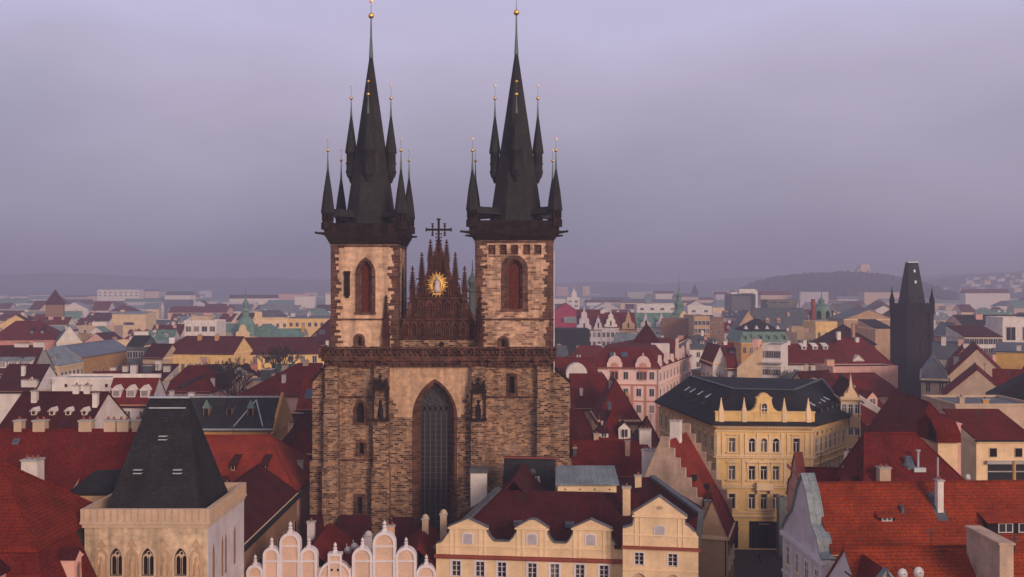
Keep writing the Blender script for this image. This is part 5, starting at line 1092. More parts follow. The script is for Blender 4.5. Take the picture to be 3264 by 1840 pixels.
for (pp, ss, tt) in (((e0, e1, R1, R2), (.30, .42, .58, .74), .40), ((e1, e2, R2, R3), (.12, .2, .76, .84), .18), ((e2, e3, R3, R4), (.24, .42, .58, .74), .30)):
    for s in ss:
        c = on(*pp, s, tt); m = MB(); m.ext([(-.5, -.2), (-.5, .35), (-.3, .6), (0, .7), (.3, .6), (.5, .35), (.5, -.2)], -.5, .7, 0); m.ext([(-.34, -.02), (-.34, .3), (0, .5), (.34, .3), (.34, -.02)], -.54, -.5, 1)
        o = m.build('roof_light', ['slate', 'glass_blue'], ro); d = Vector(pp[1])-Vector(pp[0]); o.location = c; o.rotation_euler = (0, 0, atan2(d.y, d.x))
        if pp[0] is not e1:
            c2 = on(*pp, s-.05, tt+.22); m = MB(); m.box(-.25, .25, -.6, .6, -.05, .1); o = m.build('skylight', 'metal_light', ro); o.location = c2+Vector((0,0,.05)); dn = on(*pp, s, tt+.3)-c; o.rotation_euler = (math.asin(dn.z/dn.length), 0, atan2(d.y, d.x))
for p0, p1, n_ in ((FP[5], FP[0], 10), (FP[1], FP[2], 7)):
    d = Vector((p1[0]-p0[0], p1[1]-p0[1])); a = atan2(d.y, d.x)
    for z, st_, h_ in ((15.6, 'trim', 2.2), (11.2, 'trim', 2.2), (6.6, 'plain', 2.3)): win_row(r, p0, p1, z, 1.0, h_, n_, st_)
    m = MB(); Ld = d.length
    for k in range(n_+1): m.box(max(.1, Ld*k/n_-.22), min(Ld-.1, Ld*k/n_+.22), -.16, 0, 15.0, 18.9)
    for z, e in ((5.4, .2), (10.1, .25), (14.75, .3)): m.box(0, Ld, -e, 0, z, z+.25)
    o = m.build('pilasters', 'trim_cream', r); o.location = (*p0, 0); o.rotation_euler = (0, 0, a)
# -- cream neighbour with a spiky gable
r, ro, zf, W = house('spire_house', 'tall cream house with one spiky white gable, right of the yellow palace', at(2680, 171), at(2743, 170.4), 13, 23.2, 26, 'y', 'cream', 'tile_dark', front=[(20.5, .8, 1.6, 3, 'plain'), (16.8, .8, 1.6, 3, 'plain'), (13, .8, 1.6, 3, 'plain')])
m = MB(); m.ext([(.5, 23.2), (.6, 23.9), (1.1, 24.2), (1.35, 25.2), (1.5, 26.4), (1.62, 27.4), (1.74, 26.4), (1.9, 25.2), (2.15, 24.2), (W-.6, 23.9), (W-.5, 23.2)], -.3, .6); m.box(-.1, W+.1, -.5, 0, 22.9, 23.4); m.build('spiky_gable', 'trim_cream', r)
m = MB(); m.box(W*.4, W*.9, -1.0, 0, 18.2, 20.0); m.build('oriel', 'tan', r)
house('red_house', 'red roof with two bright patches of wall, directly right of the spiky gable house', at(2742, 172), at(2860, 176), 15, 13.2, 20.2, 'x', 'cream', 'tile_red', ins=(0, 5), chim=[(.8, .12, 1, .6, 1.2, 'cream'), (.7, .2, .6, .6, 1.4, 'cream')])
r, ro, zf, W = house('red_house', 'red roof crossed by a long slanting white firewall, near the dark street canyon', at(2712, 193), at(2862, 197), 20, 15.5, 22.6, 'x', 'pink', 'tile_red', right=[(11, 1, 1.6, 5, 'far'), (7, 1, 1.6, 5, 'far')], dorm=[(.75, .2, 2.6, 1.8, 'gable', 'pink', 'tile_red')], chim=[(.55, .4, 2, .8, .9, 'metal_light')])
m = MB(); m.beam((W*.32, 8, 23), (W*.95, -.4, 16.2), .5, 2.4); m.build('firewall', 'white', ro)
house('red_house', 'dark red roof behind the spiky gable, below the black gate tower', at(2620, 200), at(2720, 205), 13, 18.5, 24.6, 'x', 'beige', 'tile_dark', chim=[(.2, .3, 1.0, .8, 1.2, 'white')])
# -- the lane's right hand houses, seen along their fronts
r, ro, zf, W = house('orange_house', 'wide bright orange tiled roof with a white chimney, filling the right foreground', (32.2, 99.6), (62, 101.0), 11.6, 15.4, 21.3, 'x', 'lavender', 'tile_orange', dorm=[(.22, .22, 1.7, .55, 'shed', 'dark_hole', 'tile_orange'), (.69, .12, 8.0, 1.3, 'shed', 'dark_hole', 'tile_orange', 3)], chim=[(.42, .30, .62, .7, 3.0, 'white')])
m = MB(); m.tube((W*.42+.05, 3.9, 20), (W*.42+.05, 3.9, 24.3), .1, .1, 8); m.build('flue_pipe', 'concrete', ro)
for fx, fy in ((.285, .28), (.40, .36), (.445, .40)):
    x, y = fx*W, fy*11.6; z = zf(x, y); m = MB(); m.extx([(y-.1, z-.2), (y-.15, z+.55), (y+.9, z+.8)], x-.16, x+.16, 0); m.build('vent_slit', 'sheet_dark', ro)
x, y = .42*W, 2.6; z = zf(x, y); MB().shell([[(x-.55, y-.1, zf(x, y-.1)+.12), (x+.55, y-.1, zf(x, y-.1)+.12), (x+.45, y+2.3, zf(x, y+2.3)+.12), (x-.75, y+2.3, zf(x, y+2.3)+.12)]], .1).build('lead_gutter', 'sheet_dark', ro)
m = MB(); g_ = [(-.6, 0), (-.6, 14.9), (.4, 15.3), (1.0, 16.6), (2.6, 17.6), (3.4, 19.2), (4.2, 20.6), (5.8, 22.3), (7.4, 20.6), (8.2, 19.2), (9.2, 17.6), (10.8, 16.6), (12.2, 15.3), (12.4, 14.9), (12.4, 0)]
m.extx(g_, -1.1, -.05); fw_ = m.build('front_gable', 'lavender', r)
m = MB()
for a, b in zip(g_[1:-2], g_[2:-1]): m.beam((-.6, a[0], a[1]+.16), (-.6, b[0], b[1]+.16), 1.5, .16)
m.build('coping', 'sheet_grey', fw_); m = MB(); m.box(-1.5, -1.1, -.6, 12.4, 14.4, 14.8); m.box(-1.3, -1.1, -.6, 12.4, 10.2, 10.5)
for y in (.2, 3.2, 6.2, 9.2, 11.8): m.box(-1.25, -1.1, y-.25, y+.25, 6, 14.4)
m.build('cornice', 'trim_white', fw_)
win_row(r, (-1.1, 12), (-1.1, 0), 11.4, 1.0, 2.0, 4, 'plain'); win_row(r, (-1.1, 12), (-1.1, 0), 7, 1.0, 2.0, 4, 'plain')
r, ro, zf, W = house('front_wing', 'lower orange red roof with white dishes and a small white gable, bottom right edge', (31.2, 86.0), (45.5, 86.6), 12.6, 12.4, 17.9, 'x', 'trim_white', 'tile_orange')
m = MB(); m.ext([(.2, 12), (.2, 15.9), (1.4, 17.4), (2.6, 15.9), (2.6, 12)], .6, 1.1, 0); m.shell([[(0, .3, 15.8), (1.4, .3, 17.5), (1.4, 6.4, 17.5), (0, 6.4, 15.8)], [(2.8, .3, 15.8), (2.8, 6.4, 15.8), (1.4, 6.4, 17.5), (1.4, .3, 17.5)]], .2, 1); do = m.build('dormer', ['trim_white', 'tile_red'], r)
m = MB(); m.beam((0, .55, 15.95), (1.4, .55, 17.65), .8, .2); m.beam((2.8, .55, 15.95), (1.4, .55, 17.65), .8, .2); m.build('coping', 'sheet_grey', do)
m = MB(); surround(m, 'round', 1.4, 1.0, 13.5, 15.6, .15, .5, .6); m.build('dormer_window', 'frame_lav', do); m = MB(); m.ext(arch_pts('round', 1.4, 1.0, 13.5, 15.6), .55, .58); m.build('dormer_glass', 'glass', do)
def dish(u, v, D, s, lab):
    m = MB(); m.lathe([(.03*s, 0), (.45*s, .05*s), (.62*s, .2*s)], 0, 0, 20, 0, 0, True); m.tube((0, 0, 0), (0, 0, .5*s), .04, .03, 6, 1); m.ball((0, 0, .5*s), .07*s, 1, 8, 5); m.tube((0, 0, -.02), (.0, .5, -.9), .05, .05, 6, 1)
    o = m.build('satellite_dish', ['dish', 'iron']); o.location = (px(u, D), D, pz(v, D)); o.rotation_euler = (R(80), 0, R(15)); tag(o, lab, 'satellite dish', 'satellite dishes on the orange roof')
dish(2874, 1830, 87.6, .8, 'lower left white satellite dish on the orange roof at the bottom edge'); dish(2925, 1826, 87.6, .85, 'higher right white satellite dish on the orange roof at the bottom edge')
m = MB(); x0, x1 = 42.2, 43.4; m.box(x0, x1, 86, 92.3, 0, 19.8); m.box(x0-.12, x1+.12, 85.9, 92.4, 19.8, 20.0); tag(m.build('firewall_block', 'firewall'), 'tall narrow plain cream firewall standing between the orange roofs', 'wall')
house('orange_house', 'last piece of orange tiled roof in the extreme bottom right corner', (px(3225, 88), 85), (52, 85.4), 12, 12, 17.6, 'x', 'cream', 'tile_orange')
r, ro, zf, W = house('lane_house', 'narrow peach house with red banded scrolled front in the lane before the yellow palace', (37.3, 124), (45, 123.3), 11, 14, 18.6, 'x', 'peach', 'tile_red')
m = MB(); g_ = [(-.4, 0), (-.4, 14), (.6, 14.6), (1.2, 16.2), (3, 17), (4, 19), (5.5, 20.6), (7, 19), (8, 17), (9.8, 16.2), (10.6, 14.6), (11.4, 14), (11.4, 0)]; m.extx(g_, -.9, -.05); fo = m.build('front_gable', 'peach', r)
m = MB()
for a, b in zip(g_[1:-2], g_[2:-1]): m.beam((-.5, a[0], a[1]+.12), (-.5, b[0], b[1]+.12), 1.1, .14)
m.build('coping', 'trim_red', fo); m = MB()
for z in (15.3, 17.8, 12, 9): m.box(-1.0, -.9, 0, 11, z, z+.5)
m.build('red_band', 'rose', fo); win_row(r, (-.9, 11), (-.9, 0), 9.7, .9, 1.8, 3, 'plain'); win_row(r, (-.9, 11), (-.9, 0), 5.5, .9, 1.8, 3, 'plain')
m = MB(); m.box(-.3, .3, -.3, .3, 0, .9); m.lathe([(.5, .9), (.42, 1.8), (.22, 2.3), (.3, 2.6), (.05, 2.9)], 0, 0, 8); m.box(-.06, .06, -.06, .06, 2.9, 3.9); m.box(-.3, .3, -.05, .05, 3.4, 3.52); st = m.build('roof_statue', 'iron'); st.location = (34.2, 112.4, 14.6); tag(st, 'dark statue topped by a cross on the lane front gable', 'statue')
house('lane_house', 'purple red roof with pale gable between the grey coping and the big red hipped roof', (37.6, 113.5), (44, 114), 10, 14.5, 19.4, 'x', 'cream', 'tile_dark', ins=(2, 2))
house('blue_house', 'narrow blue grey house end at the right edge of the yellow palace shops', (px(2484, 156), 156), (px(2506, 156), 156), 1.6, 8.7, 8.7, 'flat', 'sheet_grey', 'lead')
house('firewall_house', 'stained blank firewall left of the big red hipped roof', at(2686, 124), at(2765, 123), 12, 19.6, 19.6, 'flat', 'firewall', 'sheet_dark', parapet=.3)
# -- big red hipped roof and what stands on and behind it
r, ro, zf, W = house('red_house', 'big red hipped roof with skylights, behind the wide orange roof', at(2760, 115), at(3150, 115.5), 12, 17.0, 24.3, 'x', 'cream', 'tile_red', ins=(2.2, 6), sky=[(.46, .28, .9, 1.1)], chim=[(.185, .12, 1.3, 1.1, 2.2, 'beige', 1)])
m = MB(); x, y = px(2932, 118)-px(2760, 115), 3.0; z = zf(x, y); m.tube((x, y, z-.3), (x, y, z+2.0), .14, .14, 8); m.lathe([(.3, z+2.0), (.3, z+2.15)], x, y, 8); m.box(x-.7, x+.7, y-.6, y+.6, z-.4, z+.1); m.build('vent_pipe', 'metal_light', ro)
m = MB(); x, y = W*.42, 3.2; z = zf(x, y); m.tube((x, y, z-.3), (x, y, z+1.1), .22, .2, 8); m.lathe([(.5, z), (.25, z+.35)], x, y, 8); m.build('vent_pipe', 'sheet_dark', ro)
x, y = W*.9, 2.5; d_ = MB().lathe([(.03, 0), (.3, .05), (.42, .15)], 0, 0, 14, 0, 0, True).build('satellite_dish', 'dish', ro); d_.location = (x, y-.4, zf(x, y)+.9); d_.rotation_euler = (R(80), 0, R(20))
r = empty('lift_house', (px(2990, 121), 121, 0), 0, 'tall whitish lift house with red rounded roof rising from the big hipped roof', 'lift house'); w_ = px(3052, 121)-px(2990, 121)
m = MB(); m.box(0, w_, 0, 5, 14, 23.4); m.build('wall', 'cream', r); m = MB(); m.extx([(-.5, 23.3), (-.5, 24.4), (1.2, 25.9), (3, 26.4), (5.4, 25.2), (5.4, 23.3)], -.35, w_+.2); m.build('roof', 'tile_red', r)
m = MB(); m.box(w_+.1, w_+1.1, 1.5, 3, 15, 25.2); m.box(w_, w_+1.2, 1.4, 3.1, 25.2, 25.4); m.build('chimney', 'pink', r); MB().extx([(-.3, 23.5), (.6, 24.9), (1.6, 25.6), (1.6, 23.5)], -.45, -.36).build('louvre', 'dark_hole', r)
house('red_house', 'red roof with a broken ridge leading down to the street canyon, behind the lift house', at(2880, 142), at(3135, 141), 24, 17.0, 25.0, 'y', 'beige', 'tile_red', ins=(6, 0), sky=())
r, ro, zf, W = house('courtyard_house', 'cream house with two small dark windows over a wide glazed opening, right edge', at(3112, 130), at(3300, 130), 10, 22.3, 25.0, 'shed', 'cream', 'tile_red', front=[(20.0, .9, 1.1, 2, 'hole', 2.2)], left=[(19, .9, 1.2, 1, 'hole')])
m = MB(); m.box(1.5, W, -.06, .02, 16.2, 19.0, 0); m.box(1.2, W, -.5, .0, 19.1, 19.5, 1); m.box(1.5, W, -.09, -.05, 18.0, 18.15, 1); m.build('glazed_opening', ['glass', 'concrete'], r)
r, ro, zf, W = house('courtyard_house', 'low cream court building with a tall ochre chimney, half hidden at the right edge', at(3120, 123), at(3300, 123), 6.5, 15.2, 15.2, 'flat', 'cream', 'sheet_dark', parapet=.25)
m = MB(); m.box(2.9, 3.9, -2.4, -1.4, 10, 17.4); m.frustum([(2.9,-2.4),(3.9,-2.4),(3.9,-1.4),(2.9,-1.4)], [(3.2,-2.1),(3.6,-2.1),(3.6,-1.7),(3.2,-1.7)], 17.4, 18); m.tube((3.4, -1.9, 18), (3.4, -1.9, 21), .22, .2, 8); tag(m.build('chimney', 'ochre', r), None)
house('flat_house', 'long plain beige building with grey flat roof at the right edge, red roof before it', at(3046, 158), at(3310, 158), 13, 23.2, 23.2, 'flat', 'beige', 'sheet_dark', chim=[(.2, .3, .8, .8, .9, 'beige'), (.45, .2, 1, .8, .7, 'ochre')])
house('black_gable_house', 'black slate gable roof above the grey flat roof at the right edge', *ray(3150, 176, 12), 14, 22.5, 26.2, 'y', 'slate_black', 'slate_black')
house('red_house', 'beige gable with red roof facing the viewer, upper right, nearer of two', *ray(3000, 205, 13.6), 18, 19.4, 25.6, 'y', 'beige', 'tile_red'); house('red_house', 'red roof running out of the frame beside the nearer beige gable', *ray(3165, 206, 16), 12, 20.2, 24.8, 'x', 'pink', 'tile_red')
house('red_house', 'wide beige gable with long red roof slope, upper right, farther of two', *ray(3008, 236, 14.5), 34, 20.4, 28.0, 'y', 'beige', 'tile_red', chim=[(.2, .4, 1.2, 1, 1.5, 'white')])
house('yellow_house', 'plain yellow wall under grey roof at the right edge behind the gables', *ray(3175, 292, 20), 14, 23.6, 25.6, 'shed', 'gold_wall', 'sheet_dark', chim=[(.3, .1, 1.2, 1, 1.5, 'white')]); house('yellow_house', 'yellow wall under slanting red eaves right of the slate gable house', *ray(3020, 275, 8), 24, 20.5, 25.5, 'y', 'gold_wall', 'tile_red', chim=[(.6, .2, 1.5, 1, 2, 'white')])
house('slate_house', 'beige house with steep grey slate roof beside the dark street canyon', *ray(2937, 228, 5.6), 30, 21.4, 25.6, 'y', 'beige', 'sheet_dark', ins=(4, 0), front=[(18.4, .9, 2.2, 2, 'far'), (14.2, .9, 2.2, 2, 'far')], left=[(18, .9, 1.8, 6, 'far'), (14, .9, 1.8, 6, 'far')])
house('grey_roof_house', 'grey roofed house with stepped firewall at the foot of the black tower', *ray(2972, 310, 11), 18, 20.5, 25.0, 'x', 'grey', 'sheet_dark', chim=[(.3, .4, 1.4, 1, 2.5, 'white'), (.75, .4, 1.5, 1, 1.8, 'pink')])
house('white_office', 'white building with a ribbon of windows under a dark maroon roof, right of the tower', at(3075, 372), at(3195, 372), 16, 24.0, 27.6, 'shed', 'white', 'tile_dark', front=[(21.2, 1.5, 2.0, 8, 'far'), (17.6, 1.5, 2, 8, 'far')]); house('white_office', 'plain white cubic block with one tall window at the right edge', at(3196, 385), at(3300, 385), 14, 30.5, 30.5, 'flat', 'white', 'sheet_dark', front=[(22, 3.5, 5, 2, 'far')], parapet=.4)
house('grey_roof_house', 'long dark grey roof above the white office building', at(3068, 440), at(3300, 440), 18, 26, 30, 'x', 'pink', 'slate', chim=[(.3, .3, 3, 1.5, 2, 'pink')])
house('villa', 'orange brick villa with white pediment right of the black tower', at(3015, 400), at(3075, 400), 14, 23, 28, 'y', 'rose', 'sheet_dark', front=[(19, 1.2, 2, 3, 'far')])
# -- black Gothic gate tower
D0 = 365.0; tx = px(2906, D0); r = empty('gate_tower', (tx, D0, 0), R(12), 'soot black Gothic gate tower with steep wedge roof and corner turrets', 'tower'); h = 4.55
m = MB(); m.box(-h, h, -h, h, 0, 31.5)
for sx_, sy in ((-1, -1), (1, -1), (1, 1), (-1, 1)): m.box(sx_*h-.8, sx_*h+.8, sy*h-.8, sy*h+.8, 0, 36)
m.box(-h-.3, h+.3, -h-.3, h+.3, 25.6, 26.2); m.box(-h, h, -h, h, 31.5, 33.2); m.build('wall', 'tower_black', r)
m = MB()
for a in range(4):
    for x in (-2.5, 0, 2.5):
        for z0_, z1_ in ((13, 24), (26.6, 31)):
            q_ = MB(); surround(q_, 'point', x, 1.7, z0_, z1_, .25, -h-.22, -h+.02)
            for v in q_.v: pass
            c, s = cos(a*pi/2), sin(a*pi/2); m.add([(v[0]*c-v[1]*s, v[0]*s+v[1]*c, v[2]) for v in q_.v], q_.f)
m.build('tracery', 'gable_stone', r)
m = MB(); m.box(-h-.9, h+.9, -h-.9, h+.9, 33.2, 34.0)
for a, b, c, d in ((-h-.9, h+.9, -h-.9, -h-.5), (-h-.9, h+.9, h+.5, h+.9), (-h-.9, -h-.5, -h-.5, h+.5), (h+.5, h+.9, -h-.5, h+.5)): m.box(a, b, c, d, 34.0, 36.6)
for k in range(9):
    x = -h-.9+(2*h+1.8)*k/8; m.box(x-.2, x+.2, -h-1.0, -h-.9, 33.6, 37.0)
m.build('gallery', 'tower_black', r)
for sx_, sy in ((-1, -1), (1, -1), (1, 1), (-1, 1)):
    x, y = sx_*(h+.35), sy*(h+.35); m = MB(); m.lathe([(.4, 31.2), (.9, 33), (.9, 37.4), (1.0, 37.6), (.4, 40), (.06, 42.4)], x, y, 8); m.ball((x, y, 42.7), .18, 0, 6, 4); m.build('corner_turret', 'tower_black', r)
m = MB(); e = 3.65; zt = pz(838, D0); P = [(-e,-e,34.2),(e,-e,34.2),(e,e,34.2),(-e,e,34.2)]; T = [(-2.0,-1.0,zt),(2.0,-1.0,zt),(2.0,1.0,zt),(-2.0,1.0,zt)]
m.add(P+T, [(0,1,5,4),(1,2,6,5),(2,3,7,6),(3,0,4,7),(4,5,6,7)]); ro = m.build('roof', 'slate', r)
m = MB(); m.box(-2.1, 2.1, -1.05, 1.05, zt, zt+.35)
for x in (-1.9, 1.9): m.tube((x, 0, zt), (x, 0, zt+3.2), .1, .04, 5); m.ball((x, 0, zt+1.8), .22, 0, 6, 4)
m.build('ridge_rail', 'metal_light', ro)
for z, x in ((38.5, -1.5), (38.5, 1.5), (44, 0), (48, 0)):
    y = -e+(e-.9)*(z-34.2)/(zt-34.2); MB().box(x-.4, x+.4, y-.35, y+.5, z-.1, z+.9).build('dormer', 'metal_light' if z > 40 else 'slate', ro)

# ================================================================ people in the lane
def person(label, x, y, rz, coat, stride):
    """one continuous skinned body, standing or walking"""
    J = [(0,0,.92), (0,0,1.14), (0,.0,1.38), (0,-.01,1.50), (0,-.03,1.62), (0,-.02,1.76), (-.20,0,1.40), (-.26,.05*stride,1.14), (-.25,-.12*stride,.90), (.20,0,1.40), (.26,-.05*stride,1.14), (.25,-.14,.90),
         (-.10,0,.88), (-.11,-.16*stride,.48), (-.11,.02*stride,.07), (.10,0,.88), (.11,.10*stride,.48), (.11,.24*stride,.10), (-.11,-.14+.02*stride,.03), (.11,-.14+.24*stride,.05)]
    Ed = [(0,1),(1,2),(2,3),(3,4),(4,5),(2,6),(6,7),(7,8),(2,9),(9,10),(10,11),(0,12),(12,13),(13,14),(0,15),(15,16),(16,17),(14,18),(17,19)]
    Rd = [.17,.16,.17,.065,.095,.075,.09,.065,.045,.09,.065,.045,.11,.075,.05,.11,.075,.05,.04,.04]
    me = bpy.data.meshes.new('person'); me.from_pydata(J, Ed, []); o = bpy.data.objects.new('person', me); COL.objects.link(o)
    sk = o.modifiers.new('skin', 'SKIN'); lay = me.skin_vertices[0] if me.skin_vertices else None
    if lay is None:
        bm = bmesh.new(); bm.from_mesh(me); bm.verts.layers.skin.verify(); bm.to_mesh(me); bm.free(); lay = me.skin_vertices[0]
    for v, q in zip(lay.data, Rd): v.radius = (q, q*.8)
    lay.data[0].use_root = True; o.modifiers.new('round', 'SUBSURF').levels = 1; o.modifiers['round'].render_levels = 1
    me.materials.append(M[coat]); o.location = (x, y, .06); o.rotation_euler = (0, 0, rz); tag(o, label, 'person', 'people in the lane')
    hd = MB(); hd.ball((0, -.05, 1.665), .098, 0, 10, 7, 1.2); hd.build('face', 'skin', o)
    hr = MB(); hr.ball((0, -.015, 1.715), .108, 0, 10, 7, .95); hr.build('hair', 'bark', o)
plain('skin', (.45, .27, .2), .7); plain('coat_dark', (.018, .018, .022), .9); plain('coat_red', (.14, .02, .02), .9); plain('coat_grey', (.09, .09, .1), .9)
person('person in a dark coat walking past the left shop window', px(2322, 152), 152, .4, 'coat_dark', 1); person('person in a grey coat standing at the left edge of the dark lane', px(2316, 146.5), 146.5, -.8, 'coat_grey', .3)
person('person in a dark coat in the middle of the lane before the big shop window', px(2420, 151), 151, 2.2, 'coat_dark', .9); person('person in a dull red coat beside the blue grey house end', px(2476, 153.6), 153.6, 1.4, 'coat_red', .5)
# ================================================================ middle distance: landmarks of the new town
# -- pink corner building with ornate gables
PA, PB, PC = (21.5, 262.0), (38.3, 260.0), (54.8, 305.0); a0 = atan2(PB[1]-PA[1], PB[0]-PA[0]); r = empty('pink_corner_building', (*PA, 0), a0, 'ornate pink corner building with red mansard roof and two round gables', 'building')
def lp(p): dx, dy = p[0]-PA[0], p[1]-PA[1]; return (dx*cos(a0)+dy*sin(a0), -dx*sin(a0)+dy*cos(a0))
B_, C_ = lp(PB), lp(PC); W = B_[0]; bk = (C_[0]-17, C_[1]+2); ze = 21.2; m = MB(); m.prism([(0, 0), B_, C_, bk, (0, 18)], 0, ze); m.build('wall', 'pink_pale', r)
q0, q1, q2 = (2.5, 4, 26.2), (W-2.5, 5, 26.2), (C_[0]-6, C_[1]-2, 27); m = MB()
m.shell([[(0, -.5, ze), (W+.5, -.5, ze), q1, q0], [(W+.5, -.5, ze), (C_[0]+.5, C_[1], ze+.2), q2, q1], [q0, q1, q2, (bk[0]+3, bk[1]-3, 27), (3, 15, 26.4)], [(0, 18, ze), (0, -.5, ze), q0, (3, 15, 26.4)]], .25); ro = m.build('roof', 'tile_red', r)
for fx in (.12, .3): x = fx*W+3; m = MB(); m.shell([[(x-.8, 1.6, 24.1), (x+.8, 1.6, 24.1), (x+.8, 2.4, 25.1), (x-.8, 2.4, 25.1)]], .3); m.build('skylight', 'glass_blue', ro)
m = MB(); c = Vector((W*.72+(C_[0]-W)*.55, C_[1]*.45)); m.lathe([(5.2, 25.8), (5.0, 27.2), (.3, 31.8), (.1, 33.4)], c.x-4, c.y+5, 4, 0, pi/4); m.build('pyramid_roof', 'tile_dark', ro)
m = MB(); d = Vector((C_[0]-W, C_[1])); Ld = d.length; aw = atan2(d.y, d.x)
for u in (1960, 2050):
    x = px(u, 261)-PA[0]; g = MB(); g.ext([(-2.0, 20.6), (-2.0, 22.4)]+[(1.75*cos(pi-pi*k/8), 22.6+1.7*sin(pi*k/8)) for k in range(9)]+[(2.0, 22.4), (2.0, 20.6)], -.3, 1.6, 0); g.box(-.15, .15, -.2, .2, 24.2, 25.1); gg = g.build('round_gable', 'pink_pale', r); gg.location = (x, 0, 0)
    g = MB(); g.ext(arch_pts('round', 0, 2.0, 18, 22.6), -.36, -.31, 0); g.box(-.85, -.1, -.42, -.36, 18.2, 20.2, 1); g.box(.1, .85, -.42, -.36, 18.2, 20.2, 1); g.build('gable_window', ['rose', 'glass'], gg)
for z, n_ in ((18.2, 5), (13.8, 5), (9.5, 5)): win_row(r, (0, 0), (W, 0), z, 1.1, 1.9, n_, 'far')
for z, n_ in ((17.6, 10), (13.4, 10), (9.0, 10)): win_row(r, B_, C_, z, 1.1, 2.1, n_, 'far')
o = MB()
for z, e in ((16.6, .3), (20.9, .5), (12.3, .2)): o.box(0, W, -e, 0, z, z+.35)
for x in (.02, .2, .4, .6, .8, .98): o.box(W*x-.3, W*x+.3, -.15, 0, 4, 16.6)
o.build('moulding', 'rose', r)
o = MB()
for z, e in ((16.4, .35), (20.9, .6), (12.2, .2)): o.box(0, Ld, -e, 0, z, z+.4)
for k in range(11): o.box(Ld*k/10-.35, Ld*k/10+.35, -.22, 0, 3, 20.9)
for k, hgt in ((.05, 3.2), (.22, 3.4), (.4, 2.6), (.56, 6.5), (.66, 3.4), (.75, 3.8), (.92, 4.6)): x = Ld*k; o.ext([(x-1.3, 21.2), (x-.8, 21.2+hgt*.45), (x-.25, 21.2+hgt*.7), (x, 21.2+hgt), (x+.25, 21.2+hgt*.7), (x+.8, 21.2+hgt*.45), (x+1.3, 21.2)], -.3, .6)
og = o.build('ornate_gables', 'pink_pale', r); og.location = (*B_, 0); og.rotation_euler = (0, 0, aw)
m = MB(); m.box(0, 5, 0, 5, 20, 26.6); b2 = m.build('attic_block', 'white', r); b2.location = (W-1.5, 16, 0)
# -- row of ornate fronts with baroque gables behind a black netted block
def gable_profile(x, w, z0, h, kind):
    if kind == 'step': return [(x-w, z0), (x-w, z0+h*.18), (x-w*.72, z0+h*.22), (x-w*.68, z0+h*.45), (x-w*.42, z0+h*.5), (x-w*.38, z0+h*.72), (x-w*.16, z0+h*.76), (x, z0+h), (x+w*.16, z0+h*.76), (x+w*.38, z0+h*.72), (x+w*.42, z0+h*.5), (x+w*.68, z0+h*.45), (x+w*.72, z0+h*.22), (x+w, z0+h*.18), (x+w, z0)]
    if kind == 'tri': return [(x-w, z0), (x-w, z0+h*.3), (x-w*.5, z0+h*.4), (x, z0+h), (x+w*.5, z0+h*.4), (x+w, z0+h*.3), (x+w, z0)]
    p = []
    for k in range(6): p += [(x-w+w*.8*k/6, z0+h*.9*k/6+(.12*h if k else 0)), (x-w+w*.8*(k+.8)/6, z0+h*.9*k/6+.12*h)]
    return p + [(x-w*.15, z0+h*.97), (x, z0+h), (x+w*.15, z0+h*.97)] + [(2*x-a, b) for a, b in reversed(p)]
def front_house(label, u0, u1, D, ze, zr, wm, rm, gables, rows, dep=16):
    r, ro, zf, W = house('ornate_building', label, at(u0, D), at(u1, D), dep, ze, zr, 'x', wm, rm, 'building', front=rows)
    for (u, w, h, kind, mm) in gables:
        x = px(u, D)-px(u0, D); m = MB(); m.ext(gable_profile(x, w, ze-.4, h, kind), -.35, .7); g = m.build('gable', mm or wm, r)
        m = MB(); m.box(x-.35, x+.35, -.42, -.34, ze+.4, ze+.4+min(2.4, h*.35)); m.build('gable_window', 'dark_hole', g)
    return r, W
rows3 = lambda n: [(18.6, 1.3, 2.2, n, 'far'), (14.2, 1.3, 2.2, n, 'far')]
front_house('lavender palace front with tall stepped gable, far left of the ornate row', 1842, 1917, 480, 22.5, 31.5, 'lavender', 'tile_red', [(1862, 3.4, 11.5, 'step', None), (1907, 2.2, 7.0, 'step', None)], rows3(5))
front_house('lavender front with one square topped gable, second of the ornate row', 1918, 1974, 480, 23.6, 29.5, 'lavender', 'tile_red', [(1947, 3.0, 8.4, 'step', 'white')], rows3(4))
front_house('tan front with one sharp pointed gable in the ornate row', 1975, 2028, 480, 22.6, 29.8, 'tan', 'tile_red', [(2003, 3.0, 9.4, 'tri', None)], rows3(4))
front_house('lavender front with green copper roof and two small gables', 2029, 2147, 482, 23.5, 29.8, 'lavender', 'copper', [(2058, 2.4, 7.2, 'tri', None), (2108, 2.6, 7.2, 'tri', None)], rows3(8))
r, W = front_house('cream front with one big scalloped round eyed gable, right end of the ornate row', 2147, 2211, 476, 22.0, 29.0, 'cream', 'copper', [(2179, 4.6, 9.6, 'scal', None)], rows3(4))
m = MB(); m.lathe([(.75, 0), (.75, .1)], 0, 0, 12); o = m.build('round_window', 'dark_hole', r); o.location = (px(2179, 476)-px(2147, 476), -.4, 27.2); o.rotation_euler = (pi/2, 0, 0)
def lantern_tower(name, label, u, D, zb, prof, m1='copper', n=8, cat='tower', base=None):
    r = empty(name, (px(u, D), D, 0), 0, label, cat)
    if base: b = MB(); b.box(-base[0], base[0], -base[0], base[0], 0, zb); b.build('wall', base[1], r)
    MB().lathe(prof, 0, 0, n, 0, pi/8).build('spire', m1, r)
    return r
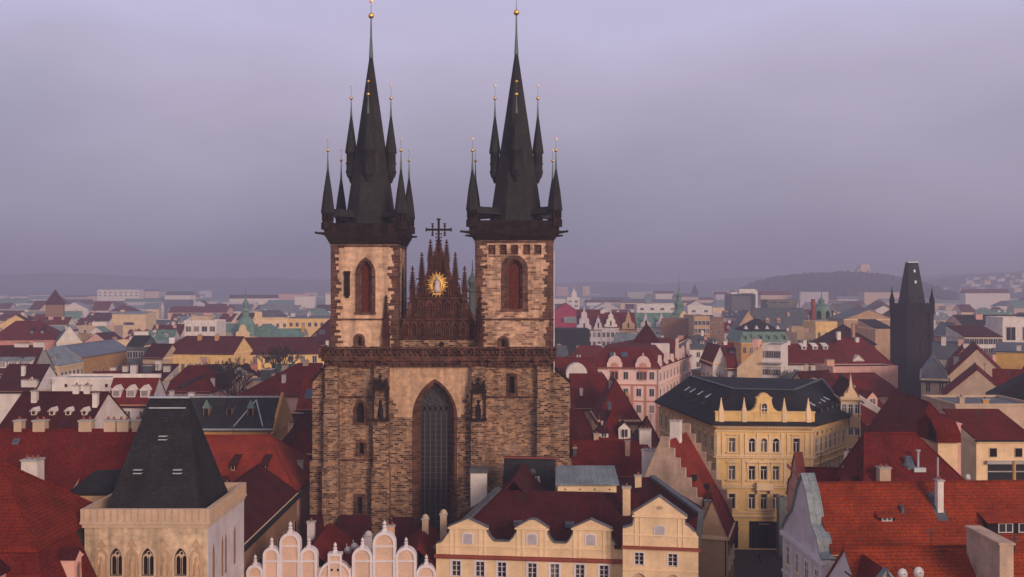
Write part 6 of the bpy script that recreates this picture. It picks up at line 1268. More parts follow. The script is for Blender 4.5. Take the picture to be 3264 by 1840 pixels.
lantern_tower('lantern_tower', 'slender green copper lantern tower with needle spire rising behind the ornate row', 2164, 505, 27, [(3.4, 26.5), (3.4, 29), (4.0, 29.2), (2.6, 30.5), (2.3, 31), (2.3, 33.6), (2.7, 33.8), (1.9, 35), (1.2, 36), (1.25, 38), (1.6, 38.2), (1.0, 39.2), (.4, 40.2), (.22, 43), (.06, 47.5)], base=(3.6, 'lavender'))
house('netted_building', 'black netted scaffold block to the right of the church tower', at(1764, 415), at(1880, 415), 20, 24.6, 24.6, 'flat', 'netting', 'netting', 'building', parapet=.3)
house('crimson_hall', 'crimson hipped hall roof right behind the church tower', at(1740, 600), at(1872, 600), 30, 24.5, 33, 'x', 'tan', 'sheet_crimson', 'hall', ins=(13, 13)); house('crimson_hall', 'lower crimson roof with pale canopies in front of the crimson hipped hall', at(1745, 560), at(1850, 560), 22, 20, 26, 'x', 'tan', 'sheet_crimson', 'hall', chim=[(.7, .3, 7, 4, 2, 'sheet_grey')])
r, ro, zf, W = house('brown_office', 'brown gridded office block with white poster on its front, right of the scalloped gable', at(2212, 430), at(2262, 430), 26, 29.8, 29.8, 'flat', 'tan', 'sheet_dark', 'office', parapet=.4, front=[(26.2, 1.3, 1.8, 4, 'far'), (22.8, 1.3, 1.8, 4, 'far')], right=[(26.2, 1.3, 1.8, 6, 'far'), (22.8, 1.3, 1.8, 6, 'far'), (19.4, 1.3, 1.8, 6, 'far'), (16, 1.3, 1.8, 6, 'far'), (12.4, 1.3, 1.8, 6, 'far')])
m = MB(); m.box(.4, W-.2, -.12, 0, 11.5, 20.8); p = m.build('poster', 'white', r); m = MB(); m.box(.5, 2.3, -.16, -.121, 11.6, 20.2); m.frustum([(.6,-.18),(2.2,-.18),(2.2,-.161),(.6,-.161)], [(1.0,-.18),(1.4,-.18),(1.4,-.161),(1.0,-.161)], 14, 20); m.build('poster_picture', 'sheet_blue', p)
m = MB()
for z in (19.6, 19.0, 18.4, 17.6): m.box(2.9, W-.9 if z != 18.4 else W-1.8, -.16, -.121, z, z+.22)
m.build('poster_lines', 'shutter_lav', p)
m = MB(); m.box(.3, W-.3, -.06, .02, .2, 8.4); g = m.build('arcade', 'dark_hole', r); m = MB()
for k in range(5): m.box(W*k/4-.3, W*k/4+.3, -.3, -.06, 0, 8.4)
m.build('pillars', 'tan', g)
house('brown_office', 'right hand wing of the brown office block, facing the square', at(2263, 440), at(2308, 470), 22, 28, 28, 'flat', 'brown', 'sheet_dark', 'office', front=[(z, 1.5, 1.8, 6, 'far') for z in (24.8, 21.2, 17.6, 14)])
# -- white modern house with a slanting cream firewall; neighbours
r, ro, zf, W = house('modern_house', 'white modern terraced house with window ribbons and a big slanting cream firewall', at(2430, 268), at(2490, 266), 12, 26.6, 26.6, 'flat', 'white', 'sheet_dark', front=[(23.4, .8, 1.8, 5, 'far', .6), (18.8, .85, 1.5, 5, 'far', .6), (14.6, 1.0, 1.6, 4, 'hole')], parapet=.3)
m = MB(); xl = px(2350, 268)-px(2430, 268); m.ext([(xl, 0), (xl, 20.4), (-1.2, 25.8), (-.02, 26.6), (-.02, 0)], -.2, 11); m.build('firewall', 'cream', r); m = MB(); m.box(-.2, W+.3, -1.2, .0, 21.9, 22.2); m.box(0, W, -.06, .0, 20.5, 21); m.build('balcony', 'concrete', r); m = MB(); m.box(xl*.32, xl*.1, -3, 3, 26.2, 28.2); m.build('lift_box', 'pink', r)
house('white_gable_house', 'white gable with red roof sloping right, just left of the cream firewall', at(2272, 276), at(2318, 276), 18, 21.4, 26, 'y', 'white', 'tile_red'); house('red_house', 'narrow house with red roof and one dark window, wedged against the cream firewall', at(2320, 272), at(2352, 272), 12, 20.2, 26.6, 'x', 'grey', 'tile_red', front=[(16.6, 1, 1.8, 1, 'far')], chim=[(.2, .5, 1, .8, .7, 'white')], dorm=[(.7, .3, 2, 1, 'shed', 'dark_hole', 'slate_black')])
house('tan_house', 'tan house with flat grey roof in front of the brown office, above the slate roof', at(2205, 300), at(2290, 290), 14, 17.5, 19, 'shed', 'tan', 'sheet_dark', chim=[(.3, .4, .7, .7, 3.5, 'white'), (.85, .3, .8, .7, 4, 'pink')])
# -- green mansard, dome, arched hall, yellow blocks
r, ro, zf, W = house('green_mansard_building', 'building with two tier green and black mansard roof and white dormers', at(2363, 385), at(2512, 385), 24, 21.2, 30.0, 'mans', 'ochre', 'slate_black', 'building', front=[(17, 1.2, 2.2, 7, 'far')], brk=(2.2, 25.6))
m = MB(); m.frustum([(-.8,-.8),(W+.8,-.8),(W+.8,24.8),(-.8,24.8)], [(.9,.9),(W-.9,.9),(W-.9,23.1),(.9,23.1)], 21.3, 25.2); cp = m.build('copper_skirt', 'copper', ro)
for k in range(6): x = W*(k+.5)/6; m = MB(); m.box(x-.6, x+.6, -.45, .9, 22, 24.2, 0); m.box(x-.35, x+.35, -.5, -.45, 22.2, 23.7, 1); m.build('dormer', ['copper', 'glass'], r)
for k in range(4): x = W*(k+.6)/4.4; m = MB(); m.ext([(x-.7, 26.2), (x, 27.6), (x+.7, 26.2)], 2.2, 4); m.build('small_gable', 'white', r)
r, ro, zf, W = house('arched_hall', 'tan hall gable with one big black arched window and long slate roof', at(2345, 470), at(2426, 470), 14, 22, 31.5, 'y', 'tan', 'sheet_dark', 'hall'); m = MB(); m.ext(arch_pts('round', W/2+1.6, 3.6, 22.5, 27), -.12, 0); m.build('arched_window', 'dark_hole', r)
house('hall_roof', 'long blue grey slate hall roof with small dormers beside the arched gable', at(2422, 490), at(2585, 490), 30, 22, 32, 'x', 'tan', 'sheet_dark', 'hall', dorm=[(.2, .15, 1.5, 1.8, 'gable', 'peach', 'peach'), (.42, .15, 1.5, 1.8, 'gable', 'peach', 'peach'), (.66, .3, 1.2, 1.6, 'gable', 'peach', 'peach')])
r = lantern_tower('dome', 'pale green copper dome with ribs and lantern, near the black gate tower', 2618, 520, 25, [(6.0, 24), (6.0, 26.0), (5.7, 28.5), (4.8, 31.2), (3.0, 33.4), (1.6, 34.2), (1.5, 35.2), (1.9, 35.4), (1.0, 36.6), (.3, 37.2), (.12, 40.2)], n=16, cat='dome', base=(6.4, 'cream'))
for k in range(8):
    a = pi/4*k+.3; m = MB(); m.ext(arch_pts('round', 0, 2.0, 26.2, 30.4), -.2, .2); o = m.build('dome_window', 'dark_hole', r); o.location = (5.75*cos(a), 5.75*sin(a), 0); o.rotation_euler = (0, 0, a+pi/2)
m = MB(); m.lathe([(1.3, 0), (1.1, 36.6)], 0, 0, 10); o = m.build('factory_chimney', 'trim_red'); o.location = (px(2592, 505), 505, 0); tag(o, 'red brick chimney stack directly left of the green dome', 'chimney')
house('municipal_block', 'cream block with attic colonnade in front of the green dome', at(2600, 415), at(2668, 415), 18, 25.8, 25.8, 'flat', 'yellow', 'sheet_grey', 'building', front=[(21.8, 1.0, 1.8, 3, 'far'), (17, 1, 1.8, 3, 'far')], parapet=2.4, chim=[(.5, .6, 6, 5, 2.2, 'sheet_grey')])
house('cream_block', 'low cream building with roof terraces left of the colonnaded block', at(2542, 405), at(2600, 405), 16, 23, 23, 'flat', 'cream', 'sheet_dark', 'building', parapet=1.0, front=[(19.5, 1.0, 1.6, 5, 'far')], chim=[(.3, .6, 5, 4, 3.2, 'cream'), (.75, .6, 3, 3, 2.4, 'pink')])
house('yellow_house', 'yellow house with dark flat roof right below the green mansard', at(2492, 372), at(2600, 372), 12, 19.6, 19.6, 'flat', 'gold_wall', 'slate_black', front=[(15.5, 1.2, 2, 6, 'far')], parapet=.3)
house('beige_villa', 'beige house with red hipped roof and two tall chimneys left of the black tower', at(2686, 375), at(2790, 378), 22, 21.0, 28.0, 'x', 'peach', 'tile_dark', ins=(7, 7), front=[(16.5, 1.3, 2, 4, 'far')], chim=[(.42, .1, 1.0, 1, 6, 'peach'), (.7, .3, 1.0, 1, 3, 'peach')])
house('bank_building', 'big tan building with a shallow pediment directly left of the black tower', at(2690, 470), at(2850, 470), 24, 27.5, 32, 'y', 'tan', 'sheet_dark', 'building'); house('tan_block', 'tan wall slab between the beige house and the black tower', at(2790, 400), at(2848, 400), 20, 26, 29, 'shed', 'tan', 'slate_black', 'building')
r, ro, zf, W = house('red_house', 'very long dark red roof with a row of white dormers below the yellow blocks', at(2488, 292), at(2700, 294), 14, 20.0, 25.2, 'x', 'white', 'tile_red', front=[(16.5, 1, 1.6, 6, 'far')], dorm=[(f, .35, 1.5, 1.1, 'shed', 'white', 'white') for f in (.08, .45, .62, .78)], chim=[(.5, .5, 1, .8, 1.2, 'white'), (.25, .5, 1, .8, 1, 'white')])
house('red_house', 'red roof with one white triangular gable, left below the black tower', at(2668, 296), at(2850, 300), 18, 18.8, 26.6, 'x', 'beige', 'tile_red', ins=(5, 5), dorm=[(.42, .08, 3.6, .3, 'gable', 'white', 'white')], chim=[(.3, .5, 1.2, 1, 2, 'white'), (.6, .45, 1.2, 1, 1, 'white')])
house('pink_house', 'long pinkish wall with red roof in front, left of the black tower foot', at(2655, 256), at(2862, 258), 8, 21.6, 21.6, 'flat', 'pink', 'tile_dark', parapet=.3, chim=[(.05, .5, 2, 1.5, 1.5, 'peach')]); house('red_house', 'dark red roof under the long pinkish wall left of the tower foot', at(2660, 238), at(2880, 240), 14, 16.5, 21.0, 'x', 'pink', 'tile_red', ins=(0, 4), sky=[(.2, .3, 1.6, .8)])
r = lantern_tower('slate_cupola', 'small dark slate cupola in the courtyards behind the yellow palace', 2533, 262, 16, [(3.6, 15.6), (3.3, 17.6), (2.2, 19), (.5, 20), (.1, 20.8)], 'sheet_dark', 12, 'cupola', base=(3.7, 'white'))
house('low_house', 'white courtyard wall with grey roof right of the slate cupola', at(2565, 262), at(2640, 262), 10, 18.2, 19.5, 'shed', 'white', 'sheet_dark', chim=[(.2, .3, .8, .7, 3, 'cream'), (.7, .3, 1.0, .8, 3, 'cream'), (.45, .5, .6, .6, 2, 'metal_light')]); house('low_house', 'low pale wall and flat roof just above the dark slate ridge of the palace', at(2500, 236), at(2625, 238), 9, 16.5, 17.5, 'shed', 'pink', 'tile_dark', chim=[(.5, .5, .7, .7, 3.4, 'metal_light')])
house('steel_office', 'dark hi-tech office with white frame in front of the wooded hill', at(2332, 900), at(2412, 900), 30, 36.5, 36.5, 'flat', 'sheet_dark', 'sheet_dark', 'office', parapet=.4); r = empty('office_frame', (px(2357, 895), 895, 0), 0, 'white boxed top storey crowning the dark hi-tech office', 'office'); m = MB(); m.box(0, 14.6, 0, 20, 36.9, 41.5); m.box(14.6, 16.4, 0, 20, 18, 40.2); m.build('wall', 'white', r); m = MB(); m.box(-7, 0, 2, 18, 36.9, 38.6); m.build('penthouse', 'white', r); m = MB(); m.box(1, 13, -.2, 0, 37, 37.9); m.build('glass_strip', 'glass', r)
house('long_office', 'low dark office with one white window ribbon, left of the red chimney', at(2447, 640), at(2540, 640), 18, 34.5, 34.5, 'flat', 'sheet_dark', 'sheet_dark', 'office', front=[(32.2, 1.6, 1.6, 12, 'far')], parapet=.3)
# -- left: green domed corner house, cream and yellow blocks, dark pyramid tower
r = lantern_tower('domed_corner_tower', 'green copper domed corner tower with slim lantern and needle, left of the church', 783, 450, 20.5, [(4.6, 20), (4.6, 23.4), (4.2, 25.8), (2.4, 28.6), (1.5, 29.4), (1.5, 31.6), (2.0, 31.8), (1.2, 33), (1.1, 35), (1.5, 35.2), (.6, 36.8), (.2, 38), (.05, 42.4)], cat='tower', base=(4.6, 'beige'))
m = MB(); m.ext([(-3, 20), (-3, 22.4), (-1.8, 23), (-1.2, 25.2), (0, 26), (1.2, 25.2), (1.8, 23), (3, 22.4), (3, 20)], -5.2, -4.2); m.box(-.5, .5, -5.26, -5.2, 21, 23); m.build('stone_gable', 'cream', r)
house('green_roof_house', 'house with rounded green copper roof attached to the domed corner tower', at(800, 452), at(868, 452), 18, 19.8, 25.6, 'mans', 'tan', 'copper', ins=(0, 0)); house('green_roof_house', 'grey green roofed wing left of the domed corner tower', at(690, 452), at(772, 452), 14, 22.5, 25.6, 'x', 'grey', 'copper')
house('white_office', 'white modern office with dark window bands left of the domed tower', at(588, 430), at(690, 430), 14, 27.4, 27.4, 'flat', 'white', 'sheet_grey', 'office', front=[(23.4, 2.2, 2.2, 4, 'far'), (18.5, 2.2, 2.2, 4, 'far')], parapet=.8, chim=[(.4, .6, 8, 6, 2.4, 'beige')])
house('cream_block', 'plain cream cube with pale blue roof below the dark blue block', at(357, 600), at(464, 600), 18, 26.8, 27.8, 'x', 'cream', 'sheet_grey', 'building', chim=[(.15, .5, 2, 2, 1, 'cream')], front=[(20, 2, 1.6, 3, 'far', 8)])
house('yellow_house', 'long yellow block with regular windows right up against the church tower', at(918, 560), at(1056, 560), 16, 25.4, 26.4, 'shed', 'yellow', 'sheet_dark', 'building', front=[(20.6, 1.6, 2.2, 7, 'far')], chim=[(.05, .5, 2, 2, 2, 'white'), (.4, .5, 1, 1, 2, 'white')]); house('cream_block', 'cream roof terraced block between the domed tower and the yellow block', at(808, 540), at(918, 545), 16, 25, 25, 'flat', 'cream', 'sheet_dark', 'building', front=[(20.8, 1.4, 2, 5, 'far')], parapet=.8, chim=[(.15, .5, 4, 4, 4, 'cream')])
house('grey_house', 'grey house with three triple windows right of the domed corner tower', at(872, 425), at(965, 425), 12, 21.5, 24.5, 'x', 'grey', 'copper', front=[(17.5, 1.0, 1.8, 9, 'far')], chim=[(.95, .3, 1.2, 1, 3, 'ochre')]); house('red_house', 'dark red hipped roof with skylights against the church tower above the yellow hall', at(962, 395), at(1058, 395), 18, 19.5, 29.2, 'x', 'pink', 'tile_dark', ins=(9, 0), sky=[(.35, .2, 2, 1.2), (.6, .25, 2.2, 1.4)])
r = empty('pyramid_tower', (px(176, 690), 690, 0), R(20), 'dark tower block with steep pyramid roof standing alone at far left', 'tower'); m = MB(); m.box(-5.6, 5.6, -5.6, 5.6, 0, 31.2); m.build('wall', 'brown', r); m = MB(); m.lathe([(9.2, 31), (6.6, 34), (.2, 41.2)], 0, 0, 4, 0, pi/4); m.build('roof', 'tile_dark', r)
# ================================================================ far landmarks in the haze
def slab(name, label, u0, u1, v, D, wm, dep=20, cat='building', rows=2):
    return house(name, label, at(u0, D), at(u1, D), dep, pz(v, D), pz(v, D), 'flat', wm, 'sheet_grey', cat, parapet=.6, front=[(pz(v, D)-4.5*(k+1), 3, 1.8, max(2, int((u1-u0)*D/F/7)), 'far') for k in range(rows)])
slab('slab_block', 'long white slab block far away at left, right of the pyramid tower', 310, 443, 925, 1500, 'white'); slab('blue_block', 'dark blue warehouse block in the far left haze', 523, 600, 957, 1200, 'sheet_blue', rows=0)
house('green_roof_hall', 'very long green roofed hall in the far haze left of the church', at(846, 1450), at(1056, 1450), 40, 19, 25, 'x', 'pink', 'copper', 'hall'); house('red_roof_hall', 'long crimson red roof in the left distance under the blue block', at(535, 980), at(722, 980), 26, 18.5, 24, 'x', 'pink', 'tile_red', 'hall')
slab('tower_block', 'pinkish tower block far off, first right of the church tower', 1774, 1811, 916, 2400, 'pink', rows=4); slab('tower_block', 'pale yellowish tower block far off, second right of the church tower', 1858, 1880, 914, 2400, 'cream', rows=4)
r, ro, zf, W = slab('white_office', 'white stepped office with antenna turret above the crimson hall', 1807, 1847, 950, 1000, 'white', 20, 'office', 2); m = MB(); m.box(W*.4, W*.8, 4, 12, 33, 38.4); m.lathe([(1.2, 38), (1, 41), (.2, 41.5), (.1, 48)], W*.6, 8, 8); m.build('turret', 'white', r)
r, ro, zf, W = slab('green_tower_block', 'greenish medieval looking tower block in the haze between the ornate row and hills', 2056, 2078, 950, 1200, 'sheet_grey', 9, 'tower', 0); m = MB(); m.frustum([(0, 0), (W, 0), (W, 9), (0, 9)], [(W*.35, 4), (W*.65, 4), (W*.65, 5), (W*.35, 5)], pz(950, 1200)+.6, pz(936, 1200)); m.build('roof', 'copper', r)
r = empty('church_spire', (px(2215, 1700), 1700, 0), 0, 'dark blue pointed church spire in the far haze left of the wooded hill', 'spire'); m = MB(); m.box(-5, 5, -5, 5, 0, 33); m.build('wall', 'sheet_dark', r); m = MB(); m.lathe([(6.4, 33), (.2, 50)], 0, 0, 8); m.build('spire', 'slate_black', r); m = MB(); m.ext([(-2, 20), (-2, 28), (0, 34), (2, 28), (2, 20)], -5.4, -5); m.build('clock_gable', 'white', r)
slab('white_block', 'white low block with dark sign right of the green lantern tower', 2192, 2270, 978, 800, 'white', 20); slab('white_block', 'broad white industrial block behind the green lantern tower', 2030, 2160, 972, 850, 'white', 20)
lantern_tower('lantern_tower', 'green onion lantern turret peeping out beside the right church tower', 1506, 262, 34, [(1.6, 33), (1.6, 34.4), (1.0, 35), (1.0, 41.0), (1.6, 41.2), (1.6, 41.6), (.9, 42.2), (1.35, 43.6), (1.25, 44.4), (.6, 45.4), (.25, 46.4), (.06, 49.6)], 'copper_dark', base=(1.8, 'tan'))
# ================================================================ hills
def hill(name, x0, x1, y0, y1, hf, m, nx=60, ny=24):
    vs = []; fs = []
    for j in range(ny+1):
        for i in range(nx+1):
            x = x0+(x1-x0)*i/nx; y = y0+(y1-y0)*j/ny; vs.append((x, y, hf(x, y, i/nx, j/ny)))
    for j in range(ny):
        for i in range(nx): a = j*(nx+1)+i; fs.append((a, a+1, a+nx+2, a+nx+1))
    o = MB().add(vs, fs, 0, True).build(name, m); return tag(o, kind='structure')
def lerp_tab(t, u):
    for (a, b), (c, d) in zip(t, t[1:]):
        if a <= u <= c: k = (u-a)/(c-a); k = k*k*(3-2*k); return b+(d-b)*k
    return t[0][1] if u < t[0][0] else t[-1][1]
prof_far = [(-600, 876), (0, 876), (150, 870), (330, 880), (520, 884), (700, 888), (860, 884), (1000, 892), (1300, 896), (1700, 898), (2000, 902), (2100, 905), (2250, 896), (2430, 884), (2700, 890), (3264, 868), (3900, 862)]
YF = 4300
hill('far_hills', -3000, 3000, 3300, 4650, lambda x, y, s, t: -1 + (pz(lerp_tab(prof_far, CU+x*F/YF) + 1.6*sin(x*.011)+1.2*sin(x*.031), YF)+1)*min(1, (y-3300)/1000)**1.3, 'hill_far', 120, 20)
prof_w = [(2330, 950), (2380, 930), (2430, 906), (2500, 892), (2560, 884), (2640, 882), (2700, 877), (2740, 882), (2800, 886), (2850, 900), (2910, 935), (2960, 960), (3200, 985)]
YW = 2200
hw_ = lambda x, y, s, t: -2 + (pz(lerp_tab(prof_w, CU+x*F/YW), YW)+2)*sin(min(1, (y-1750)/450)*pi/2)**1.2*(1 if y < 2250 else max(0, 1-(y-2250)/500))
hill('wooded_hill', px(2330, YW), px(3200, YW), 1750, 2750, hw_, 'wood_far', 90, 40)
prof_r = [(2860, 960), (2930, 925), (2980, 905), (3050, 893), (3120, 886), (3200, 878), (3300, 868), (3600, 862)]
YR = 2900
hr_ = lambda x, y, s, t: -2 + (pz(lerp_tab(prof_r, CU+x*F/YR), YR)+2)*min(1, max(0, (y-1500)/1400))**1.1
hill('built_hill', px(2860, YR), px(3600, YR), 1500, 3250, hr_, 'hill_far', 60, 30)
# woods covering the middle hill: one mass of small crowns
rnd = random.Random(3); m = MB()
for k in range(2600):
    x = rnd.uniform(px(2340, YW), px(3190, YW)); y = rnd.uniform(1760, 2290); z = hw_(x, y, 0, 0)
    if z < 3: continue
    s = rnd.uniform(3.5, 8.5); n = 5; a0_ = rnd.random()*6
    m.lathe([(s*.5, z-1), (s*rnd.uniform(.7, 1), z+s*.5), (s*.55, z+s*1.0), (s*.1, z+s*1.35)], x, y, n, 0, a0_)
tag(m.build('woods', 'wood_far'), kind='stuff')
r = empty('monument', (px(2752, 2215), 2215, 0), 0, 'pale cubic memorial hall standing on top of the wooded hill', 'monument'); z = pz(890, 2215)
m = MB(); m.box(-9, 13, -8, 20, z-8, pz(850, 2215)); m.box(-14, -9, -5, 18, z-8, pz(858, 2215)); m.box(-7, 11, -6, 18, pz(850, 2215), pz(843, 2215)); m.build('wall', 'cream', r); m = MB(); m.box(6, 9, -8.3, -8, pz(872, 2215), pz(862, 2215)); m.build('opening', 'slate', r)
house('memorial_house', 'small pale house among the trees below the hilltop memorial', at(2728, 2120), at(2742, 2120), 8, hw_(px(2735, 2120), 2120, 0, 0)+6, hw_(px(2735, 2120), 2120, 0, 0)+9, 'x', 'cream', 'tile_dark')
# ================================================================ bare winter trees
def bare_tree(label, x, y, z, h, seed, spread=.5):
    rn = random.Random(seed); t = empty('bare_tree', (x, y, z), 0, label, 'tree', None); tr = MB(); cr = MB(); tr.tube((0, 0, 0), (0, 0, h*.32), h*.035, h*.024, 7)
    def grow(p, d, l, r_, lev):
        q = p + d*l; (tr if lev < 1 else cr).tube(p, q, r_, r_*.6, 5 if lev < 2 else 3)
        if lev >= 5: return
        for k in range(3 if lev < 3 else rn.choice((2, 3))):
            nd_ = (d + Vector((rn.gauss(0, spread), rn.gauss(0, spread), rn.uniform(-.05, .35)))).normalized(); grow(q if k else p.lerp(q, .75), nd_, l*rn.uniform(.58, .82), max(r_*.58, h*.0032), lev+1)
    for k in range(4):
        a = k*pi/2+rn.random(); grow(Vector((0, 0, h*.3)), Vector((cos(a)*.45, sin(a)*.45, 1)).normalized(), h*.24, h*.018, 0)
    tr.build('trunk', 'bark', t); cr.build('crown', 'bark', t)
bare_tree('bare brown tree in front of the yellow hall corner, left one of two close together', *at(706, 250), 8, 17, 1); bare_tree('smaller bare brown tree right of the other, by the yellow hall corner', *at(748, 246), 8, 15, 2); bare_tree('bare twiggy tree rising above the red roof before the yellow hall windows', *at(885, 282), 8, 19, 5)
bare_tree('leafless small tree in the courtyard left of the slate cupola', *at(2490, 268), 6, 15, 8); bare_tree('leafless little tree beside the white gable left of the cream firewall', *at(2262, 268), 6, 13, 9)
# ================================================================ the sea of further houses, each one a thing of its own
rnd = random.Random(11)
taken = [(o.location.x, o.location.y) for o in COL.objects if o.parent is None and o.get('category') and 205 < o.location.y < 1600]
boxes = []
for o in list(COL.objects):
    if o.parent is None or o.parent.parent is not None or o.name.split('.')[0] != 'wall' or o.parent.location.y < 120: continue
    mw = Matrix.Translation(o.parent.location) @ o.parent.rotation_euler.to_matrix().to_4x4(); c = [mw @ Vector(b) for b in o.bound_box]; boxes.append((min(p.x for p in c)-2, max(p.x for p in c)+2, min(p.y for p in c)-3, max(p.y for p in c)+3))
boxes.append((CX0-20, CX0+22, 140, 200))
views = []                                           # what each landmark needs to keep showing above its nearer neighbours
for o in list(COL.objects):
    if o.parent is None or o.parent.parent is not None or o.name.split('.')[0] != 'wall' or o.parent.location.y < 200: continue
    mw = Matrix.Translation(o.parent.location) @ o.parent.rotation_euler.to_matrix().to_4x4(); c = [mw @ Vector(b) for b in o.bound_box]
    zt = max(p.z for p in c); us = [CU + p.x*F/p.y for p in c]; yn = min(p.y for p in c)
    views.append((min(us), max(us), yn, CV + (H - max(8, zt - (9 if yn < 360 else 7)))*F/yn))
views += [(2848, 2962, 362, 1190), (2884, 2940, 365, 1262)]
def room(u0, u1, D, d):                              # tallest roof that leaves those views open
    z = 99.0
    for a, b, y, v in views:
        if y > D + d*.5 and u0 < b - 4 and u1 > a + 4: z = min(z, H - (v - CV)*D/F)
    return z
WALLS = [('cream', 'cream', 4), ('white', 'white', 6), ('pink', 'pinkish', 1.2), ('beige', 'beige', 3.5), ('peach', 'peach', .8), ('grey', 'grey', 2), ('lavender', 'lavender', 2.5), ('yellow', 'yellow', .8), ('tan', 'tan', .8)]
ROOFS = [('tile_red', 'red', 4), ('tile_dark', 'dark red', 4), ('tile_purple', 'purplish', 2), ('sheet_dark', 'dark grey', 3), ('sheet_grey', 'pale grey', 1.6), ('copper', 'green', 1), ('slate_black', 'black', 1)]
WALLS_FAR = [('cream', 'cream', 5), ('white', 'white', 9), ('beige', 'beige', 2), ('lavender', 'lavender', 3), ('yellow', 'yellow', 1), ('pink', 'pinkish', 1)]
ROOFS_FAR = [('tile_red', 'red', 1.5), ('tile_dark', 'dark red', 1.2), ('tile_purple', 'purplish', 3), ('sheet_grey', 'pale grey', 3.5), ('sheet_dark', 'dark grey', 2), ('copper', 'green', 1.6)]
pick = lambda L: rnd.choices(L, [q[2] for q in L])[0]
marks = [('the pyramid roofed tower', 176, 690), ('the white slab block', 376, 1500), ('the dark blue block', 560, 1200), ('the green domed corner tower', 783, 450), ('the yellow hall', 750, 330), ('the left church tower', 1060, 300), ('the right church tower', 1760, 300), ('the ornate gabled row', 1960, 480), ('the green lantern tower', 2164, 505), ('the brown office block', 2250, 430), ('the dark steel office', 2370, 900), ('the green dome', 2618, 520), ('the black gate tower', 2906, 365), ('the white office by the right edge', 3130, 372), ('the ochre building', 320, 340), ('the cream cube', 410, 600), ('the crimson hall', 1810, 600)]
used = set(); count = {}
def make_label(base, u, D):
    opts = sorted(marks, key=lambda q: abs(q[1]-u)/400 + abs(math.log(D/q[2])))
    for n_, mu, md in opts[:7]:
        pos = ('left of' if u < mu-45 else 'right of' if u > mu+45 else 'near'); dep = 'far behind' if D > md*1.5 else 'behind' if D > md*1.08 else 'in front of' if D < md*.92 else 'level with'
        l = f'{base}, {dep} and {pos} {n_}' if pos != 'near' else f'{base}, {dep} {n_}'
        if l not in used and len(l.split()) <= 16: used.add(l); return l
    for a in ('wide', 'narrow', 'long', 'squat', 'plain', 'slim'):
        l = f'{a} {l}'
        if l not in used and len(l.split()) <= 16: used.add(l); return l
    return ' '.join(l.split()[-16:])
def filler(u, D, w, d, ze, rot, detail, cap=99.0):
    wm, wn, _ = pick(WALLS if D < 500 else WALLS_FAR); rm, rn_, _ = pick(ROOFS if D < 600 else ROOFS_FAR); x, y = at(u, D)
    kind = rnd.choices(['x', 'y', 'hip', 'flat', 'shed'], [5, 2, 2.5, 2.2 if D < 550 else 5, .8])[0]
    if rm == 'copper' and kind == 'flat': rm, rn_ = 'sheet_dark', 'dark grey'
    rise = rnd.uniform(.28, .46)*(d if kind in ('x', 'hip') else w*.8)
    rise = min(rise, 8)
    if ze + rise > cap: ze = cap - rise
    if ze < 6: ze = max(5, cap - .8); rise = min(rise, max(.6, cap - ze))
    A = (x, y); B = (x+w*cos(rot), y+w*sin(rot))
    base = {'x': f'{wn} house with {rn_} pitched roof', 'y': f'{wn} gable fronted house with {rn_} roof', 'hip': f'{wn} house with {rn_} hipped roof', 'flat': f'{wn} flat roofed block with {rn_} top', 'shed': f'{wn} house with {rn_} lean roof'}[kind]
    nm = 'city_block' if kind == 'flat' else 'town_house'; lab = make_label(base, u, D); front = []; chim = []; dorm = []; sky = []
    nfl = 2
    if detail:
        n = max(2, min(7 if D < 420 else 5, int(w/3.4))); front = [(ze-3.3-3.6*k, 1.2, 1.8, n, 'far') for k in range(nfl)]
        chim = [(rnd.uniform(.1, .9), rnd.choice((.35, .5, .6)), rnd.uniform(.9, 2.4), rnd.uniform(.7, 1.1), rnd.uniform(.8, 2), rnd.choice(['white', 'white', 'pink', 'beige', 'rose'])) for k in range(rnd.choice((1, 2, 3)))]
        if kind in ('x', 'hip') and rnd.random() < .5: 
            nd_ = rnd.choice((2, 3)); dorm = [((k+.6)/(nd_+.2), .16, 1.4, 1.2, rnd.choice(('gable', 'shed')), 'white', rm) for k in range(nd_)] if d > 8 else []
        if kind == 'x' and rnd.random() < .5: sky = [(rnd.uniform(.2, .8), rnd.uniform(.2, .35), 1.1, 1.3) for k in range(2)]
        if kind == 'flat': chim += [(rnd.uniform(.3, .7), .55, w*rnd.uniform(.2, .4), d*.35, rnd.uniform(1.6, 3), rnd.choice(['sheet_dark', 'white', 'concrete']))]
    house(nm, lab, A, B, d, ze, ze+rise, 'x' if kind == 'hip' else kind, wm, rm, 'house' if kind != 'flat' else 'building', 'houses of the city beyond the church', ins=(d*.45, d*.45) if kind == 'hip' else (0, 0), front=front, chim=chim, dorm=dorm, sky=sky, parapet=rnd.choice((.3, .8, 1.0)))
def free(x0, x1, y0, y1):
    for a, b, c, d in boxes:
        if x0 < b and x1 > a and y0 < d and y1 > c: return False
    boxes.append((x0, x1, y0, y1)); return True
D = 215.0; total = 0
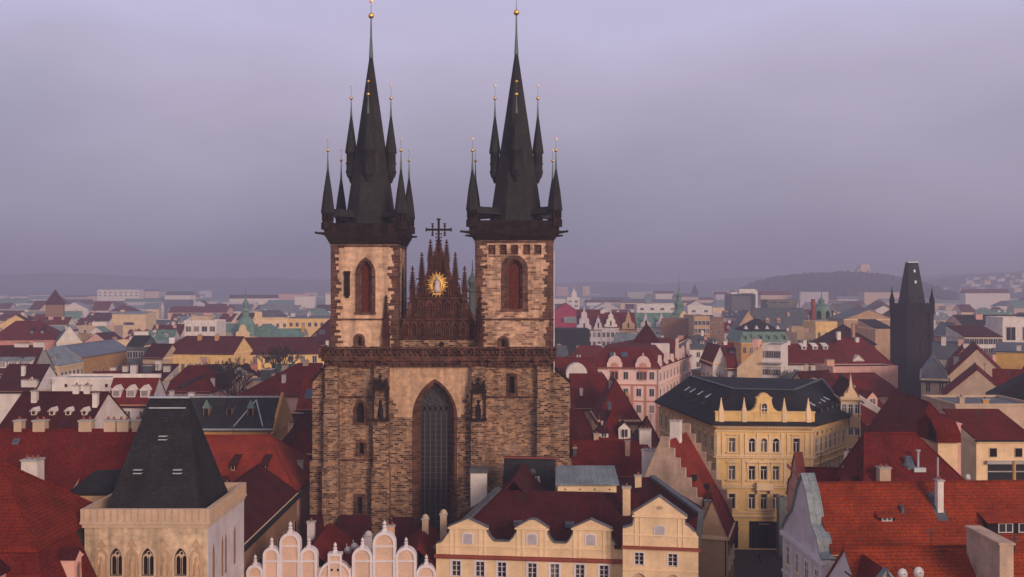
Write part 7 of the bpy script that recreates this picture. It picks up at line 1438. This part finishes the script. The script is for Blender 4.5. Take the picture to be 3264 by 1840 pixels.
while D < 1350:
    u = -60 + rnd.uniform(0, 60)
    while u < 3300:
        wpx_scale = D/F; w = rnd.uniform(9, 24)*(1 + max(0, D-450)/1900); d = rnd.uniform(9, 14)*(1 + max(0, D-450)/1200)
        uc = u + w/wpx_scale/2
        hid = 1085 < u and u + w/wpx_scale < 1740 or (D < 330 and 1900 < uc < 2700)
        Dj = D*rnd.uniform(.985, 1.03); x0 = px(u, Dj)
        cap = room(u, u + w/wpx_scale, Dj, d)
        if not hid and total < 298 and cap > 6 and free(x0, x0+w, Dj, Dj+d):
            ze = rnd.uniform(15.5, 21) if D < 500 else rnd.uniform(14, 22.5); ze = min(ze, pz(965, Dj)) if Dj > 700 else ze
            filler(u, Dj, w, d, ze, R(rnd.choice((0, 0, 4, -5, 12, -14))), 2 if D < 360 else 1 if D < 800 else 0, cap); total += 1
        u += (w + rnd.uniform(.5, 4))/wpx_scale
    D *= 1.088 if D < 500 else 1.115
# far quarters in the haze: plain small blocks, too small to show parts
far = 0
WF = [q for q in WALLS if q[0] != 'tan']
def far_block(u, D, w, d, h, z0=0.0, grp='far blocks in the haze', lab='small hazy block of the far quarters below the skyline'):
    x, y = at(u, D); m = MB(); m.box(0, w, 0, d, z0-2, z0+h, 0)
    if rnd.random() < .65: m.extx([(-.3, z0+h), (d/2, z0+h+d*.3), (d+.3, z0+h)], -.2, w+.2, 1)
    o = m.build('far_block', [pick(WF)[0], pick(ROOFS_FAR)[0]]); o.location = (x, y, 0); o.rotation_euler = (0, 0, R(rnd.uniform(-15, 15))); tag(o, lab, 'building', grp)
for Db, n in ((1400, 46), (1650, 52), (2000, 52), (2500, 46), (3000, 36)):
    for k in range(n):
        u = -40 + 3340*(k+rnd.random())/n
        if 1090 < u < 1730 or (2380 < u < 2900 and Db > 1700) : continue
        w = rnd.uniform(22, 75); far_block(u, Db*rnd.uniform(.95, 1.07), w, rnd.uniform(12, 20), rnd.uniform(12, 24) if rnd.random() < .85 else rnd.uniform(26, 38))
for k in range(150):                                  # houses climbing the hillside at the right
    y = rnd.uniform(1600, 2850); u = rnd.uniform(2950, 3290); x = px(u, y); z0 = hr_(x, y, 0, 0)
    if z0 < 1: continue
    far_block(u, y, rnd.uniform(9, 26), rnd.uniform(9, 13), rnd.uniform(7, 13), z0, 'houses on the far hillside', 'tiny pale house on the built up hillside at far right')

# the rest of the town, hidden behind the church or outside this frame: one mass of plain houses
MATS = ['cream', 'white', 'beige', 'lavender', 'pink', 'yellow', 'tile_red', 'tile_dark', 'tile_purple', 'sheet_dark', 'glass']; m = MB(); rnd = random.Random(23)
def plain_house(x, y, w, d, ze, zr, rot):
    q = MB(); wm = rnd.randrange(6); q.box(-w/2, w/2, 0, d, 0, ze, wm); q.extx([(-.4, ze), (d/2, zr), (d+.4, ze)], -w/2-.2, w/2+.2, rnd.choice((6, 6, 7, 7, 8, 9)))
    if y < 420:
        for z in (ze-3.2, ze-6.8, ze-10.4):
            for k in range(int(w/3.2)): xx = -w/2+1.6+k*3.2; q.box(xx-.5, xx+.5, -.06, .02, z, z+1.8, 10)
        q.box(w*.2, w*.2+1.2, d*.4, d*.4+.8, ze, zr+1.2, 1)
    c, s = cos(rot), sin(rot); m.add([(x+a*c-b*s, y+a*s+b*c, z) for a, b, z in q.v], [])
    o = len(m.v)-len(q.v)
    for f, mi in zip(q.f, q.m): m.f.append([i+o for i in f]); m.m.append(mi); m.sm.append(False)
D = 112.0
while D < 1500:
    for ua, ub in ((-1150, -70), (1090, 1735), (3330, 4400)):
        if ua > 1000 and ua < 2000 and D < 212: continue
        u = ua
        while u < ub:
            w = rnd.uniform(11, 22)*(1+max(0, D-450)/1500); wp = w*F/D; d = rnd.uniform(9, 13); x = px(u+wp/2, D); y = D*rnd.uniform(.99, 1.03)
            if u + wp < ub and free(x-w/2, x+w/2, y, y+d):
                ze = rnd.uniform(14, 19); plain_house(x, y, w, d, ze, ze+rnd.uniform(3.5, 5.5), R(rnd.uniform(-6, 6)))
            u += wp + rnd.uniform(.5, 3)*F/D
    D *= 1.1 if D < 500 else 1.12
tag(m.build('further_houses', MATS), 'plain red roofed houses massed out of sight behind the church and beyond the frame', 'houses', kind='stuff')
# ================================================================ the evening haze over the city
hz = MB().box(-3500, 3500, -60, 4800, -1.6, 112).build('haze', [])
hm = bpy.data.materials.new('haze'); hm.use_nodes = True; ht = hm.node_tree; ht.nodes.clear()
pv = ht.nodes.new('ShaderNodeVolumePrincipled'); pv.inputs['Color'].default_value = (.58, .60, .80, 1); pv.inputs['Density'].default_value = 5.4e-4; pv.inputs['Anisotropy'].default_value = .1
ht.links.new(pv.outputs[0], ht.nodes.new('ShaderNodeOutputMaterial').inputs['Volume'])
hz.data.materials.append(hm); tag(hz, 'thin lavender evening haze hanging over the whole city', 'haze', kind='stuff')
